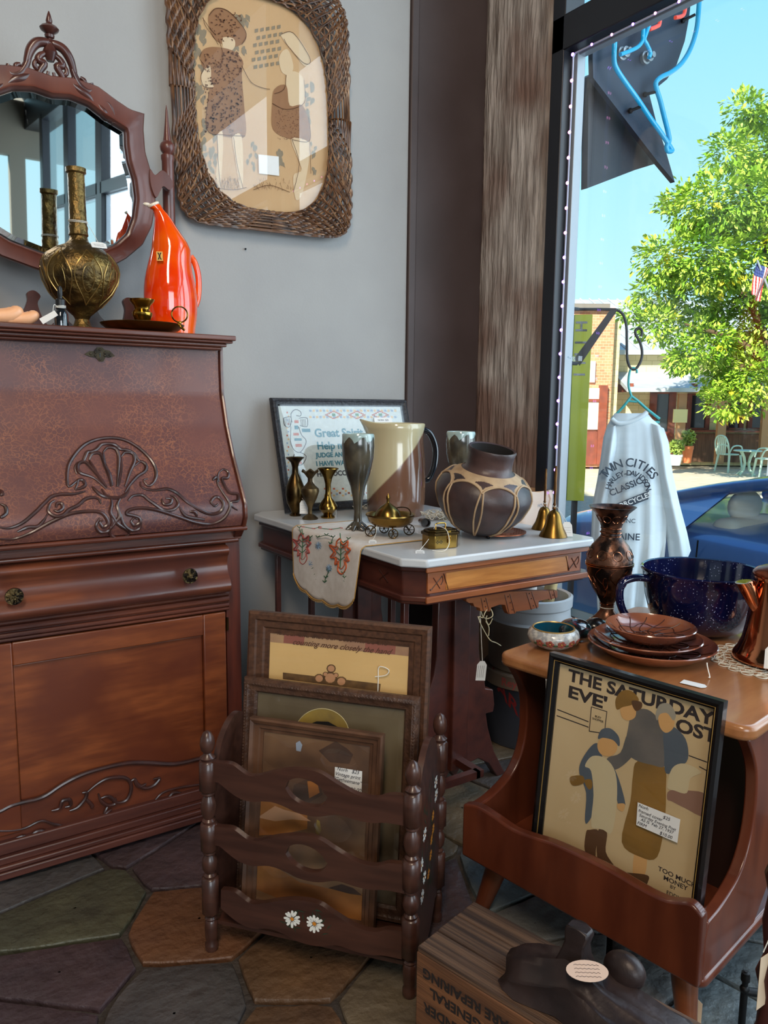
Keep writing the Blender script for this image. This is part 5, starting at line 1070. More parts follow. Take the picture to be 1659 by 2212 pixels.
# embroidered runner folded over the table edge
M_lin2 = mat('runner_linen', (226, 220, 214), .85, c2=(214, 206, 198), sc=40, bump=.2, bsc=300, bd=.002)
XE = .9935; rn = thing('table_runner', 'white table runner embroidered with orange leaves and hanging over the marble table end', 'runner', (1.08, 1.8, TT))
ya, yb_ = 1.60, 1.975; NY = 60; hem = []
def botz(v):       # v 0 near .. 1 far: rounded end with four scallops
    return .590-.045*math.sin(PI*min(1, max(0, v)))**.5+.006*abs(math.sin(4*PI*v))+(v-.5)*-.0
b = MB(); R = []
for i in range(NY+1):
    v = i/NY; y = ya+(yb_-ya)*v; bz = .592-.042*(4*v*(1-v))**.7-.007*abs(math.sin(4*PI*v)); fold = .003*math.sin(v*9+1)
    row = [(1.235-.03*v, y+.06*(1-v)*0+.0, TT+.0025+.0005*math.sin(v*30)), (1.12, y, TT+.0025+.0008*math.sin(v*22)), (1.03, y, TT+.0025), (1.004, y, TT+.0025), (XE, y, TT-.004)]
    tz = TT-.01; n_ = 16
    for j in range(n_+1): u = j/n_; row.append((XE-.003-u*(.006+fold), y+(y-1.79)*-.08*u, tz+(bz-tz)*u))
    R.append(row)
W2 = len(R[0]); b.add([q for r in R for q in r], [(i*W2+j, i*W2+j+1, (i+1)*W2+j+1, (i+1)*W2+j) for i in range(NY) for j in range(W2-1)]); b.build('cloth', M_lin2, rn, solid=.0012, smooth=60)
b = MB(); edge = [Vector(R[i][-1])+Vector((-.001, 0, 0)) for i in range(NY+1)]; e0 = [Vector(q) for q in reversed(R[0])]; e1 = [Vector(q) for q in R[-1]]
b.tube([q+Vector((-.0005, 0, 0)) for q in edge], .0018, 5)
for q in edge[::1]: b.tube([q, q+Vector((-.001, 0, -.006))], .0011, 4)
b.tube([q+Vector((0, -.0005, .0006)) for q in e0], .0014, 5); b.tube([q+Vector((0, .0005, .0006)) for q in e1], .0014, 5); b.build('crochet_edge', mat('mustard_thread', (176, 134, 70), .8), rn)
C_or = mat('orange_thread', (196, 92, 48), .8); C_gd = mat('deep_green_thread', (52, 96, 60), .8); C_rb = mat('rose_thread', (170, 80, 74), .8); C_bf = mat('pale_blue_thread', (130, 158, 186), .8)
b = MB()
def em(pts, m, r=.0013, top=False):
    b.tube(curve([(aX(*zt(x, y), XE-.007) if not top else aZ(*zt(x, y), TT+.0038)) for x, y in pts], 4), r, 5, m)
for cx, cy, s_, m_ in ((245, 755, .95, C_rb), (425, 790, 1.1, C_or)):
    L_ = [(0, -78), (12, -50), (34, -66), (30, -40), (44, -30), (28, -8), (38, 18), (24, 22), (26, 50), (8, 76), (-10, 60), (-8, 30), (-22, 34), (-20, 8), (-42, 4), (-26, -20), (-46, -48), (-20, -40), (-14, -64)]
    em([(cx+a*s_, cy+c*s_) for a, c in L_]+[(cx, cy-78*s_)], m_, .0022); em([(cx+a*s_*.7, cy+c*s_*.7) for a, c in L_], m_, .0012)
    em([(cx, cy-100*s_), (cx+4, cy-40), (cx, cy+50*s_)], C_gd, .0014)
    for d in (-1, 1):
        for t in (-34, -8, 18): em([(cx+1, cy+t), (cx+d*18*s_, cy+t-16)], C_gd, .0009)
for cx, cy in ((282, 828), (322, 738), (372, 845)):
    for i in range(9): a = i*2*PI/9; em([(cx, cy), (cx+14*math.cos(a), cy+18*math.sin(a))], C_bf, .0012)
for c in ([(245, 690), (232, 655)], [(290, 850), (298, 880), (304, 905)], [(372, 860), (358, 890), (352, 912)], [(440, 870), (446, 890), (450, 912)], [(320, 700), (360, 690), (392, 700)], [(285, 700), (278, 720)], [(392, 700), (380, 730)], [(440, 725), (465, 708)]):
    em(c, C_gd, .001)
    for (x, y) in c:
        for d in (-1, 1): em([(x, y), (x+d*9, y-8)], C_gd, .0012)
for c in ([(250, 650), (300, 658), (330, 650)], [(330, 656), (380, 662), (430, 655)]):
    em(c, C_gd, .001, True)
    for x, y in c: em([(x-7, y), (x+7, y+2)], C_rb, .0016, True)
b.build('embroidery', None, rn, smooth=60)
# doily under the pot
def doily(name, label, c, r, z, rings_=5, petals=24):
    b = MB(); c = Vector(c)
    for i in range(1, rings_+1):
        rr = r*i/rings_; n_ = 72; b.tube([c+Vector((rr*(1+.03*math.cos(petals*a))*math.cos(a), rr*(1+.03*math.cos(petals*a))*math.sin(a), .001)) for a in [2*PI*k/n_ for k in range(n_)]], r*.013, 4, None, True)
    for k_ in range(petals):
        a = 2*PI*k_/petals
        for d in (-1, 1): b.tube([c+Vector((r*t*math.cos(a+d*.13*math.sin(6*PI*t)), r*t*math.sin(a+d*.13*math.sin(6*PI*t)), .001)) for t in [.15+.85*q/14 for q in range(15)]], r*.011, 4)
    for k_ in range(petals):
        a = 2*PI*(k_+.5)/petals; b.tube([c+Vector((r*math.cos(a)+r*.10*math.cos(t), r*math.sin(a)+r*.10*math.sin(t), .001)) for t in [2*PI*q/10 for q in range(10)]], r*.013, 4, None, True)
    return tag(b.build(name, M_lace, None, c), label, 'doily')
doily('lace_doily', 'round cream lace doily behind the clay pot on the marble table', (1.54, 1.86, TT), .075, TT)
# carton in the corner
M_card = mat('cardboard', (196, 158, 122), .8, c2=(182, 144, 108), sc=4); ct = thing('cardboard_carton', 'open cardboard carton wrapped in clear plastic behind the hand bells', 'box', (1.85, 2.02, 0))
X0, X1, Y0, Y1, ZC = 1.715, 1.985, 1.915, 2.12, .785
b = MB(); b.bb((X0, Y0, 0), (X1, Y1, .01))
for lo_, hi_ in (((X0, Y0), (X1, Y0+.006)), ((X0, Y1-.006), (X1, Y1)), ((X0, Y0), (X0+.006, Y1)), ((X1-.006, Y0), (X1, Y1))): b.bb((*lo_, 0), (*hi_, ZC))
b.build('carton', M_card, ct)
b = MB(); b.bb((X0+.05, Y0-.001, ZC-.075), (X0+.10, Y0, ZC-.03), M_tag); b.text('H2-1', .018, axes((X1-.06, Y0-.0015, ZC-.05), (1, 0, 0), (0, 0, 1)), M_ink); b.build('shipping_label', None, ct, smooth=0)
Mp = glass_mat('clear_plastic', (.93, .95, 1), 1.5, .12, 1.6); b = MB(); R = []
for z_, o_ in ((.5, .006), (.62, .009), (.70, .007), (.76, .010), (.785, .004)):
    R.append([(x+rnd.uniform(-.004, .004), y+rnd.uniform(-.004, .004), z_+rnd.uniform(-.006, .006)) for x, y in [(X0-o_+(X1-X0+2*o_)*t, Y0-o_) for t in [i/10 for i in range(10)]]+[(X1+o_, Y0-o_+(Y1-Y0+2*o_)*i/8) for i in range(8)]+[(X1+o_-(X1-X0+2*o_)*i/10, Y1+o_) for i in range(10)]+[(X0-o_, Y1+o_-(Y1-Y0+2*o_)*i/8) for i in range(8)]])
b.loft(R, cap=False); b.build('plastic_wrap', Mp, ct)
# crock on a big can
CX, CY = 1.745, 1.762
M_can = mat('painted_can', (58, 62, 74), .45, c2=(42, 46, 56), sc=6); M_tanc = mat('tan_stoneware', (132, 116, 100), .4, c2=(112, 98, 86), sc=5); M_wc = mat('white_stoneware', (196, 196, 196), .28, coat=.4, c2=(180, 182, 186), sc=5)
cn = thing('lard_can', 'dark round metal can with red lettering and a tan lettered lid under the crock', 'can', (CX, CY, 0))
MB().lathe([(.140, 0), (.143, .004), (.143, .20), (.146, .205), (.0001, .205)], (CX, CY, 0), 56).build('can_body', M_can, cn)
MB().lathe([(.148, .195), (.151, .198), (.151, .238), (.147, .243), (.0001, .243)], (CX, CY, 0), 56).build('lid', M_tanc, cn)
b = MB()
def wrap(s_, r, zc_, size, a0, m, b, tilt=0):
    tb_ = MB(); tb_.text(s_, size, Matrix(), m, .0002, 'CENTER', size*.02); 
    V = [Vector((CX+(r+v.z)*math.cos(a0+v.x/r), CY+(r+v.z)*math.sin(a0+v.x/r), zc_+v.y+tilt*v.x)) for v in tb_.v]; b.add(V, tb_.f, m)
AC = math.atan2(-CY, -CX)-.18
wrap("Reynolds'", .1515, .218, .036, AC+.05, C_rb, b); wrap('FARMERS', .1437, .115, .062, AC+.12, mat('red_enamel', (120, 30, 32), .5), b, -.9); b.build('lettering', None, cn, smooth=0)
ck = thing('stoneware_crock', 'white-rimmed stoneware crock full of paper rolls behind the marble table', 'crock', (CX, CY, .243))
MB().lathe([(.128, .243), (.134, .248), (.136, .39), (.134, .398), (.0001, .25)], (CX, CY, 0), 56, cap=False).build('crock_body', M_tanc, ck)
MB().lathe([(.134, .398), (.126, .405), (.124, .44), (.130, .446), (.131, .476), (.124, .480), (.116, .476), (.114, .40), (.0001, .398)], (CX, CY, 0), 56).build('crock_collar', M_wc, ck)
for i, (dx, dy, r_, h_, c_, ty) in enumerate(((-.05, -.03, .022, .20, (212, 202, 196), .1), (.01, -.055, .016, .24, (196, 170, 120), .16), (.045, -.02, .020, .23, (214, 190, 120), .2), (.0, .03, .024, .21, (206, 196, 190), .05), (-.055, .04, .018, .18, (204, 164, 158), -.1))):
    b = MB(Fm((CX+dx, CY+dy, .40), 0, 0, ty)); b.lathe([(r_, 0), (r_, h_), (r_*.8, h_), (r_*.8, h_-.03), (.0001, h_-.03)], n=24)
    tag(b.build('paper_roll', mat('roll_paper_%d' % c_[2], c_, .8), None, (CX+dx, CY+dy, .40)), ('dull white paper roll at the left of the crock', 'thin tan paper roll at the front of the crock', 'yellowish paper roll at the right of the crock', 'pale paper roll at the back of the crock', 'pinkish paper roll leaning left in the crock')[i], 'paper roll', 'paper rolls in the crock')
# ================================================================ magazine rack
RW, RD, RA = .407, .22, math.radians(-49.978); RO = (.492, 1.348, 0); RF = Fm(RO, RA)
M_rk = mat('dark_rack_wood', (58, 34, 27), .36, c2=(76, 46, 36), sc=14, st=(.4, 4, 4), coat=.3)
rk = thing('magazine_rack', 'dark brown wooden magazine rack with turned posts and painted daisies holding framed pictures', 'magazine rack', RO, RA)
PP2 = [(.011, 0), (.013, .004), (.013, .015), (.010, .02), (.0125, .03), (.013, .05), (.0125, .062), (.010, .066), (.0125, .07), (.010, .074), (.0125, .078)]
def post(x, y):
    b = MB(RF); b.lathe(PP2, (x, y, 0), 20, cap=True)
    for z0, z1 in ((.078, .158), (.212, .272), (.335, .400)): b.lathe([(.0125, z0), (.0175, z0+.004), (.0175, z1-.004), (.0125, z1)], (x, y, 0), 8)
    for z0, z1 in ((.158, .212), (.272, .335)): h_ = z1-z0; b.lathe([(.0125, z0), (.013, z0+.004), (.009, z0+.008), (.014, z0+h_*.3), (.0155, z0+h_*.5), (.014, z0+h_*.7), (.009, z1-.008), (.013, z1-.004), (.0125, z1)], (x, y, 0), 20)
    b.lathe([(.0125, .400), (.015, .405), (.009, .410), (.007, .414), (.012, .420), (.0145, .432), (.013, .444), (.008, .454), (.001, .459)], (x, y, 0), 20); b.build('post', M_rk, rk, smooth=50)
for x, y in ((0, 0), (RW, 0), (0, RD), (RW, RD)): post(x, y)
def RL(x, y): q_ = RF.inverted() @ aP(400+x/2.426, 1300+y/2.426, RF @ Vector((0, 0, 0)), RF.to_3x3() @ Vector((0, 1, 0))); return (q_.x, q_.z)
up_ = [RL(x, y) for x, y in ((182, 838), (250, 845), (330, 900), (385, 905), (480, 882), (590, 870), (700, 885), (800, 945), (900, 1000), (1000, 1022), (1075, 1005), (1150, 1010))]
dn_ = [RL(x, y) for x, y in ((1150, 1165), (1060, 1150), (980, 1150), (900, 1135), (800, 1108), (700, 1118), (600, 1100), (520, 1062), (440, 1038), (350, 1040), (270, 1010), (182, 940))]
upc = [tuple(q)[:2] for q in curve([(a, c, 0) for a, c in up_], 4)]; dnc = [tuple(q)[:2] for q in curve([(a, c, 0) for a, c in dn_], 4)]
hc = RL(638, 992); he = RL(743, 1030); hr = abs(he[0]-hc[0]); hh_ = .026
def slat(y, dz, hole, name='slat', x_only=None):
    U = [(min(RW-.005, max(.005, x)), z+dz) for x, z in upc]; D = [(min(RW-.005, max(.005, x)), z+dz) for x, z in dnc]; b = MB(RF @ axes((0, y, 0), (1, 0, 0), (0, 0, 1)))
    if not hole: b.prism(U+D, -.006, .006)
    else:
        def zat(P_, x):
            P2 = sorted(P_)
            for (a, c), (a2, c2) in zip(P2, P2[1:]):
                if a <= x <= a2 and a2 > a: return c+(c2-c)*(x-a)/(a2-a)
            return P2[-1][1] if x > P2[-1][0] else P2[0][1]
        xs = [.005+(RW-.01)*i/80 for i in range(81)]; hcz = (zat(U, hc[0])+zat(D, hc[0]))/2
        V = []; F = []
        for x in xs:
            s_ = 1-((x-hc[0])/hr)**2; g_ = hh_*math.sqrt(s_) if s_ > 0 else 0
            zu, zd = zat(U, x), zat(D, x); mz = hcz-(x-hc[0])*.12 if s_ > -.5 else (zu+zd)/2
            V.append((zu, mz+g_ if s_ > 0 else (zu+zd)/2, mz-g_ if s_ > 0 else (zu+zd)/2, zd))
        VV = []
        for x, r in zip(xs, V):
            for z in r: VV += [(x, z, -.006), (x, z, .006)]
        def id_(i, j, k): return i*8+j*2+k
        for i in range(80):
            for j in (0, 2):
                F += [(id_(i, j, 1), id_(i+1, j, 1), id_(i+1, j+1, 1), id_(i, j+1, 1)), (id_(i, j, 0), id_(i, j+1, 0), id_(i+1, j+1, 0), id_(i+1, j, 0))]
            for j in (0, 3): F.append((id_(i, j, 0), id_(i+1, j, 0), id_(i+1, j, 1), id_(i, j, 1)))
            if abs((xs[i]+xs[i+1])/2-hc[0]) < hr:
                for j in (1, 2): F.append((id_(i, j, 0), id_(i+1, j, 0), id_(i+1, j, 1), id_(i, j, 1)))
        b.add(VV, F)
    return b.build(name, M_rk, rk, smooth=40)
slat(0, 0, True); slat(0, -.131, True); s3 = slat(0, -.262, False)
for dz in (0, -.131, -.262): slat(RD, dz, False, 'back_slat')
M_pw = mat('painted_white', (232, 230, 222), .6); M_py = mat('painted_orange', (206, 130, 40), .6); M_pg = mat('painted_green', (36, 62, 44), .6)
def daisy(T, c, r, m, b, n_=12):
    for i in range(n_):
        a = 2*PI*i/n_+rnd.uniform(-.1, .1); ca_, sa_ = math.cos(a), math.sin(a); L_ = r*rnd.uniform(.85, 1.1); w_ = r*.17
        P_ = [(c[0]+ca_*t*L_-sa_*o_*w_, c[1]+sa_*t*L_+ca_*o_*w_, .0004) for t, o_ in ((.2, 0), (.6, 1), (.95, .7), (1, 0), (.95, -.7), (.6, -1))]; b.add(P_, [tuple(range(6))], m, T)
    b.add([(c[0]+r*.22*math.cos(i*PI/4), c[1]+r*.22*math.sin(i*PI/4), .0007) for i in range(8)], [tuple(range(8))], M_py, T)
T = RF @ axes((0, -.0066, 0), (1, 0, 0), (0, 0, 1)); b = MB()
for _ in range(34):
    c = RL(rnd.choice((565, 690))+rnd.gauss(0, 34), 1655+rnd.gauss(0, 30)); a = rnd.uniform(0, 6); b.add([(c[0]+.009*math.cos(a), c[1]+.009*math.sin(a), .0001), (c[0]-.002*math.sin(a), c[1]+.002*math.cos(a), .0001), (c[0]-.009*math.cos(a), c[1]-.009*math.sin(a), .0001)], [(0, 1, 2)], M_pg, T)
daisy(T, RL(568, 1650), .0175, M_pw, b); daisy(T, RL(684, 1675), .0185, M_pw, b); b.build('painted_daisies', None, s3, smooth=0)
# end panels
pe = [(.018, .085), (.018, .40), (.045, .432), (.08, .452), (.11, .456), (.14, .45), (.175, .425), (.19, .39), (.202, .385), (.202, .085), (.17, .06), (.11, .075), (.05, .06)]
pe = [(.016, .10), (.016, .36), (.03, .385), (.05, .42), (.085, .445), (.12, .45), (.155, .43), (.18, .39), (.204, .37), (.204, .10), (.18, .075), (.15, .045), (.11, .03), (.07, .045), (.04, .075)]
for x in (0, RW):
    b = MB(RF @ axes((x, 0, 0), (0, 1, 0), (0, 0, 1))); b.prism([tuple(q)[:2] for q in curve([(a, c, 0) for a, c in pe], 4, True)], -.006, .006); ep_ = b.build('end_panel', M_rk, rk, smooth=50)
    if x:
        T = RF @ axes((x+.0066, 0, 0), (0, 1, 0), (0, 0, 1)); b = MB()
        for _ in range(60):
            c = (rnd.uniform(.05, .17), rnd.uniform(.13, .36)); a = rnd.uniform(.8, 2.4); b.add([(c[0]+.014*math.cos(a), c[1]+.014*math.sin(a), .0001), (c[0]-.003*math.sin(a), c[1]+.003*math.cos(a), .0001), (c[0]-.014*math.cos(a), c[1]-.014*math.sin(a), .0001)], [(0, 1, 2)], M_pg, T)
        for c in ((.07, .28), (.05, .23), (.075, .19), (.06, .16), (.16, .34), (.165, .31)): daisy(T, c, .014, M_pw, b, 9)
        for c in ((.14, .28), (.145, .25), (.13, .235), (.125, .205), (.11, .175)): daisy(T, c, .011, M_py, b, 9)
        b.build('painted_flowers', None, ep_, smooth=0)
b = MB(RF); b.bb((.008, .008, .052), (RW-.008, RD-.008, .060)); b.build('bottom_board', M_rk, rk)
# ================================================================ framed pictures in the rack
def leaning(y0, ang, z0=.0605): return RF @ axes((0, y0, z0), (1, 0, 0), (0, math.sin(ang), math.cos(ang)))
def FL_(T, x, y, h=0):      # zoom4 pixel -> local of leaning plane
    Z_ = T.to_3x3() @ Vector((0, 0, 1)); q_ = T.inverted() @ aP(400+x/2.426, 1300+y/2.426, T @ Vector((0, 0, h)), Z_); return (q_.x, q_.y)
def pic(name, label, y0, ang, ptl, ptr, w_, prf_, m):
    T = leaning(y0, ang); a = FL_(T, *ptl, .012); c = FL_(T, *ptr, .012); x0, x1, yt = a[0], c[0], (a[1]+c[1])/2
    t = thing(name, label, 'picture', T.translation, 0, 'framed pictures in the magazine rack'); T2 = T; picframe(T2, x0, .001, x1, yt, w_, prf_, m, t); return t, T2, x0, x1, yt
M_f1 = mat('brown_grain_frame', (94, 62, 44), .42, c2=(68, 44, 32), sc=26, st=(1, 5, 5)); M_f2 = mat('dark_ribbed_frame', (66, 44, 34), .42, c2=(88, 60, 44), sc=60, bump=.7, bsc=160, bd=.003); M_f3 = mat('oak_brown_frame', (100, 68, 48), .42, c2=(76, 50, 36), sc=26)
PR1 = [(0, 0), (0, .016), (.12, .02), (.35, .017), (.42, .013), (.7, .011), (.78, .007), (1, .005), (1, 0)]
t1, T1, xa, xb, yt = pic('framed_print', 'tallest picture at the back of the magazine rack, parchment print in a wide brown frame', .165, .10, (338, 45), (1290, 132), .046, PR1, M_f1)
A_c1 = mat('parchment', (228, 190, 128), .8, c2=(212, 172, 110), sc=3); A_rd = mat('faded_red', (150, 90, 76), .8); A_bn = mat('brown_ornament', (120, 88, 50), .8, c2=(92, 66, 40), sc=60); A_pk = mat('cherub_pink', (196, 144, 104), .8); A_pp = mat('map_paper', (186, 150, 110), .8, c2=(160, 120, 96), sc=14)
b = MB(T1); b.bb((xa+.04, .04, .001), (xb-.04, yt-.04, .003)); a1 = b.build('print', A_c1, t1, smooth=0)
b = MB(T1)
def pl_(T, pts, m, h): P_ = [(*FL_(T, x, y, h), h) for x, y in pts]; b.add(P_, [tuple(range(len(P_)))], m)
pl_(T1, [(400, 140), (1180, 215), (1172, 285), (395, 205)], A_pp, .0034); pl_(T1, [(520, 150), (630, 160), (620, 225), (515, 215)], A_rd, .0036); pl_(T1, [(945, 205), (1105, 215), (1100, 275), (940, 262)], A_rd, .0036)
pl_(T1, [(512, 370), (1025, 430), (1020, 470), (512, 405)], A_bn, .0034)
for x, y, r_ in ((765, 350, 20), (760, 400, 30), (702, 402, 22), (818, 418, 24), (735, 380, 12), (790, 385, 12)):
    pl_(T1, [(x+r_*math.cos(i*PI/5)*1.25, y+r_*math.sin(i*PI/5)*1.15) for i in range(10)], A_bn, .0037); pl_(T1, [(x+r_*math.cos(i*PI/5)*.9, y+r_*math.sin(i*PI/5)*.85) for i in range(10)], A_pk, .0039)
sx_ = 1
u, v = FL_(T1, 545, 160, .004); b.text('labour and that our best will be the', .017, Matrix.Translation((u-.028, v-.002, .0042)), A_dk, .0001, 'LEFT', .0001, shear=.6); u, v = FL_(T1, 560, 200, .004); b.text('counting more closely the hand', .017, Matrix.Translation((u, v-.004, .0042)), A_dk, .0001, 'LEFT', .0001, shear=.6)
b.build('print_detail', None, a1, smooth=0)
b = MB(T1)
for c in ([(1010, 470), (1012, 400), (1014, 345), (1040, 342), (1068, 360), (1050, 385), (995, 392)],): b.tube(curve([(*FL_(T1, x, y, .008), .008) for x, y in c], 5), .001, 5)
b.build('hanging_cord', M_string, t1)
b = MB(T1); b.bb((xa+.043, .043, .0045), (xb-.043, yt-.043, .006)); b.build('glass', GL_pic, t1, smooth=0)
t2, T2, xa, xb, yt = pic('framed_print', 'middle picture in the magazine rack, dark photograph of an arch in a ribbed dark frame', .112, .125, (308, 395), (1228, 502), .030, PRF, M_f2)
A_ol = mat('olive_print', (112, 98, 72), .8, c2=(84, 70, 52), sc=5); A_gl = mat('arch_glow', (178, 148, 62), .8, c2=(120, 98, 52), sc=12); A_bk = mat('near_black', (18, 18, 20), .7); A_ye = mat('cream_edge', (206, 190, 140), .8)
b = MB(T2); b.bb((xa+.026, .026, .001), (xb-.026, yt-.026, .003)); a2 = b.build('print', A_ol, t2, smooth=0); b = MB(T2)
cx, cy = 716, 700
pl_(T2, [(cx+142*math.cos(a), cy-138*math.sin(a)) for a in [PI*i/20 for i in range(21)]], A_gl, .0034); pl_(T2, [(655, 640), (690, 626), (750, 628), (800, 656), (830, 760), (640, 760)], A_bk, .0037)
b.tube([(*FL_(T2, cx+144*math.cos(a), cy-140*math.sin(a), .004), .004) for a in [PI*i/24 for i in range(25)]], .0009, 4, A_ye)
b.tube([(xa+.029, yt-.029, .0062), (xb-.029, yt-.029, .0062)], .0007, 4, M_gold); b.tube([(xa+.029, .029, .0062), (xa+.029, yt-.029, .0062)], .0007, 4, M_gold); b.build('print_detail', None, a2, smooth=0)
b = MB(T2)
for i in range(60): b.sphere((xa+.006+(xb-xa-.012)*i/59, yt-.010, .0185), (.0034, .0022, .0015), None, 6)
for i in range(70): b.sphere((xa+.008, .01+(yt-.02)*i/69, .0185), (.0022, .0034, .0015), None, 6); b.sphere((xb-.008, .01+(yt-.02)*i/69, .0185), (.0022, .0034, .0015), None, 6)
b.build('ribbing', M_f2, t2)
b = MB(T2); b.bb((xa+.027, .027, .0045), (xb-.027, yt-.027, .006)); b.build('glass', GL_pic, t2, smooth=0)
t3, T3, xa, xb, yt = pic('framed_print', 'smallest front picture in the magazine rack, stormy brown landscape with a white price card', .052, .14, (342, 600), (1040, 700), .028, PR1, M_f3)
A_st = mat('storm_sky', (104, 74, 52), .8, c2=(74, 54, 44), sc=8, c3=(130, 96, 66), sc3=6); A_og = mat('orange_field', (176, 112, 50), .8, c2=(130, 80, 40), sc=9); A_dm = mat('dark_hill', (62, 44, 36), .8, c2=(88, 62, 46), sc=12)
b = MB(T3); b.bb((xa+.024, .024, .001), (xb-.024, yt-.024, .003)); a3 = b.build('print', A_st, t3, smooth=0); b = MB(T3)
pl_(T3, [(370, 1045), (470, 1050), (560, 1080), (640, 1120), (640, 1190), (500, 1220), (360, 1225)], A_og, .0034); pl_(T3, [(355, 1370), (470, 1385), (600, 1470), (740, 1500), (900, 1530), (960, 1530), (950, 1690), (700, 1640), (355, 1500)], A_og, .0034)
pl_(T3, [(380, 1130), (470, 1070), (520, 1090), (600, 1110), (660, 1150), (560, 1140), (470, 1150)], A_pk, .0036); pl_(T3, [(750, 1500), (820, 1480), (880, 1500), (930, 1540), (860, 1530)], A_dm, .0036); pl_(T3, [(570, 960), (700, 900), (720, 1010), (640, 1060), (560, 1020)], A_dm, .0036); pl_(T3, [(640, 940), (690, 940), (705, 1000), (650, 1030)], A_og, .0038)
pl_(T3, [(580, 740), (600, 728), (614, 750), (605, 785), (582, 780)], mat('pale_blue_spot', (150, 160, 176), .8), .0036); pl_(T3, [(690, 1140), (705, 1150), (712, 1200), (696, 1230), (682, 1200)], A_gl, .0036)
pl_(T3, [(700, 780), (790, 730), (850, 770), (880, 800), (860, 850), (760, 840)], A_dm, .0036); b.build('print_detail', None, a3, smooth=0)
b = MB(T3); b.bb((xa+.025, .025, .0042), (xb-.025, yt-.025, .0055)); b.build('glass', glass_mat('print_glass', (1, 1, 1), 1.5, boost=1.3), t3, smooth=0)
b = MB(T3); P_ = [(*FL_(T3, x, y, .006), .0062) for x, y in ((785, 865), (928, 888), (923, 1040), (780, 1010))]; b.add(P_, [(0, 3, 2, 1), (0, 1, 2, 3)], M_tag)
u, v = FL_(T3, 850, 912, .0066); rt = Matrix.Rotation(-.04, 4, 'Z'); b.text('Norh   $25\nVintage print\n"Gethsemane"', .010, Matrix.Translation((u, v, .0066)) @ rt, M_ink, .0001, shear=.3); u, v = FL_(T3, 885, 985, .0066); b.text('$20.00', .010, Matrix.Translation((u, v, .0066)), M_ink, .0001, shear=.3); b.build('price_card', None, t3, smooth=0)
# ================================================================ end table with magazine trough
EO = (1.102, 1.195, 0); EA = math.atan2(-.98603, .1666); EF = Fm(EO, EA)     # local x along the front, y away
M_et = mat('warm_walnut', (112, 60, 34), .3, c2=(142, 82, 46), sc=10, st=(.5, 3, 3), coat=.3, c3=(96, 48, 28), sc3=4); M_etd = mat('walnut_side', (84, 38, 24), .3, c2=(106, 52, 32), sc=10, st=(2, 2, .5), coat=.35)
et = thing('end_table', 'polished brown end table with a magazine trough across its front', 'table', EO, EA)
def rr(x0, y0, x1, y1, r, n=6): return [q for cx, cy, a in ((x1-r, y0+r, -90), (x1-r, y1-r, 0), (x0+r, y1-r, 90), (x0+r, y0+r, 180)) for q in arc2(cx, cy, r, a, a+90, n)]
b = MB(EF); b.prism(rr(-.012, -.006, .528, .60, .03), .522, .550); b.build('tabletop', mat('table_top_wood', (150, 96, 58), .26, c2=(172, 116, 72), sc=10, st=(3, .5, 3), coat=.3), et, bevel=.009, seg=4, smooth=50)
sp_ = [(.012, .522), (.045, .48), (.064, .44), (.070, .38), (.060, .32), (.025, .272), (-.04, .245), (-.094, .238), (-.104, .21), (-.104, .150), (-.10, .128), (.10, .128), (.165, .19), (.165, .30), (.14, .44), (.13, .522)]
spc = [tuple(q)[:2] for q in curve([(a, c, 0) for a, c in sp_[:8]], 5)]+sp_[8:]
for x in (.010, .506):
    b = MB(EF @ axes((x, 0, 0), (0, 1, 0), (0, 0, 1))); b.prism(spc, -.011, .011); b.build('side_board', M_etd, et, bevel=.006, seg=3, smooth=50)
b = MB(EF); b.bb((.02, .150, .14), (.498, .160, .524)); b.build('partition', mat('dark_partition', (44, 24, 20), .5), et)
b = MB(EF); b.prism(rr(-.004, -.108, .522, .50, .02), .118, .140); b.build('shelf', M_etd, et, bevel=.008, seg=3)
def EL(x, y, yy): q_ = EF.inverted() @ aP(x, y, EF @ Vector((0, yy, 0)), EF.to_3x3() @ Vector((0, 1, 0))); return (q_.x, q_.z)
lip = [EL(x, y, -.1) for x, y in ((1022, 1732), (1040, 1735), (1075, 1755), (1120, 1785), (1160, 1800), (1200, 1812), (1260, 1838), (1330, 1872), (1400, 1912), (1450, 1935), (1500, 1942), (1530, 1965))]
lip = [(max(0, min(.516, x)), z) for x, z in lip]; lip[0] = (.0, lip[0][1]-.004); lip[-1] = (.516, lip[-1][1]-.006)
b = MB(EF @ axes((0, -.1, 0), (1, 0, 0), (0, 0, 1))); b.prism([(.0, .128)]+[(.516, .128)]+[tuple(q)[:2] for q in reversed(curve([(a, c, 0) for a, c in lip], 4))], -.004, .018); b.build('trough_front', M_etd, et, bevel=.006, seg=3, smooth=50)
b = MB(EF); b.bb((.02, -.095, .138), (.498, .15, .146)); b.build('trough_floor', M_etd, et)
for lx, ly, tx_, ty_ in ((.055, -.05, -.10, .10), (.46, -.05, .10, .10), (.055, .44, -.10, -.12), (.46, .44, .10, -.12)):
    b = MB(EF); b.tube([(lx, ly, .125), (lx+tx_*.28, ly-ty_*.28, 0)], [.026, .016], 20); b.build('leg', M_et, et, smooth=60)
b = MB(EF); b.tube([(.47, -.03, .06), (.475, -.035, .02)], .0008, 5, M_string); b.M = b.M @ Matrix.Translation((.482, -.045, .03)) @ Matrix.Rotation(.3, 4, 'Z') @ Matrix.Rotation(PI/2, 4, 'X'); b.prism([(-.014, -.026), (.014, -.026), (.014, .014), (.006, .02), (-.006, .02), (-.014, .014)], -.0003, .0003, mat('tan_card', (206, 180, 150), .7)); b.build('price_tag', None, et, smooth=0)
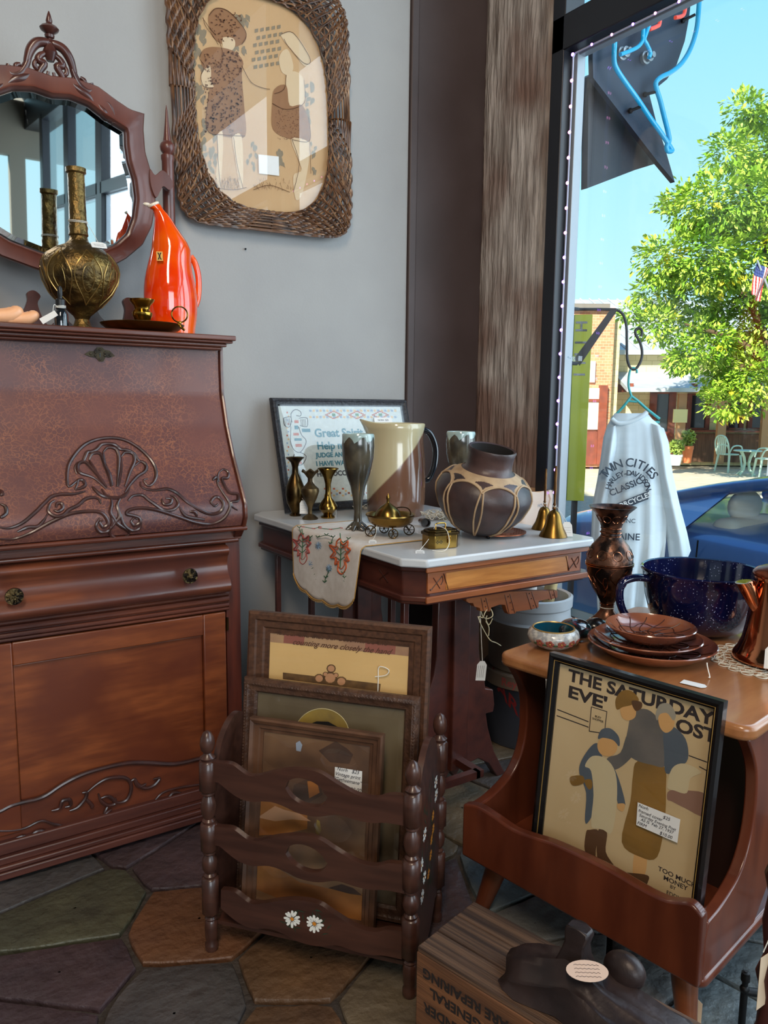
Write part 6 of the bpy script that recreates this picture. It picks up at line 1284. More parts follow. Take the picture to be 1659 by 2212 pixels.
# ---- framed magazine cover standing in the trough
ang = .10; PT = EF @ axes((0, -.064, .148), (1, 0, 0), (0, math.sin(ang), math.cos(ang)))
def PLc(x, y, h=.012): q_ = PT.inverted() @ aP(x, y, PT @ Vector((0, 0, h)), PT.to_3x3() @ Vector((0, 0, 1))); return (q_.x, q_.y)
a_ = PLc(1190, 1411); c_ = PLc(1567, 1512); x0, x1, yt = a_[0], c_[0], (a_[1]+c_[1])/2
po = thing('framed_magazine_cover', 'black-framed old magazine cover with big lettering standing in the end table trough', 'picture', PT.translation, 0)
picframe(PT, x0, .002, x1, yt, .019, [(0, 0), (0, .017), (.3, .020), (.55, .018), (.62, .012), (1, .008), (1, 0)], M_black, po)
b = MB(PT); b.tube([(x0+.013, .02, .0165), (x0+.013, yt-.013, .0165), (x1-.013, yt-.013, .0165), (x1-.013, .02, .0165)], .0009, 5); b.build('frame_line', M_gold, po)
K_pap = mat('cover_paper', (214, 190, 148), .8, c2=(202, 176, 132), sc=3); K_ink = mat('cover_ink', (44, 36, 36), .8); K_gry = mat('cover_grey', (112, 106, 100), .8, c2=(90, 88, 86), sc=14); K_och = mat('cover_ochre', (150, 110, 44), .8, c2=(124, 92, 38), sc=10); K_blu = mat('cover_blue', (84, 94, 104), .8); K_skn = mat('cover_skin', (212, 164, 104), .8); K_whi = mat('cover_white', (206, 190, 152), .8); K_brn = mat('cover_brown', (92, 62, 36), .8); K_mau = mat('cover_mauve', (146, 110, 92), .8); K_sil = mat('cover_silver', (158, 152, 136), .8)
b = MB(PT); b.bb((x0+.017, .018, .002), (x1-.017, yt-.017, .004)); pr_ = b.build('print', K_pap, po, smooth=0)
b = MB(PT)
def zp(x, y, h): u, v = PLc(1160+x/3.77, 1400+y/3.77, h); return (u, v, h)
lay2 = [0]
def pp_(pts, m, k=4, sm=True):
    lay2[0] += 1; h = .0042+lay2[0]*.00003; P_ = [zp(x, y, h) for x, y in pts]; P_ = curve(P_, k, True) if sm else P_; b.add([tuple(q) for q in P_], [tuple(range(len(P_)))], m)
for y1_, y2_, xa_, xb_ in ((495, 596, 165, 420), (545, 640, 160, 420), (870, 925, 1235, 1385), (960, 995, 1320, 1385)): pp_([(xa_, y1_), (xb_, y2_), (xb_, y2_+9), (xa_, y1_+9)], K_ink, sm=False)
pp_([(440, 475), (572, 515), (552, 700), (422, 680)], K_ink, sm=False); pp_([(446, 483), (565, 520), (546, 692), (429, 673)], K_pap, sm=False)
# plain stand-in figures in the same colour masses (generic shopper, child and clerk)
pp_([(1060, 1230), (1080, 1160), (1240, 1160), (1370, 1195), (1365, 1370), (1200, 1300), (1100, 1250)], K_mau)
pp_([(800, 1650), (890, 1690), (880, 1840), (820, 1870), (780, 1850)], K_skn); pp_([(680, 1830), (760, 1830), (900, 1850), (905, 1900), (870, 1935), (760, 1880)], K_brn)
pp_([(820, 920), (1030, 960), (1050, 1150), (1040, 1400), (980, 1700), (840, 1700), (690, 1580), (760, 1250), (780, 1050)], K_och)
pp_([(780, 520), (900, 500), (1000, 600), (1045, 780), (1040, 960), (930, 950), (800, 910), (720, 830), (740, 660)], K_gry)
pp_([(740, 700), (830, 780), (760, 900), (640, 990), (570, 940), (580, 890), (680, 850)], K_gry)
pp_([(680, 480), (740, 440), (800, 480), (800, 560), (740, 590), (690, 560)], K_skn); pp_([(640, 420), (690, 350), (770, 350), (830, 420), (780, 460), (700, 480), (650, 500)], K_och); pp_([(770, 430), (850, 440), (850, 490), (800, 510)], K_brn)
pp_([(1030, 660), (1110, 640), (1210, 740), (1230, 900), (1150, 980), (1050, 1020), (1035, 850)], K_blu); pp_([(990, 540), (1050, 500), (1115, 560), (1110, 650), (1050, 690), (1000, 640)], K_skn); pp_([(965, 540), (1000, 460), (1080, 455), (1130, 540), (1110, 590), (1060, 530), (1000, 540), (980, 590)], K_sil)
pp_([(1100, 980), (1200, 940), (1340, 1010), (1250, 1060), (1220, 1180), (1120, 1160), (1060, 1130)], K_whi)
pp_([(430, 1480), (500, 1490), (480, 1640), (470, 1700), (390, 1650), (400, 1500)], K_brn); pp_([(500, 1480), (570, 1500), (560, 1660), (630, 1780), (560, 1770), (490, 1700)], K_brn)
pp_([(440, 800), (500, 780), (540, 900), (640, 1000), (720, 1270), (660, 1270), (600, 1100), (430, 1400), (390, 1400), (400, 1180), (345, 1020), (360, 920)], K_blu)
pp_([(450, 880), (560, 900), (640, 1020), (650, 1250), (610, 1500), (540, 1480), (500, 1470), (440, 1440), (460, 1200), (440, 1000), (390, 960)], K_whi)
pp_([(500, 760), (560, 720), (640, 760), (650, 830), (600, 880), (530, 870), (495, 820)], K_skn); pp_([(500, 710), (530, 660), (600, 655), (665, 720), (670, 800), (620, 750), (540, 730), (500, 740)], K_blu)
pp_([(385, 1080), (440, 1070), (450, 1130), (420, 1150)], K_och); pp_([(655, 1270), (715, 1270), (700, 1330), (660, 1310)], K_skn); pp_([(270, 1050), (370, 1040), (380, 1100), (290, 1120)], K_och)
def ptx(s_, x, y, size, bold, **k):
    u, v, h = zp(x, y, .0046); lay2[0] += 0; b.text(s_, size, Matrix.Translation((u, v, .0041)), K_ink, .0001, 'LEFT', bold, **k)
ux = (x1-x0)/338.0
ptx('THE SATURDAY', 255, 222, .032, .0011, fit=.291); ptx("EVE'", 250, 355, .032, .0011, fit=.084); ptx('OST', 1128, 625, .032, .0011, fit=.073)
ptx('TOO MUCH', 985, 1795, .0115, .0002, fit=.069); ptx('MONEY', 1028, 1868, .0115, .0002, fit=.044); ptx('BY', 1082, 1940, .009, .0001); ptx('EDDY', 1052, 1988, .010, .0001, fit=.026)
u, v, h = zp(496, 575, .0052); b.text('BUSY\nSHOPPER', .0058, Matrix.Translation((u, v, .0050)), K_ink, .0001)
b.build('cover_art', None, pr_, smooth=0)
b = MB(PT); P_ = [(*PLc(1160+x/3.77, 1400+y/3.77, .0095), .0095) for x, y in ((820, 1255), (1168, 1395), (1143, 1587), (808, 1440))]; b.add(P_, [(0, 3, 2, 1), (0, 1, 2, 3)], M_tag)
cA, cB, cD = [Vector(q) for q in (P_[0], P_[1], P_[3])]; tdir = math.atan2(cB.y-cA.y, cB.x-cA.x); ce = (Vector(P_[0])+Vector(P_[2]))/2
for s_, dx, dy, sz in (('Norh', -.028, .0165, .0085), ('$25', .016, .0135, .0085), ('framed cover', -.014, .0075, .0085), ('Saturday Evening Post', 0, .0000, .0078), ('AS IS  Feb 27, 1937', 0, -.007, .0078), ('FIRM', -.028, -.0155, .0085), ('$10.00', .018, -.0165, .0085)):
    b.text(s_, sz, Matrix.Translation(ce) @ Matrix.Rotation(tdir, 4, 'Z') @ Matrix.Translation((dx, dy, .0003)), M_ink, .0001, shear=.25)
b.build('price_card', None, po, smooth=0)
b = MB(PT); b.bb((x0+.017, .018, .0062), (x1-.017, yt-.017, .0078)); b.build('glass', glass_mat('cover_glass', (1, 1, 1), 1.45), po, smooth=0)
# ================================================================ wares on the end table
EZ = .550
def es_(x, y): return spot(x, y, EZ)
# cloisonne ashtray bowl
p, k = es_(1196, 1403); p = p+Vector((.012, .014, 0)); as_ = thing('enamel_bowl', 'small white enamel bowl with flowers and teal inside at the end table corner', 'bowl', p)
M_cl = mat('white_enamel', (196, 192, 184), .25, c2=(150, 150, 150), sc=90, coat=.5, lo=.45, hi=.6); M_tl = mat('teal_enamel', (16, 66, 84), .12, coat=.8)
MB().lathe([(.026, 0), (.040, .006), (.054, .018), (.0575, .028), (.054, .038), (.046, .044), (.044, .0445)], p, 48, cap=False).build('bowl', M_cl, as_, smooth=60)
b = MB(); b.lathe([(.0455, .0445), (.043, .0445), (.044, .034), (.036, .012), (.0001, .009)], p, 48, cap=False); b.lathe([(.0001, .0), (.026, 0)], p, 48, cap=False); b.build('lining', M_tl, as_, smooth=60)
b = MB(); b.lathe([(.043, .0438), (.0445, .0462), (.0465, .0455), (.0465, .0438)], p, 48, cap=False); b.build('rim', M_gold, as_)
b = MB(); A_f = mat('enamel_pink', (150, 80, 70), .3); A_g = mat('enamel_green', (50, 80, 50), .3)
for a0 in (-2.9, -2.5, -2.05, -1.6, -1.2):
    c = p+Vector((.0555*math.cos(a0), .0555*math.sin(a0), .022)); nrm = Vector((math.cos(a0), math.sin(a0), -.45)); T = axes(c, (-math.sin(a0), math.cos(a0), 0), (math.cos(a0)*.4, math.sin(a0)*.4, .9))
    for i in range(5): b.sphere((.0055*math.cos(i*1.26), .0055*math.sin(i*1.26), .0005), (.0045, .0045, .0012), A_f, 8, T)
    b.sphere((0, 0, .001), (.0025, .0025, .0015), M_gold, 8, T)
    for s_ in (-1, 1): b.sphere((.011*s_, -.004, .0), (.006, .0025, .001), A_g, 8, T)
b.build('enamel_flowers', None, as_, smooth=60)
# lacquered balls
M_lq = mat('black_painted_lacquer', (18, 18, 22), .1, c2=(110, 30, 30), sc=38, lo=.55, hi=.62, coat=1, c3=(26, 60, 64), sc3=30)
for i, (x, y, r_, lab) in enumerate(((1245, 1391, .036, 'black painted lacquer egg with red and teal marks behind the enamel bowl'), (1291, 1375, .026, 'small black lacquer egg beside the copper vase foot'))):
    p, k = es_(x, y); p = p+Vector((.014, .02, 0)); b = MB(); b.sphere(p+Vector((0, 0, r_*.72)), (r_*1.15, r_, r_*.72), None, 28); tag(b.build('lacquer_egg', M_lq if i == 0 else M_black, None, p, smooth=80), lab, 'ornament', 'lacquer eggs on the end table')
# copper vase
p, k = es_(1325, 1350); p = p+Vector((.0, .022, 0)); cv_ = thing('engraved_copper_vase', 'tall engraved copper vase with a flared mouth on the end table', 'vase', p)
M_ecv = mat('engraved_copper', (112, 76, 58), .32, metal=.75, c2=(34, 24, 22), sc=30, lo=.44, hi=.56, bump=.35, bsc=70, bd=.003); M_cvp = mat('polished_copper', (160, 104, 76), .2, metal=1)
PV = [(34, 0), (36, 6), (24, 18), (15, 30), (14, 44), (22, 60), (36, 86), (46, 112), (50, 136)]
PV2 = [(50, 136), (49, 152), (40, 174), (26, 190), (21, 197), (22, 204), (21, 212), (26, 228), (36, 246), (49, 258)]
kk = k*.985
MB().lathe(prof(PV, kk), p, 48, cap=True).build('lower_body', M_ecv, cv_, smooth=60)
b = MB(); b.lathe(prof(PV2+[(51, 260), (49, 260), (34, 244), (19, 214), (18, 200), (30, 185), (40, 150), (0, 140)], kk), p, 48, cap=False); ub = b.build('upper_body', M_ecv, cv_, smooth=60)
b = MB()
for h_, r_ in ((136, 50.5), (132, 50.3), (196, 21.5), (204, 22.6), (213, 21.5), (44, 15), (6, 36)): b.tube([p+Vector((r_*kk*math.cos(2*PI*i/40), r_*kk*math.sin(2*PI*i/40), h_*kk)) for i in range(40)], .0018, 6, None, True)
def ring_pt(P_, a, h):
    for (r0, h0), (r1, h1) in zip(P_, P_[1:]):
        if h0 <= h <= h1: return p+Vector(((r0+(r1-r0)*(h-h0)/(h1-h0)+.4)*kk*math.cos(a), (r0+(r1-r0)*(h-h0)/(h1-h0)+.4)*kk*math.sin(a), h*kk))
    return p
for i in range(9):
    a = i*2*PI/9
    b.tube([ring_pt(PV, a+.28*math.sin(t*PI/6), 62+68*t/12) for t in range(13)], .0010, 4); b.tube([ring_pt(PV, a+.2+.12*math.cos(t*PI/5), 96+14*math.sin(t*PI/5)) for t in range(11)], .0010, 4)
    b.tube([ring_pt(PV2, a+.22*math.cos(t*PI/6), 158+10*math.sin(t*PI/6)) for t in range(13)], .0010, 4); b.tube([ring_pt(PV2, a+.3*math.cos(t*PI/6), 234+8*math.sin(t*PI/6)) for t in range(13)], .0009, 4)
b.build('engraved_bands', M_cvp, cv_)
b = MB(); b.tube([p+Vector((15.6*kk*math.cos(2*PI*i/20), 15.6*kk*math.sin(2*PI*i/20), 36*kk)) for i in range(20)], .0008, 5, None, True); b.build('string', M_string, cv_)
# stacked brown plates
M_plt = mat('brown_plate', (140, 80, 56), .18, c2=(166, 104, 74), sc=9, coat=.7, c3=(116, 66, 52), sc3=6, bump=.2, bsc=20, bd=.004)
pc, k = es_(1418, 1440)
pc = pc+Vector((.046, .050, 0))
def plate(label, c, R, h, z):
    P_ = Vector((c[0], c[1], z)); t = thing('brown_plate', label, 'plate', P_, 0, 'stacked brown plates'); MB().lathe([(R*.52, 0), (R*.60, .001), (R*.80, h*.45), (R*.97, h*.9), (R, h), (R*.985, h+.002), (R*.93, h*.8), (R*.74, h*.42), (R*.5, .006), (.0001, .005)], P_, 64, cap=False).build('dish', M_plt, t, smooth=50)
    b = MB()
    def pz(r): q_ = r/R; return P_.z+(.0062 if q_ < .5 else .006+(h*.42-.006)*(q_-.5)/.24 if q_ < .74 else h*.42+(h*.38)*(q_-.74)/.19)+.0006
    for i in range(14):
        a = i*2*PI/14+.1; b.tube([(P_.x+r*math.cos(a+.25*math.sin(r/R*5)), P_.y+r*math.sin(a+.25*math.sin(r/R*5)), pz(r)) for r in [R*(.12+.8*q/12) for q in range(13)]], .0011, 4)
    for f_ in (.35, .68): b.tube([(P_.x+R*f_*(1+.10*math.cos(7*a))*math.cos(a), P_.y+R*f_*(1+.10*math.cos(7*a))*math.sin(a), pz(R*f_*(1+.1*math.cos(7*a)))) for a in [2*PI*i/84 for i in range(84)]], .0011, 4, None, True)
    b.build('incised_leaves', mat('plate_lines', (70, 38, 32), .3), t); return t
R1 = 152*.88*k
q1 = plate('large brown leaf-patterned plate at the bottom of the stack', pc, .133, .034, EZ)
plate('middle-sized brown plate in the middle of the stack of three', (pc.x-.006, pc.y+.006), .112, .024, EZ+.020); plate('smallest brown plate with a leaf pattern on top of the stack', (pc.x+.010, pc.y+.012), .094, .030, EZ+.034)
b = MB(); sA = aZ(1528, 1440, EZ+.022); b.tube(curve([sA+Vector((.004, .004, .006)), sA, sA+Vector((-.002, -.008, -.018)), Vector((sA.x-.006, sA.y-.008, EZ+.004))]), .0011, 5, M_string)
tgc = aZ(1500, 1478, EZ+.002); b.M = Matrix.Translation(tgc) @ Matrix.Rotation(EA+.1, 4, 'Z'); b.prism([(-.024, -.011), (.016, -.011), (.022, -.004), (.022, .004), (.016, .011), (-.024, .011)], -.0003, .0004, M_tag); b.build('price_tag', None, q1, smooth=0)
# speckled blue bowl
pb, k = es_(1512, 1393); pb = Vector((1.622, 1.075, EZ)); pb = Vector((pb.x, pb.y, EZ)); bw = thing('batter_bowl', 'large speckled cobalt blue batter bowl with a loop handle on the end table', 'bowl', pb)
M_cob = mat('cobalt_glaze', (9, 12, 42), .1, c2=(14, 20, 66), sc=8, coat=.8)
n = M_cob.node_tree; tc_ = n.nodes['Texture Coordinate']; vo = n.nodes.new('ShaderNodeTexVoronoi'); vo.inputs['Scale'].default_value = 150; r_ = n.nodes.new('ShaderNodeValToRGB'); n.links.new(tc_.outputs['Object'], vo.inputs['Vector']); n.links.new(vo.outputs['Distance'], r_.inputs[0]); r_.color_ramp.elements[0].position = .12; r_.color_ramp.elements[1].position = .2; r_.color_ramp.elements[0].color = (1, 1, 1, 1); r_.color_ramp.elements[1].color = (0, 0, 0, 1)
n3 = n.nodes.new('ShaderNodeTexNoise'); n3.inputs['Scale'].default_value = 16; n.links.new(tc_.outputs['Object'], n3.inputs['Vector']); r3 = n.nodes.new('ShaderNodeValToRGB'); r3.color_ramp.elements[0].position = .45; r3.color_ramp.elements[1].position = .6; n.links.new(n3.outputs['Fac'], r3.inputs[0]); mu = n.nodes.new('ShaderNodeMath'); mu.operation = 'MULTIPLY'; n.links.new(r_.outputs[0], mu.inputs[0]); n.links.new(r3.outputs[0], mu.inputs[1])
bs = n.nodes['Principled BSDF']; old = bs.inputs['Base Color'].links[0].from_socket; mm = n.nodes.new('ShaderNodeMix'); mm.data_type = 'RGBA'; n.links.new(mu.outputs[0], mm.inputs[0]); n.links.new(old, mm.inputs[6]); mm.inputs[7].default_value = lin((190, 196, 220)); n.links.new(mm.outputs[2], bs.inputs['Base Color'])
RB, HB = .140, .152
BP = [(.45, 0), (.50, .004), (.52, .03), (.62, .05), (.74, .12), (.84, .30), (.915, .55), (.955, .80), (.975, .93), (1.0, .955), (1.005, .985), (.985, 1.0), (.955, .985), (.935, .8), (.88, .5), (.78, .25), (.6, .08), (0, .06)]
MB().lathe([(max(1e-4, r*RB), z*HB) for r, z in BP], pb, 64).build('bowl', M_cob, bw, smooth=50)
hd_ = math.radians(180-28); dv = Vector((math.cos(hd_), math.sin(hd_), 0))
b = MB(); b.tube(curve([pb+dv*(RB*.93)+Vector((0, 0, HB*.84)), pb+dv*(RB*1.18)+Vector((0, 0, HB*.86)), pb+dv*(RB*1.40)+Vector((0, 0, HB*.78)), pb+dv*(RB*1.44)+Vector((0, 0, HB*.56)), pb+dv*(RB*1.34)+Vector((0, 0, HB*.30)), pb+dv*(RB*1.10)+Vector((0, 0, HB*.12)), pb+dv*(RB*.70)+Vector((0, 0, HB*.14))], 5), .0115, 12, flat=.8); b.build('handle', M_cob, bw, smooth=70)
# copper coffee pot
pk = aZ(1668, 1428, EZ+.002); KS = Matrix.Translation(pk) @ Matrix.Scale(1.2, 4) @ Matrix.Translation(-pk); pot = thing('copper_coffee_pot', 'shiny copper coffee pot with a domed lid and blank tag at the right edge', 'coffee pot', pk)
M_cpb = mat('bright_copper', (206, 132, 92), .1, metal=1, c2=(190, 112, 76), sc=6)
MB(KS).lathe([(.058, 0), (.066, .004), (.066, .010), (.062, .016), (.058, .022), (.052, .038), (.048, .06), (.043, .10), (.0395, .145), (.040, .150), (.039, .153), (.0001, .15)], pk, 56).build('body', M_cpb, pot, smooth=50)
MB(KS).lathe([(.0415, .152), (.0425, .155), (.0415, .159), (.036, .165), (.024, .170), (.010, .173), (.005, .176), (.005, .18), (.008, .184), (.006, .19), (.0001, .192)], pk, 48).build('lid', mat('worn_copper', (150, 84, 60), .26, metal=.9, c2=(120, 66, 50), sc=20), pot, smooth=50)
sd = Vector((math.cos(math.radians(152)), math.sin(math.radians(152)), 0)); sn = Vector((-sd.y, sd.x, 0))
def spr(c, w_, h_, d_): return [pk+sd*(c[0]+d_*math.cos(t)*0)+sn*(w_*math.cos(t))+Vector((0, 0, c[1]+h_*math.sin(t)))+sd*(d_*math.sin(t)) for t in [2*PI*i/16 for i in range(16)]]
b = MB(KS); b.loft([spr((.036, .100), .010, .020, .0), spr((.046, .118), .013, .020, -.004), spr((.056, .135), .0145, .010, -.012), spr((.064, .1435), .013, .003, -.014)]); b.build('spout', M_cpb, pot, smooth=60)
b = MB(KS); b.tube(curve([pk-sd*.038+Vector((0, 0, .13)), pk-sd*.075+Vector((0, 0, .135)), pk-sd*.085+Vector((0, 0, .09)), pk-sd*.05+Vector((0, 0, .04))], 5), .006, 10); b.build('handle', M_cpb, pot)
ptag(pot, pk+Vector((-.055, -.040, .085)), pk+Vector((-.078, -.046, .060)), .034, .048, EA+.35, .25, None, 0)
doily('lace_doily', 'white lace doily under the copper coffee pot', (pk.x, pk.y, EZ), .115, EZ, 6, 26); doily('lace_doily', 'white lace doily between the copper vase and the blue bowl', (1.545, 1.145, EZ), .085, EZ, 5, 22)
# ================================================================ crate and iron things in the foreground
KA = math.atan2(-.188, .048); KF = Fm((.680, .917, 0), KA); KL, KW, KH = .44, .158, .2
M_kr = mat('crate_wood', (128, 84, 54), .6, c2=(88, 58, 40), sc=10, st=(.35, 5, 5), bump=.4, bsc=60, bst=(.2, 4, 4), bd=.004); M_kt = mat('crate_top_wood', (104, 78, 60), .5, c2=(54, 40, 34), sc=16, st=(.15, 9, 5), bump=.6, bsc=50, bst=(.15, 6, 4), bd=.006)
kr = thing('wooden_crate', 'old wooden crate with upside-down stencilled lettering on the floor in front', 'crate', (.680, .917, 0), KA)
b = MB(KF); b.bb((0, 0, 0), (KL, .012, KH-.002)); b.bb((0, KW-.012, 0), (KL, KW, KH-.002)); b.bb((0, .012, 0), (.012, KW-.012, KH-.002)); b.bb((KL-.012, .012, 0), (KL, KW-.012, KH-.002)); bd_ = b.build('crate_side', M_kr, kr, bevel=.002)
b = MB(KF)
for i in range(3): y0_ = .001+i*.0525; b.bb((.001, y0_, KH-.002), (KL-.001, y0_+.0515, KH+.008+rnd.uniform(-.001, .001)))
b.build('top_board', M_kt, kr, bevel=.002)
M_sten = mat('stencil_ink', (34, 26, 24), .8); b = MB(KF @ axes((0, -.0008, 0), (-1, 0, 0), (0, 0, -1), (0, -1, 0)))
for s_, x, z, sz in (('REPAIRING', .062, KH-.026, .022), ('GENERAL', .088, KH-.050, .022), ('WARE REPAIRING', .150, KH-.048, .024), ('FOR GENERAL', .150, KH-.078, .024), ('MENDER', .070, KH-.078, .022), ("TINKER'S MENDER", .155, KH-.112, .026)):
    pass
for s_, x, z, sz in (('WARE REPAIRING', .014, KH-.030, .0235), ('FOR GENERAL', .030, KH-.058, .0235), ('MENDER', .018, KH-.090, .0235), ('USES MENDER', .060, KH-.122, .028)):
    if s_ == 'USES MENDER': continue
    b.text(s_, sz, Matrix.Translation((-x, -z, 0)), M_sten, .0002, 'RIGHT', .0006)
b.build('stencilled_lettering', None, kr, smooth=0)
M_ir = mat('cast_iron', (38, 30, 30), .42, metal=.3, c2=(58, 44, 42), sc=12, bump=.4, bsc=40, bd=.004)
def KP(x, y, z): return aZ(x, y, z)
ZK = KH+.0095; ip = KF @ Vector((.24, .075, ZK)); ir = thing('cast_iron_form', 'dark brown cast iron form with an upright tab and oval tag on the crate', 'ironwork', ip)
b = MB(KF); R = []
for x, w_, h_ in ((.10, .046, .022), (.115, .056, .036), (.14, .060, .048), (.17, .052, .058), (.20, .044, .072), (.23, .050, .070), (.26, .058, .054), (.30, .062, .050), (.35, .060, .044), (.39, .05, .03)):
    x += .04; h_ *= .85
    R.append([(x+.01*math.sin(3*t), .07+w_*math.cos(t)*(1+.10*math.sin(7*t+x*20)), ZK+max(0, h_*math.sin(t))*(1+.16*math.sin(9*t+x*14))) for t in [PI*i/15*1.0 for i in range(16)]]+[(x, .07+w_*math.cos(t)*.9, ZK) for t in [PI-PI*i/7 for i in range(1, 7)]])
b.loft(R); b.build('base', M_ir, ir, smooth=70)
b = MB(KF); R = []
for z, w_, d_, o_ in ((.05, .026, .022, .0), (.07, .019, .015, .0), (.088, .016, .012, .002), (.104, .019, .012, .004), (.112, .018, .010, .004)):
    R.append([(.235+o_+w_*a, .088+d_*c, ZK+z-.008*abs(a)) for a, c in ((-1, -1), (-.3, -1.1), (.3, -1.1), (1, -1), (1, 1), (.3, 1.1), (-.3, 1.1), (-1, 1))])
b.loft(R); b.build('upright_tab', M_ir, ir, bevel=.003, smooth=50)
b = MB(KF); b.sphere((.30, .115, ZK+.052), (.032, .022, .026), None, 20); b.build('side_lobe', M_ir, ir, smooth=80)
b = MB(KF @ Matrix.Translation((.272, .052, ZK+.072)) @ Matrix.Rotation(.7, 4, 'Z') @ Matrix.Rotation(.25, 4, 'X')); b.prism([(.030*math.cos(t), .017*math.sin(t)) for t in [2*PI*i/28 for i in range(28)]], -.0003, .0003, mat('aged_card', (206, 176, 156), .7))
for i in range(4): b.tube([(-.018+.036*q/12, .009-.006*i+(.0007 if q % 2 else -.0007), .0006) for q in range(13)], .0003, 3, M_ink)
b.build('oval_tag', None, ir, smooth=0)
# andiron at the right edge
M_bi = mat('black_iron', (14, 14, 16), .5, metal=.4); ao = aZ(1600, 2235, 0); zb = .13
an = thing('black_andiron', 'black iron andiron with a ball top and side arm at the lower right edge', 'andiron', Vector((ao.x, ao.y, 0)))
pA = Vector((ao.x, ao.y, 0))
b = MB(); b.tube([pA, pA+Vector((0, 0, .04)), pA+Vector((0, 0, .085))], .006, 12); b.sphere(pA+Vector((0, 0, .088)), (.008, .008, .008)); b.tube(curve([pA+Vector((0, 0, .088)), pA+Vector((0, 0, .100)), pA+Vector((0, 0, .112)), pA+Vector((0, 0, .122))]), [.004]*4+[.005]*4+[.0075]*6+[.007]*3+[.003]*2, 12); b.build('upright', M_bi, an, smooth=60)
ar = Vector((.834, -.552, 0)); b = MB(); b.tube([pA+Vector((0, 0, .084)), pA+ar*.03+Vector((0, 0, .080)), pA+ar*.07+Vector((0, 0, .068)), pA+ar*.10+Vector((0, 0, .060)), pA+ar*.11+Vector((0, 0, .0))], .007, 12); b.build('side_arm', M_bi, an, smooth=60)
# turned spindle stand at the right edge
cl = CAM+ray(1688, 1870)*1.06; cl.z = 0; print('CL', cl); lg = thing('spindle_stand', 'dark turned wooden spindle stand with a tan paper tag, cut off by the right edge', 'stand', cl)
MB().lathe([(.012, .02), (.016, .03), (.013, .06), (.022, .085), (.013, .11), (.016, .15), (.024, .18), (.015, .21), (.013, .26), (.021, .29), (.012, .32), (.018, .37), (.013, .41), (.020, .44), (.012, .47), (.019, .51), (.011, .55), (.015, .58), (.010, .60), (.0001, .615)], cl, 24).build('spindle', mat('reddish_dark_wood', (62, 28, 26), .35, coat=.3), lg, smooth=60)
MB().lathe([(.03, 0), (.03, .012), (.02, .02), (.0001, .02)], cl, 32).build('foot_disc', mat('reddish_dark_wood', (62, 28, 26), .35), lg)
b = MB(); b.tube([cl+Vector((-.014, -.002, .36)), cl+Vector((-.020, .004, .33))], .0008, 5, M_string); b.bb((cl.x-.034, cl.y-.001, .25), (cl.x-.008, cl.y-.0005, .33), mat('tan_card', (206, 180, 150), .7)); b.build('price_tag', None, lg, smooth=0)
# ================================================================ window: light rope, clip
xr = WX-.034
lp0 = aX(1240, 116, xr); lp1 = aX(1197, 1075, xr); lp2 = aX(1510, -45, xr)
M_rope = mat('clear_rope', (176, 178, 204), .25, coat=.3); M_led = mat('violet_led', (180, 140, 255), .3, emis=(176, 110, 255), es=9); M_ledp = mat('pink_led', (255, 190, 230), .3, emis=(255, 150, 220), es=5)
lr = thing('light_rope', 'clear rope light with tiny violet bulbs running up and along the black window frame', 'string lights', lp0)
yv = (lp0.y+lp1.y)/2; V0 = Vector((xr, yv, lp0.z)); V1 = Vector((xr, yv, .62)); V2 = Vector((xr, .72, lp0.z+.0))
b = MB(); b.tube([V1, V0-Vector((0, 0, .01)), V0-Vector((0, .008, 0)), V2], .0030, 8); b.build('rope', M_rope, lr)
pr0 = None
for i in range(21): b = MB(); b.sphere(V0-Vector((.003, 0, .002+.079*i)), (.0045, .0055, .0055), None, 10); b.build('bulb', M_led if i > 7 or i == 0 else M_ledp, lr)
for i in range(1, 15): b = MB(); b.sphere(V0-Vector((.003, .079*i, 0)), (.0035, .0042, .0042), None, 10); b.build('bulb', M_led if i % 2 else M_ledp, lr)
cp_ = aX(1246, 775, WX+.005); b = MB(); b.box(cp_, (.02, .03, .018)); b.tube(curve([cp_+Vector((-.012, .012, 0)), cp_+Vector((-.02, .02, .004)), cp_+Vector((-.012, .028, .008))]), .002, 6); tag(b.build('cable_clip', glass_mat('clear_clip', (.9, .93, .95), 1.5, .1, 2), None, cp_, bevel=.003), 'small clear plastic clip on the window frame beside the light rope', 'clip')
# nail in the wall
nz = aY(530, 538, WY-.004); b = MB(axes(nz, (1, 0, 0), (0, 0, 1))); b.lathe([(.003, .0), (.003, .003), (.001, .003), (.001, -.004)], n=10); tag(b.build('nail', M_bi, None, nz), 'tiny dark nail in the grey wall below the wicker picture', 'nail')
# ================================================================ outside the glass: bracket, hanger, sweatshirt
g0 = Vector((2.068, 2.02, 0)); g1 = Vector((2.30, 1.80, 0)); gd = (g1-g0).normalized(); gn = Vector((gd.y, -gd.x, 0))
def GP(x, y, o=0): return aP(x, y, g0+gn*o, gn)
M_wi = mat('wrought_iron', (34, 34, 38), .45, metal=.3)
bk = thing('iron_bracket', 'black wrought iron bracket ending in an S-hook outside the window', 'bracket', GP(1258, 700))
b = MB(); b.tube([GP(1250, 668), GP(1300, 668), GP(1332, 669)], .005, 8); b.tube(curve([GP(1332, 669), GP(1346, 680), GP(1353, 705), GP(1354, 740), GP(1355, 775), GP(1362, 795), GP(1373, 797), GP(1384, 780), GP(1387, 760), GP(1382, 738), GP(1373, 722), GP(1374, 712), GP(1382, 709), GP(1387, 716), GP(1385, 727)], 5), .0048, 10); b.build('hook_rod', M_wi, bk, smooth=70)
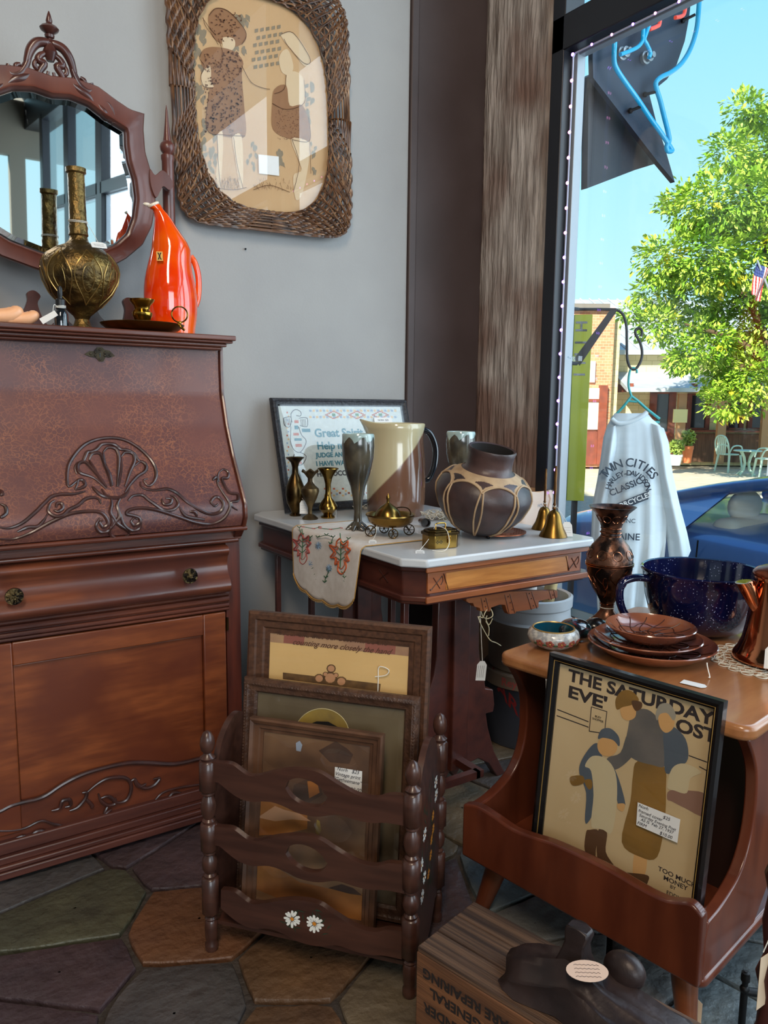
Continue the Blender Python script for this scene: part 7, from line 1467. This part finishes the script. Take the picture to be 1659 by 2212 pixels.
b = MB(); P_ = [GP(1334, 670), GP(1320, 667), GP(1240, 775), GP(1252, 790)]; b.add([q+gn*.004 for q in P_]+[q-gn*.004 for q in P_], [(0, 1, 2, 3), (7, 6, 5, 4), (0, 4, 5, 1), (1, 5, 6, 2), (2, 6, 7, 3), (3, 7, 4, 0)]); b.build('brace', M_wi, bk)
b = MB(); q_ = GP(1250, 668); q2_ = GP(1246, 785); b.bb((2.058, q_.y-.018, q2_.z-.03), (2.066, q_.y+.018, q_.z+.03)); b.tube([(2.066, q_.y, q_.z), q_], .006, 8); b.tube([(2.066, q2_.y, q2_.z), q2_], .007, 8); b.build('wall_plate', M_wi, bk)
M_hg = mat('turquoise_plastic', (44, 158, 158), .35, coat=.2); hg = thing('clothes_hanger', 'turquoise plastic hanger on the iron hook', 'hanger', GP(1366, 800))
b = MB(); b.tube(curve([GP(1376, 806), GP(1374, 797), GP(1364, 796), GP(1359, 810), GP(1358, 835), GP(1364, 856)]), .0042, 8); b.build('hook', M_hg, hg, smooth=70)
b = MB(); b.tube(curve([GP(1364, 856), GP(1345, 880), GP(1324, 902), GP(1322, 908)]), .0048, 8); b.tube(curve([GP(1364, 856), GP(1380, 868), GP(1398, 884), GP(1425, 905)]), .0048, 8); b.tube([GP(1356, 866), GP(1376, 868)], .004, 8); b.tube([GP(1322, 908), GP(1425, 912)], .004, 8); b.build('arms', M_hg, hg, smooth=70)
M_sw = mat('white_sweatshirt', (206, 216, 220), .85, c2=(196, 206, 212), sc=3, sheen=.3, bump=.15, bsc=300, bd=.001)
sw = thing('sweatshirt', 'white sweatshirt with arched black lettering hanging from the turquoise hanger', 'shirt', GP(1370, 900))
def SP(x, y): return GP(x, y)
rowsS = [(893, 1328, 1398), (905, 1320, 1408), (920, 1312, 1426), (945, 1304, 1434), (990, 1298, 1437), (1050, 1294, 1440), (1110, 1290, 1441), (1170, 1290, 1438), (1230, 1290, 1430), (1290, 1290, 1420), (1345, 1292, 1410)]
b = MB(); R = []
for y, xa_, xb_ in rowsS:
    A = GP(xa_, y); B = GP(xb_, y); c = (A+B)/2; h_ = (B-A)/2; t_ = min(1, (y-890)/120); ring = []
    for i in range(64):
        a = 2*PI*i/64; fl_k = (.010*t_*math.sin(9*a+y*.004)+.006*t_*math.sin(17*a+1))*(1 if (y > 1180) else .35); dd = (.030+.055*t_)
        ring.append(c+h_*(math.cos(a)*(1+fl_k))+gn*(dd*math.sin(a)+fl_k*1.3)+Vector((0, 0, 0)))
    R.append(ring)
b.loft(R, cap=False); b.build('body', M_sw, sw, solid=.002, smooth=80)
def sleeve(rows, nm='sleeve'):
    b = MB(); R = []
    for (xa_, ya_), (xb_, yb_), o_, d_ in rows:
        A = GP(xa_, ya_, o_); B = GP(xb_, yb_, o_); c = (A+B)/2; h_ = (B-A)/2; R.append([c+h_*(math.cos(a)*(1+.05*math.sin(7*a)))+gn*(d_*math.sin(a)*(1+.15*math.sin(5*a))) for a in [2*PI*i/40 for i in range(40)]])
    b.loft(R, cap=False); b.build(nm, M_sw, sw, solid=.002, smooth=80)
sleeve([((1398, 912), (1432, 925), .0, .045), ((1402, 960), (1442, 955), .012, .055), ((1412, 1030), (1450, 1020), .016, .055), ((1428, 1100), (1466, 1090), .014, .05), ((1440, 1160), (1482, 1150), .01, .045), ((1446, 1205), (1490, 1188), .006, .04), ((1440, 1250), (1476, 1222), .0, .03)])
sleeve([((1312, 925), (1334, 915), .0, .04), ((1302, 965), (1330, 960), .03, .05), ((1290, 1040), (1322, 1040), .03, .045), ((1280, 1090), (1312, 1095), .03, .04), ((1278, 1150), (1308, 1150), .03, .035), ((1276, 1210), (1304, 1210), .03, .03)])
b = MB(); b.tube(curve([GP(1322, 905, .034), GP(1335, 914, .04), GP(1360, 912, .04), GP(1385, 900, .036), GP(1397, 890, .03)]), .008, 8); b.build('neckband', M_sw, sw, smooth=80)
# lettering on the chest (follows the shirt front)
b = MB()
o_ = GP(1360, 1000, .100); up_v = Vector((0, 0, 1)); T = axes(o_, gd, up_v)
if (T.to_3x3() @ Vector((0, 0, 1))).dot(CAM-o_) < 0: T = axes(o_, -gd, up_v)
def arct(s_, r, zc_, size, m, span):
    n_ = len(s_)
    for i, ch in enumerate(s_):
        a = math.radians(90+span*(.5-i/(n_-1)))
        if ch != ' ': b.text(ch, size, T @ Matrix.Translation((r*math.cos(a)*1.0, zc_+r*math.sin(a), 0)) @ Matrix.Rotation(a-PI/2, 4, 'Z'), m, .0008, 'CENTER', .0006)
M_sl = mat('shirt_print', (46, 58, 72), .8)
arct('TWIN CITIES', .10, -.10, .042, M_sl, 110); arct('HARLEY-DAVIDSON', .068, -.104, .026, M_sl, 150)
b.text('CLASSIC', .032, T @ Matrix.Translation((-.008, -.085, 0)) @ Matrix.Rotation(.45, 4, 'Z'), M_sl, .0008, 'CENTER', .0006)
b.prism([(-.07, -.16), (.07, -.095), (.07, -.125), (-.07, -.19)], -.0005, .0006, M_sl, T @ Matrix.Translation((0, 0, 0))); b.text('MOTORCYCLES', .024, T @ Matrix.Translation((0, -.142, .0008)) @ Matrix.Rotation(.43, 4, 'Z'), M_tag, .0006, 'CENTER', .0004)
b.text('INC', .022, T @ Matrix.Translation((.012, -.205, 0)), M_sl, .0008); b.text('BLAINE', .034, T @ Matrix.Translation((-.006, -.262, 0)), M_sl, .0008, 'CENTER', .0004); b.build('chest_lettering', None, sw, smooth=0)
# yellow-green board
b = MB(Fm((2.355, 2.155, 0), -.7)); b.bb((-.035, -.008, .70), (.035, .008, 1.436)); yb = thing('yellow_green_board', 'tall narrow yellow-green board with black characters standing outside the window', 'sign', (2.355, 2.155, -.52), -.7); b.M = Fm((2.355, 2.155, 0), -.7); b.build('board', mat('chartreuse_paint', (158, 164, 44), .6, c2=(146, 152, 40), sc=3), yb, bevel=.002)
b = MB(Fm((2.355, 2.155, 0), -.7))
for i, s_ in enumerate('HINI'): b.text(s_, .062, axes((-.004, -.0088, 1.39-.062*i), (1, 0, 0), (0, 0, 1)) @ Matrix.Rotation(PI/2, 4, 'Z'), M_black, .0006, 'CENTER', .001)
b.build('characters', None, yb, smooth=0)
b = MB(Fm((2.355, 2.155, 0), -.7)); b.bb((-.012, .006, -.52), (.012, .02, .75)); b.bb((-.1, -.06, -.52), (.1, .08, -.50)); b.build('stand', M_wi, yb)
# ================================================================ neon blade sign above the window
NY_ = 1.985; ns_ = thing('neon_sign', 'dark metal neon sign with a turquoise tube outside the top of the window', 'sign', aY(1330, 200, NY_))
def NP_(x, y, o=0): q_ = aY(1150+x/3.159, y/3.159, NY_-o); return q_
M_np = mat('sign_metal', (52, 62, 78), .5, metal=.3, c2=(38, 46, 62), sc=6); M_nd = mat('sign_box', (34, 36, 46), .5, c2=(26, 28, 38), sc=4)
PTS = [(412, 395), (412, 200), (560, -60), (1090, -60), (1070, 120), (1040, 280), (985, 440), (920, 540), (865, 585), (800, 650), (850, 850), (905, 1010), (972, 1243), (862, 1112), (415, 530)]
F_ = [NP_(x, y) for x, y in PTS]; b = MB(); n_ = len(F_); b.add(F_+[q+Vector((0, .02, 0)) for q in F_], [tuple(range(n_)), tuple(range(2*n_-1, n_-1, -1))]+[(i, (i+1) % n_, n_+(i+1) % n_, n_+i) for i in range(n_)]); b.build('face_panel', M_np, ns_)
F_ = [NP_(x, y, -.06) for x, y in ((405, 500), (870, 1108), (700, 1160), (375, 1285), (385, 520))]; n_ = len(F_); b = MB(); b.add(F_+[q+Vector((0, .03, 0)) for q in F_], [tuple(range(n_)), tuple(range(2*n_-1, n_-1, -1))]+[(i, (i+1) % n_, n_+(i+1) % n_, n_+i) for i in range(n_)]); b.build('side_box', M_nd, ns_)
M_nt = mat('turquoise_neon', (20, 160, 210), .2, coat=.5, emis=(10, 150, 200), es=.25); M_no = mat('orange_neon', (220, 80, 60), .2, coat=.5, emis=(230, 70, 40), es=.5); M_ng = mat('tube_support', (150, 156, 160), .3, metal=.4)
def nt_(pts, m, nm='neon_tube', r=.0088): b = MB(); b.tube(curve([NP_(x, y, .045) for x, y in pts], 5), r, 12); b.build(nm, m, ns_, smooth=70)
nt_([(560, 320), (558, 420), (580, 480), (640, 570), (720, 680), (800, 800), (880, 910), (945, 1010), (952, 1030), (925, 1030), (915, 1000), (935, 960), (925, 900), (900, 800), (870, 680), (845, 600), (845, 560), (880, 525), (950, 490), (1020, 430), (1080, 330), (1120, 200), (1135, 60), (1140, -40)], M_nt)
nt_([(560, -30), (566, 150), (560, 320)], M_nt); nt_([(600, 372), (660, 350), (720, 320), (750, 280), (755, 230), (760, 150), (765, -30)], M_nt, r=.007); nt_([(795, 395), (805, 360), (780, 300), (765, 270), (780, 220), (800, 150), (805, -30)], M_nt, r=.007)
nt_([(800, 200), (850, 180), (870, 150), (880, -30)], M_no, r=.007); nt_([(975, 120), (1020, 110), (1040, 80), (1050, -30)], M_no, r=.007)
for x, y in ((600, 372), (760, 400)):
    b = MB(axes(NP_(x, y, .0), (1, 0, 0), (0, 0, 1))); b.lathe([(.022, 0), (.022, .012), (.016, .014), (.018, .03), (.010, .032), (.010, .045), (.0001, .045)], n=24); b.build('electrode_housing', M_ng, ns_)
for (x, y), (x2, y2) in (((670, 755), (745, 725)), ((770, 645), (850, 625)), ((1030, 140), (1110, 100))):
    b = MB(); b.tube([NP_(x, y, 0), NP_(x, y, .02), NP_(x2, y2, .045)], .005, 8); b.sphere(NP_(x, y, .006), .010, M_bi, 10); b.build('tube_standoff', M_ng, ns_)
b = MB(); q_ = NP_(500, -60, -.01); b.bb((WX+.06, NY_+.0, q_.z-.02), (q_.x+.25, NY_+.05, q_.z+.06)); b.build('mounting_arm', M_wi, ns_)
# ================================================================ parked car
CXp, CG = 3.30, -.52
car = thing('parked_car', 'blue sedan parked at the kerb outside the window', 'car', (CXp+.88, 1.3, CG))
M_cp = mat('blue_car_paint', (74, 112, 172), .28, metal=.3, coat=1); M_cg = glass_mat('car_glass', (.85, .9, .9), 1.5, 0, 1.0); M_ci = mat('car_interior', (220, 208, 186), .8); M_ty = mat('tyre', (22, 22, 24), .8)
YR, W = 3.35, 1.76
def cs(y, zb_, zt_, ins=0, crown=.02):   # one body section across the car
    x0_, x1_ = CXp+ins, CXp+W-ins; pts = []
    for fx_, fz_ in ((.02, 0), (0, .18), (-.008, .5), (.0, .78), (.02, .93), (.06, 1.0), (.25, 1.0), (.5, 1.0), (.75, 1.0), (.94, 1.0), (.98, .93), (1.0, .78), (1.008, .5), (1.0, .18), (.98, 0)):
        pts.append((x0_+(x1_-x0_)*fx_, y, CG+zb_+(zt_-zb_)*fz_+(crown*math.sin(PI*fx_) if fz_ == 1 else 0)))
    return pts
secs = [(YR, .34, .74, .16), (YR-.06, .26, .94, .07), (YR-.25, .22, 1.0, .02), (YR-.6, .20, 1.02, .0), (YR-1.1, .2, 1.01, 0), (YR-1.8, .2, .985, 0), (YR-2.8, .2, .95, 0), (YR-3.4, .2, .93, 0), (YR-4.1, .22, .84, .02), (YR-4.5, .26, .72, .08), (YR-4.62, .32, .6, .18)]
b = MB(); b.loft([cs(y, a, c, i) for y, a, c, i in secs]); b.build('body_shell', M_cp, car, smooth=50, sub=1)
# greenhouse: roof skin on pillars, glass between
def gh(y, z, ins): return [(CXp+ins, y, CG+z), (CXp+W-ins, y, CG+z)]
ro = [(YR-.52, 1.03, .16), (YR-.80, 1.12, .20), (YR-1.15, 1.21, .25), (YR-1.55, 1.27, .28), (YR-2.1, 1.30, .29), (YR-2.6, 1.27, .28), (YR-2.95, 1.19, .24), (YR-3.35, 1.05, .17)]
b = MB(); V = []; cols = 9
for y, z, i_ in ro:
    for c in range(cols): t = c/(cols-1); V.append((CXp+i_+(W-2*i_)*t, y, CG+z+.045*math.sin(PI*t)))
b.add(V[1*cols:6*cols], [(r*cols+c, r*cols+c+1, (r+1)*cols+c+1, (r+1)*cols+c) for r in range(4) for c in range(cols-1)]); b.build('roof', M_cp, car, solid=.03, smooth=60)
b = MB()
for s_ in (0, 1):
    pt_l = [Vector(gh(y, z, i_)[s_]) for y, z, i_ in ro]; b.tube(curve([tuple(q) for q in pt_l], 4), .032, 8)
    for yy, zb2, kk_ in ((YR-1.85, .98, 4),): top = pt_l[kk_] if kk_ == 2 else (pt_l[3]+pt_l[4])/2; bx_ = CXp+.03 if s_ == 0 else CXp+W-.03; b.tube([(bx_, yy+(.0 if kk_ > 2 else .02), CG+zb2), tuple(top)], .022 if kk_ > 2 else .03, 8)
    bx_ = CXp+.035 if s_ == 0 else CXp+W-.035; P4 = [(bx_, YR-.55, CG+1.01), (bx_, YR-1.02, CG+1.0), tuple(pt_l[2]), tuple(pt_l[1]), tuple(pt_l[0])]
    b.add(P4+[(x+(.02 if s_ == 0 else -.02), y, z) for x, y, z in P4], [(0, 1, 2, 3, 4), (9, 8, 7, 6, 5)])
b.build('pillar', M_cp, car, smooth=50)
for s_ in (0, 1):
    b = MB(); bx_ = CXp+.04 if s_ == 0 else CXp+W-.04; pt_l = [gh(y, z, i_)[s_] for y, z, i_ in ro]; P_ = [(bx_, YR-1.02, CG+.99), (bx_, YR-3.2, CG+.95)]+[(x+(.01 if s_ == 0 else -.01), y, z) for x, y, z in reversed(pt_l[2:8])]
    b.add(P_, [tuple(range(len(P_)))]); b.build('side_window', M_cg, car, smooth=0)
b = MB(); a_, c_ = gh(*ro[0]), gh(*ro[2]); b.add([a_[0], a_[1], c_[1], c_[0]], [(0, 1, 2, 3)]); b.build('rear_window', M_cg, car, smooth=0)
b = MB(); a_, c_ = gh(*ro[7]), gh(*ro[5]); b.add([a_[0], a_[1], c_[1], c_[0]], [(0, 1, 2, 3)]); b.build('windscreen', M_cg, car, smooth=0)
for sx in (.42, 1.30):
    for yy in (YR-1.12, YR-2.2):
        b = MB(); b.box((CXp+sx, yy, CG+.80), (.46, .14, .5)); sh = b.build('seat', M_ci, car, bevel=.05, seg=4); b = MB(); b.sphere((CXp+sx, yy+.02, CG+1.10), (.13, .055, .085), None, 20); b.build('headrest', M_ci, sh, smooth=80)
b = MB(); b.tube(curve([(CXp-.012, YR-.3, CG+.80), (CXp-.014, YR-1.2, CG+.82), (CXp-.014, YR-2.4, CG+.78), (CXp-.012, YR-3.6, CG+.7)]), .010, 6); b.build('crease_line', M_cp, car)
for yy in (YR-1.12, YR-2.15): b = MB(); b.tube([(CXp-.004, yy, CG+.28), (CXp-.012, yy, CG+.6), (CXp+.01, yy, CG+.96)], .004, 5); b.build('door_seam', M_bi, car)
for yy in (YR-1.32, YR-2.35): b = MB(); b.tube(curve([(CXp-.005, yy, CG+.80), (CXp-.045, yy-.03, CG+.80), (CXp-.045, yy-.2, CG+.79), (CXp-.005, yy-.23, CG+.79)]), .013, 8); b.build('door_handle', M_cp, car, smooth=70)
for yy in (YR-.85, YR-3.6):
    for sx in (.10, W-.10):
        T = Fm((CXp+sx, yy, CG+.32), 0, 0, PI/2); b = MB(T); b.lathe([(.2, -.10), (.30, -.10), (.32, -.07), (.32, .07), (.30, .10), (.2, .10), (.2, -.10)], n=40, cap=False); wh = b.build('wheel', M_ty, car, smooth=50); b = MB(T); b.lathe([(.0001, -.08), (.06, -.085), (.07, -.06), (.18, -.07), (.205, -.09), (.205, .09), (.18, .07), (.07, .06), (.06, .085), (.0001, .08)], n=30, cap=False); b.build('rim', M_alug, wh, smooth=50)
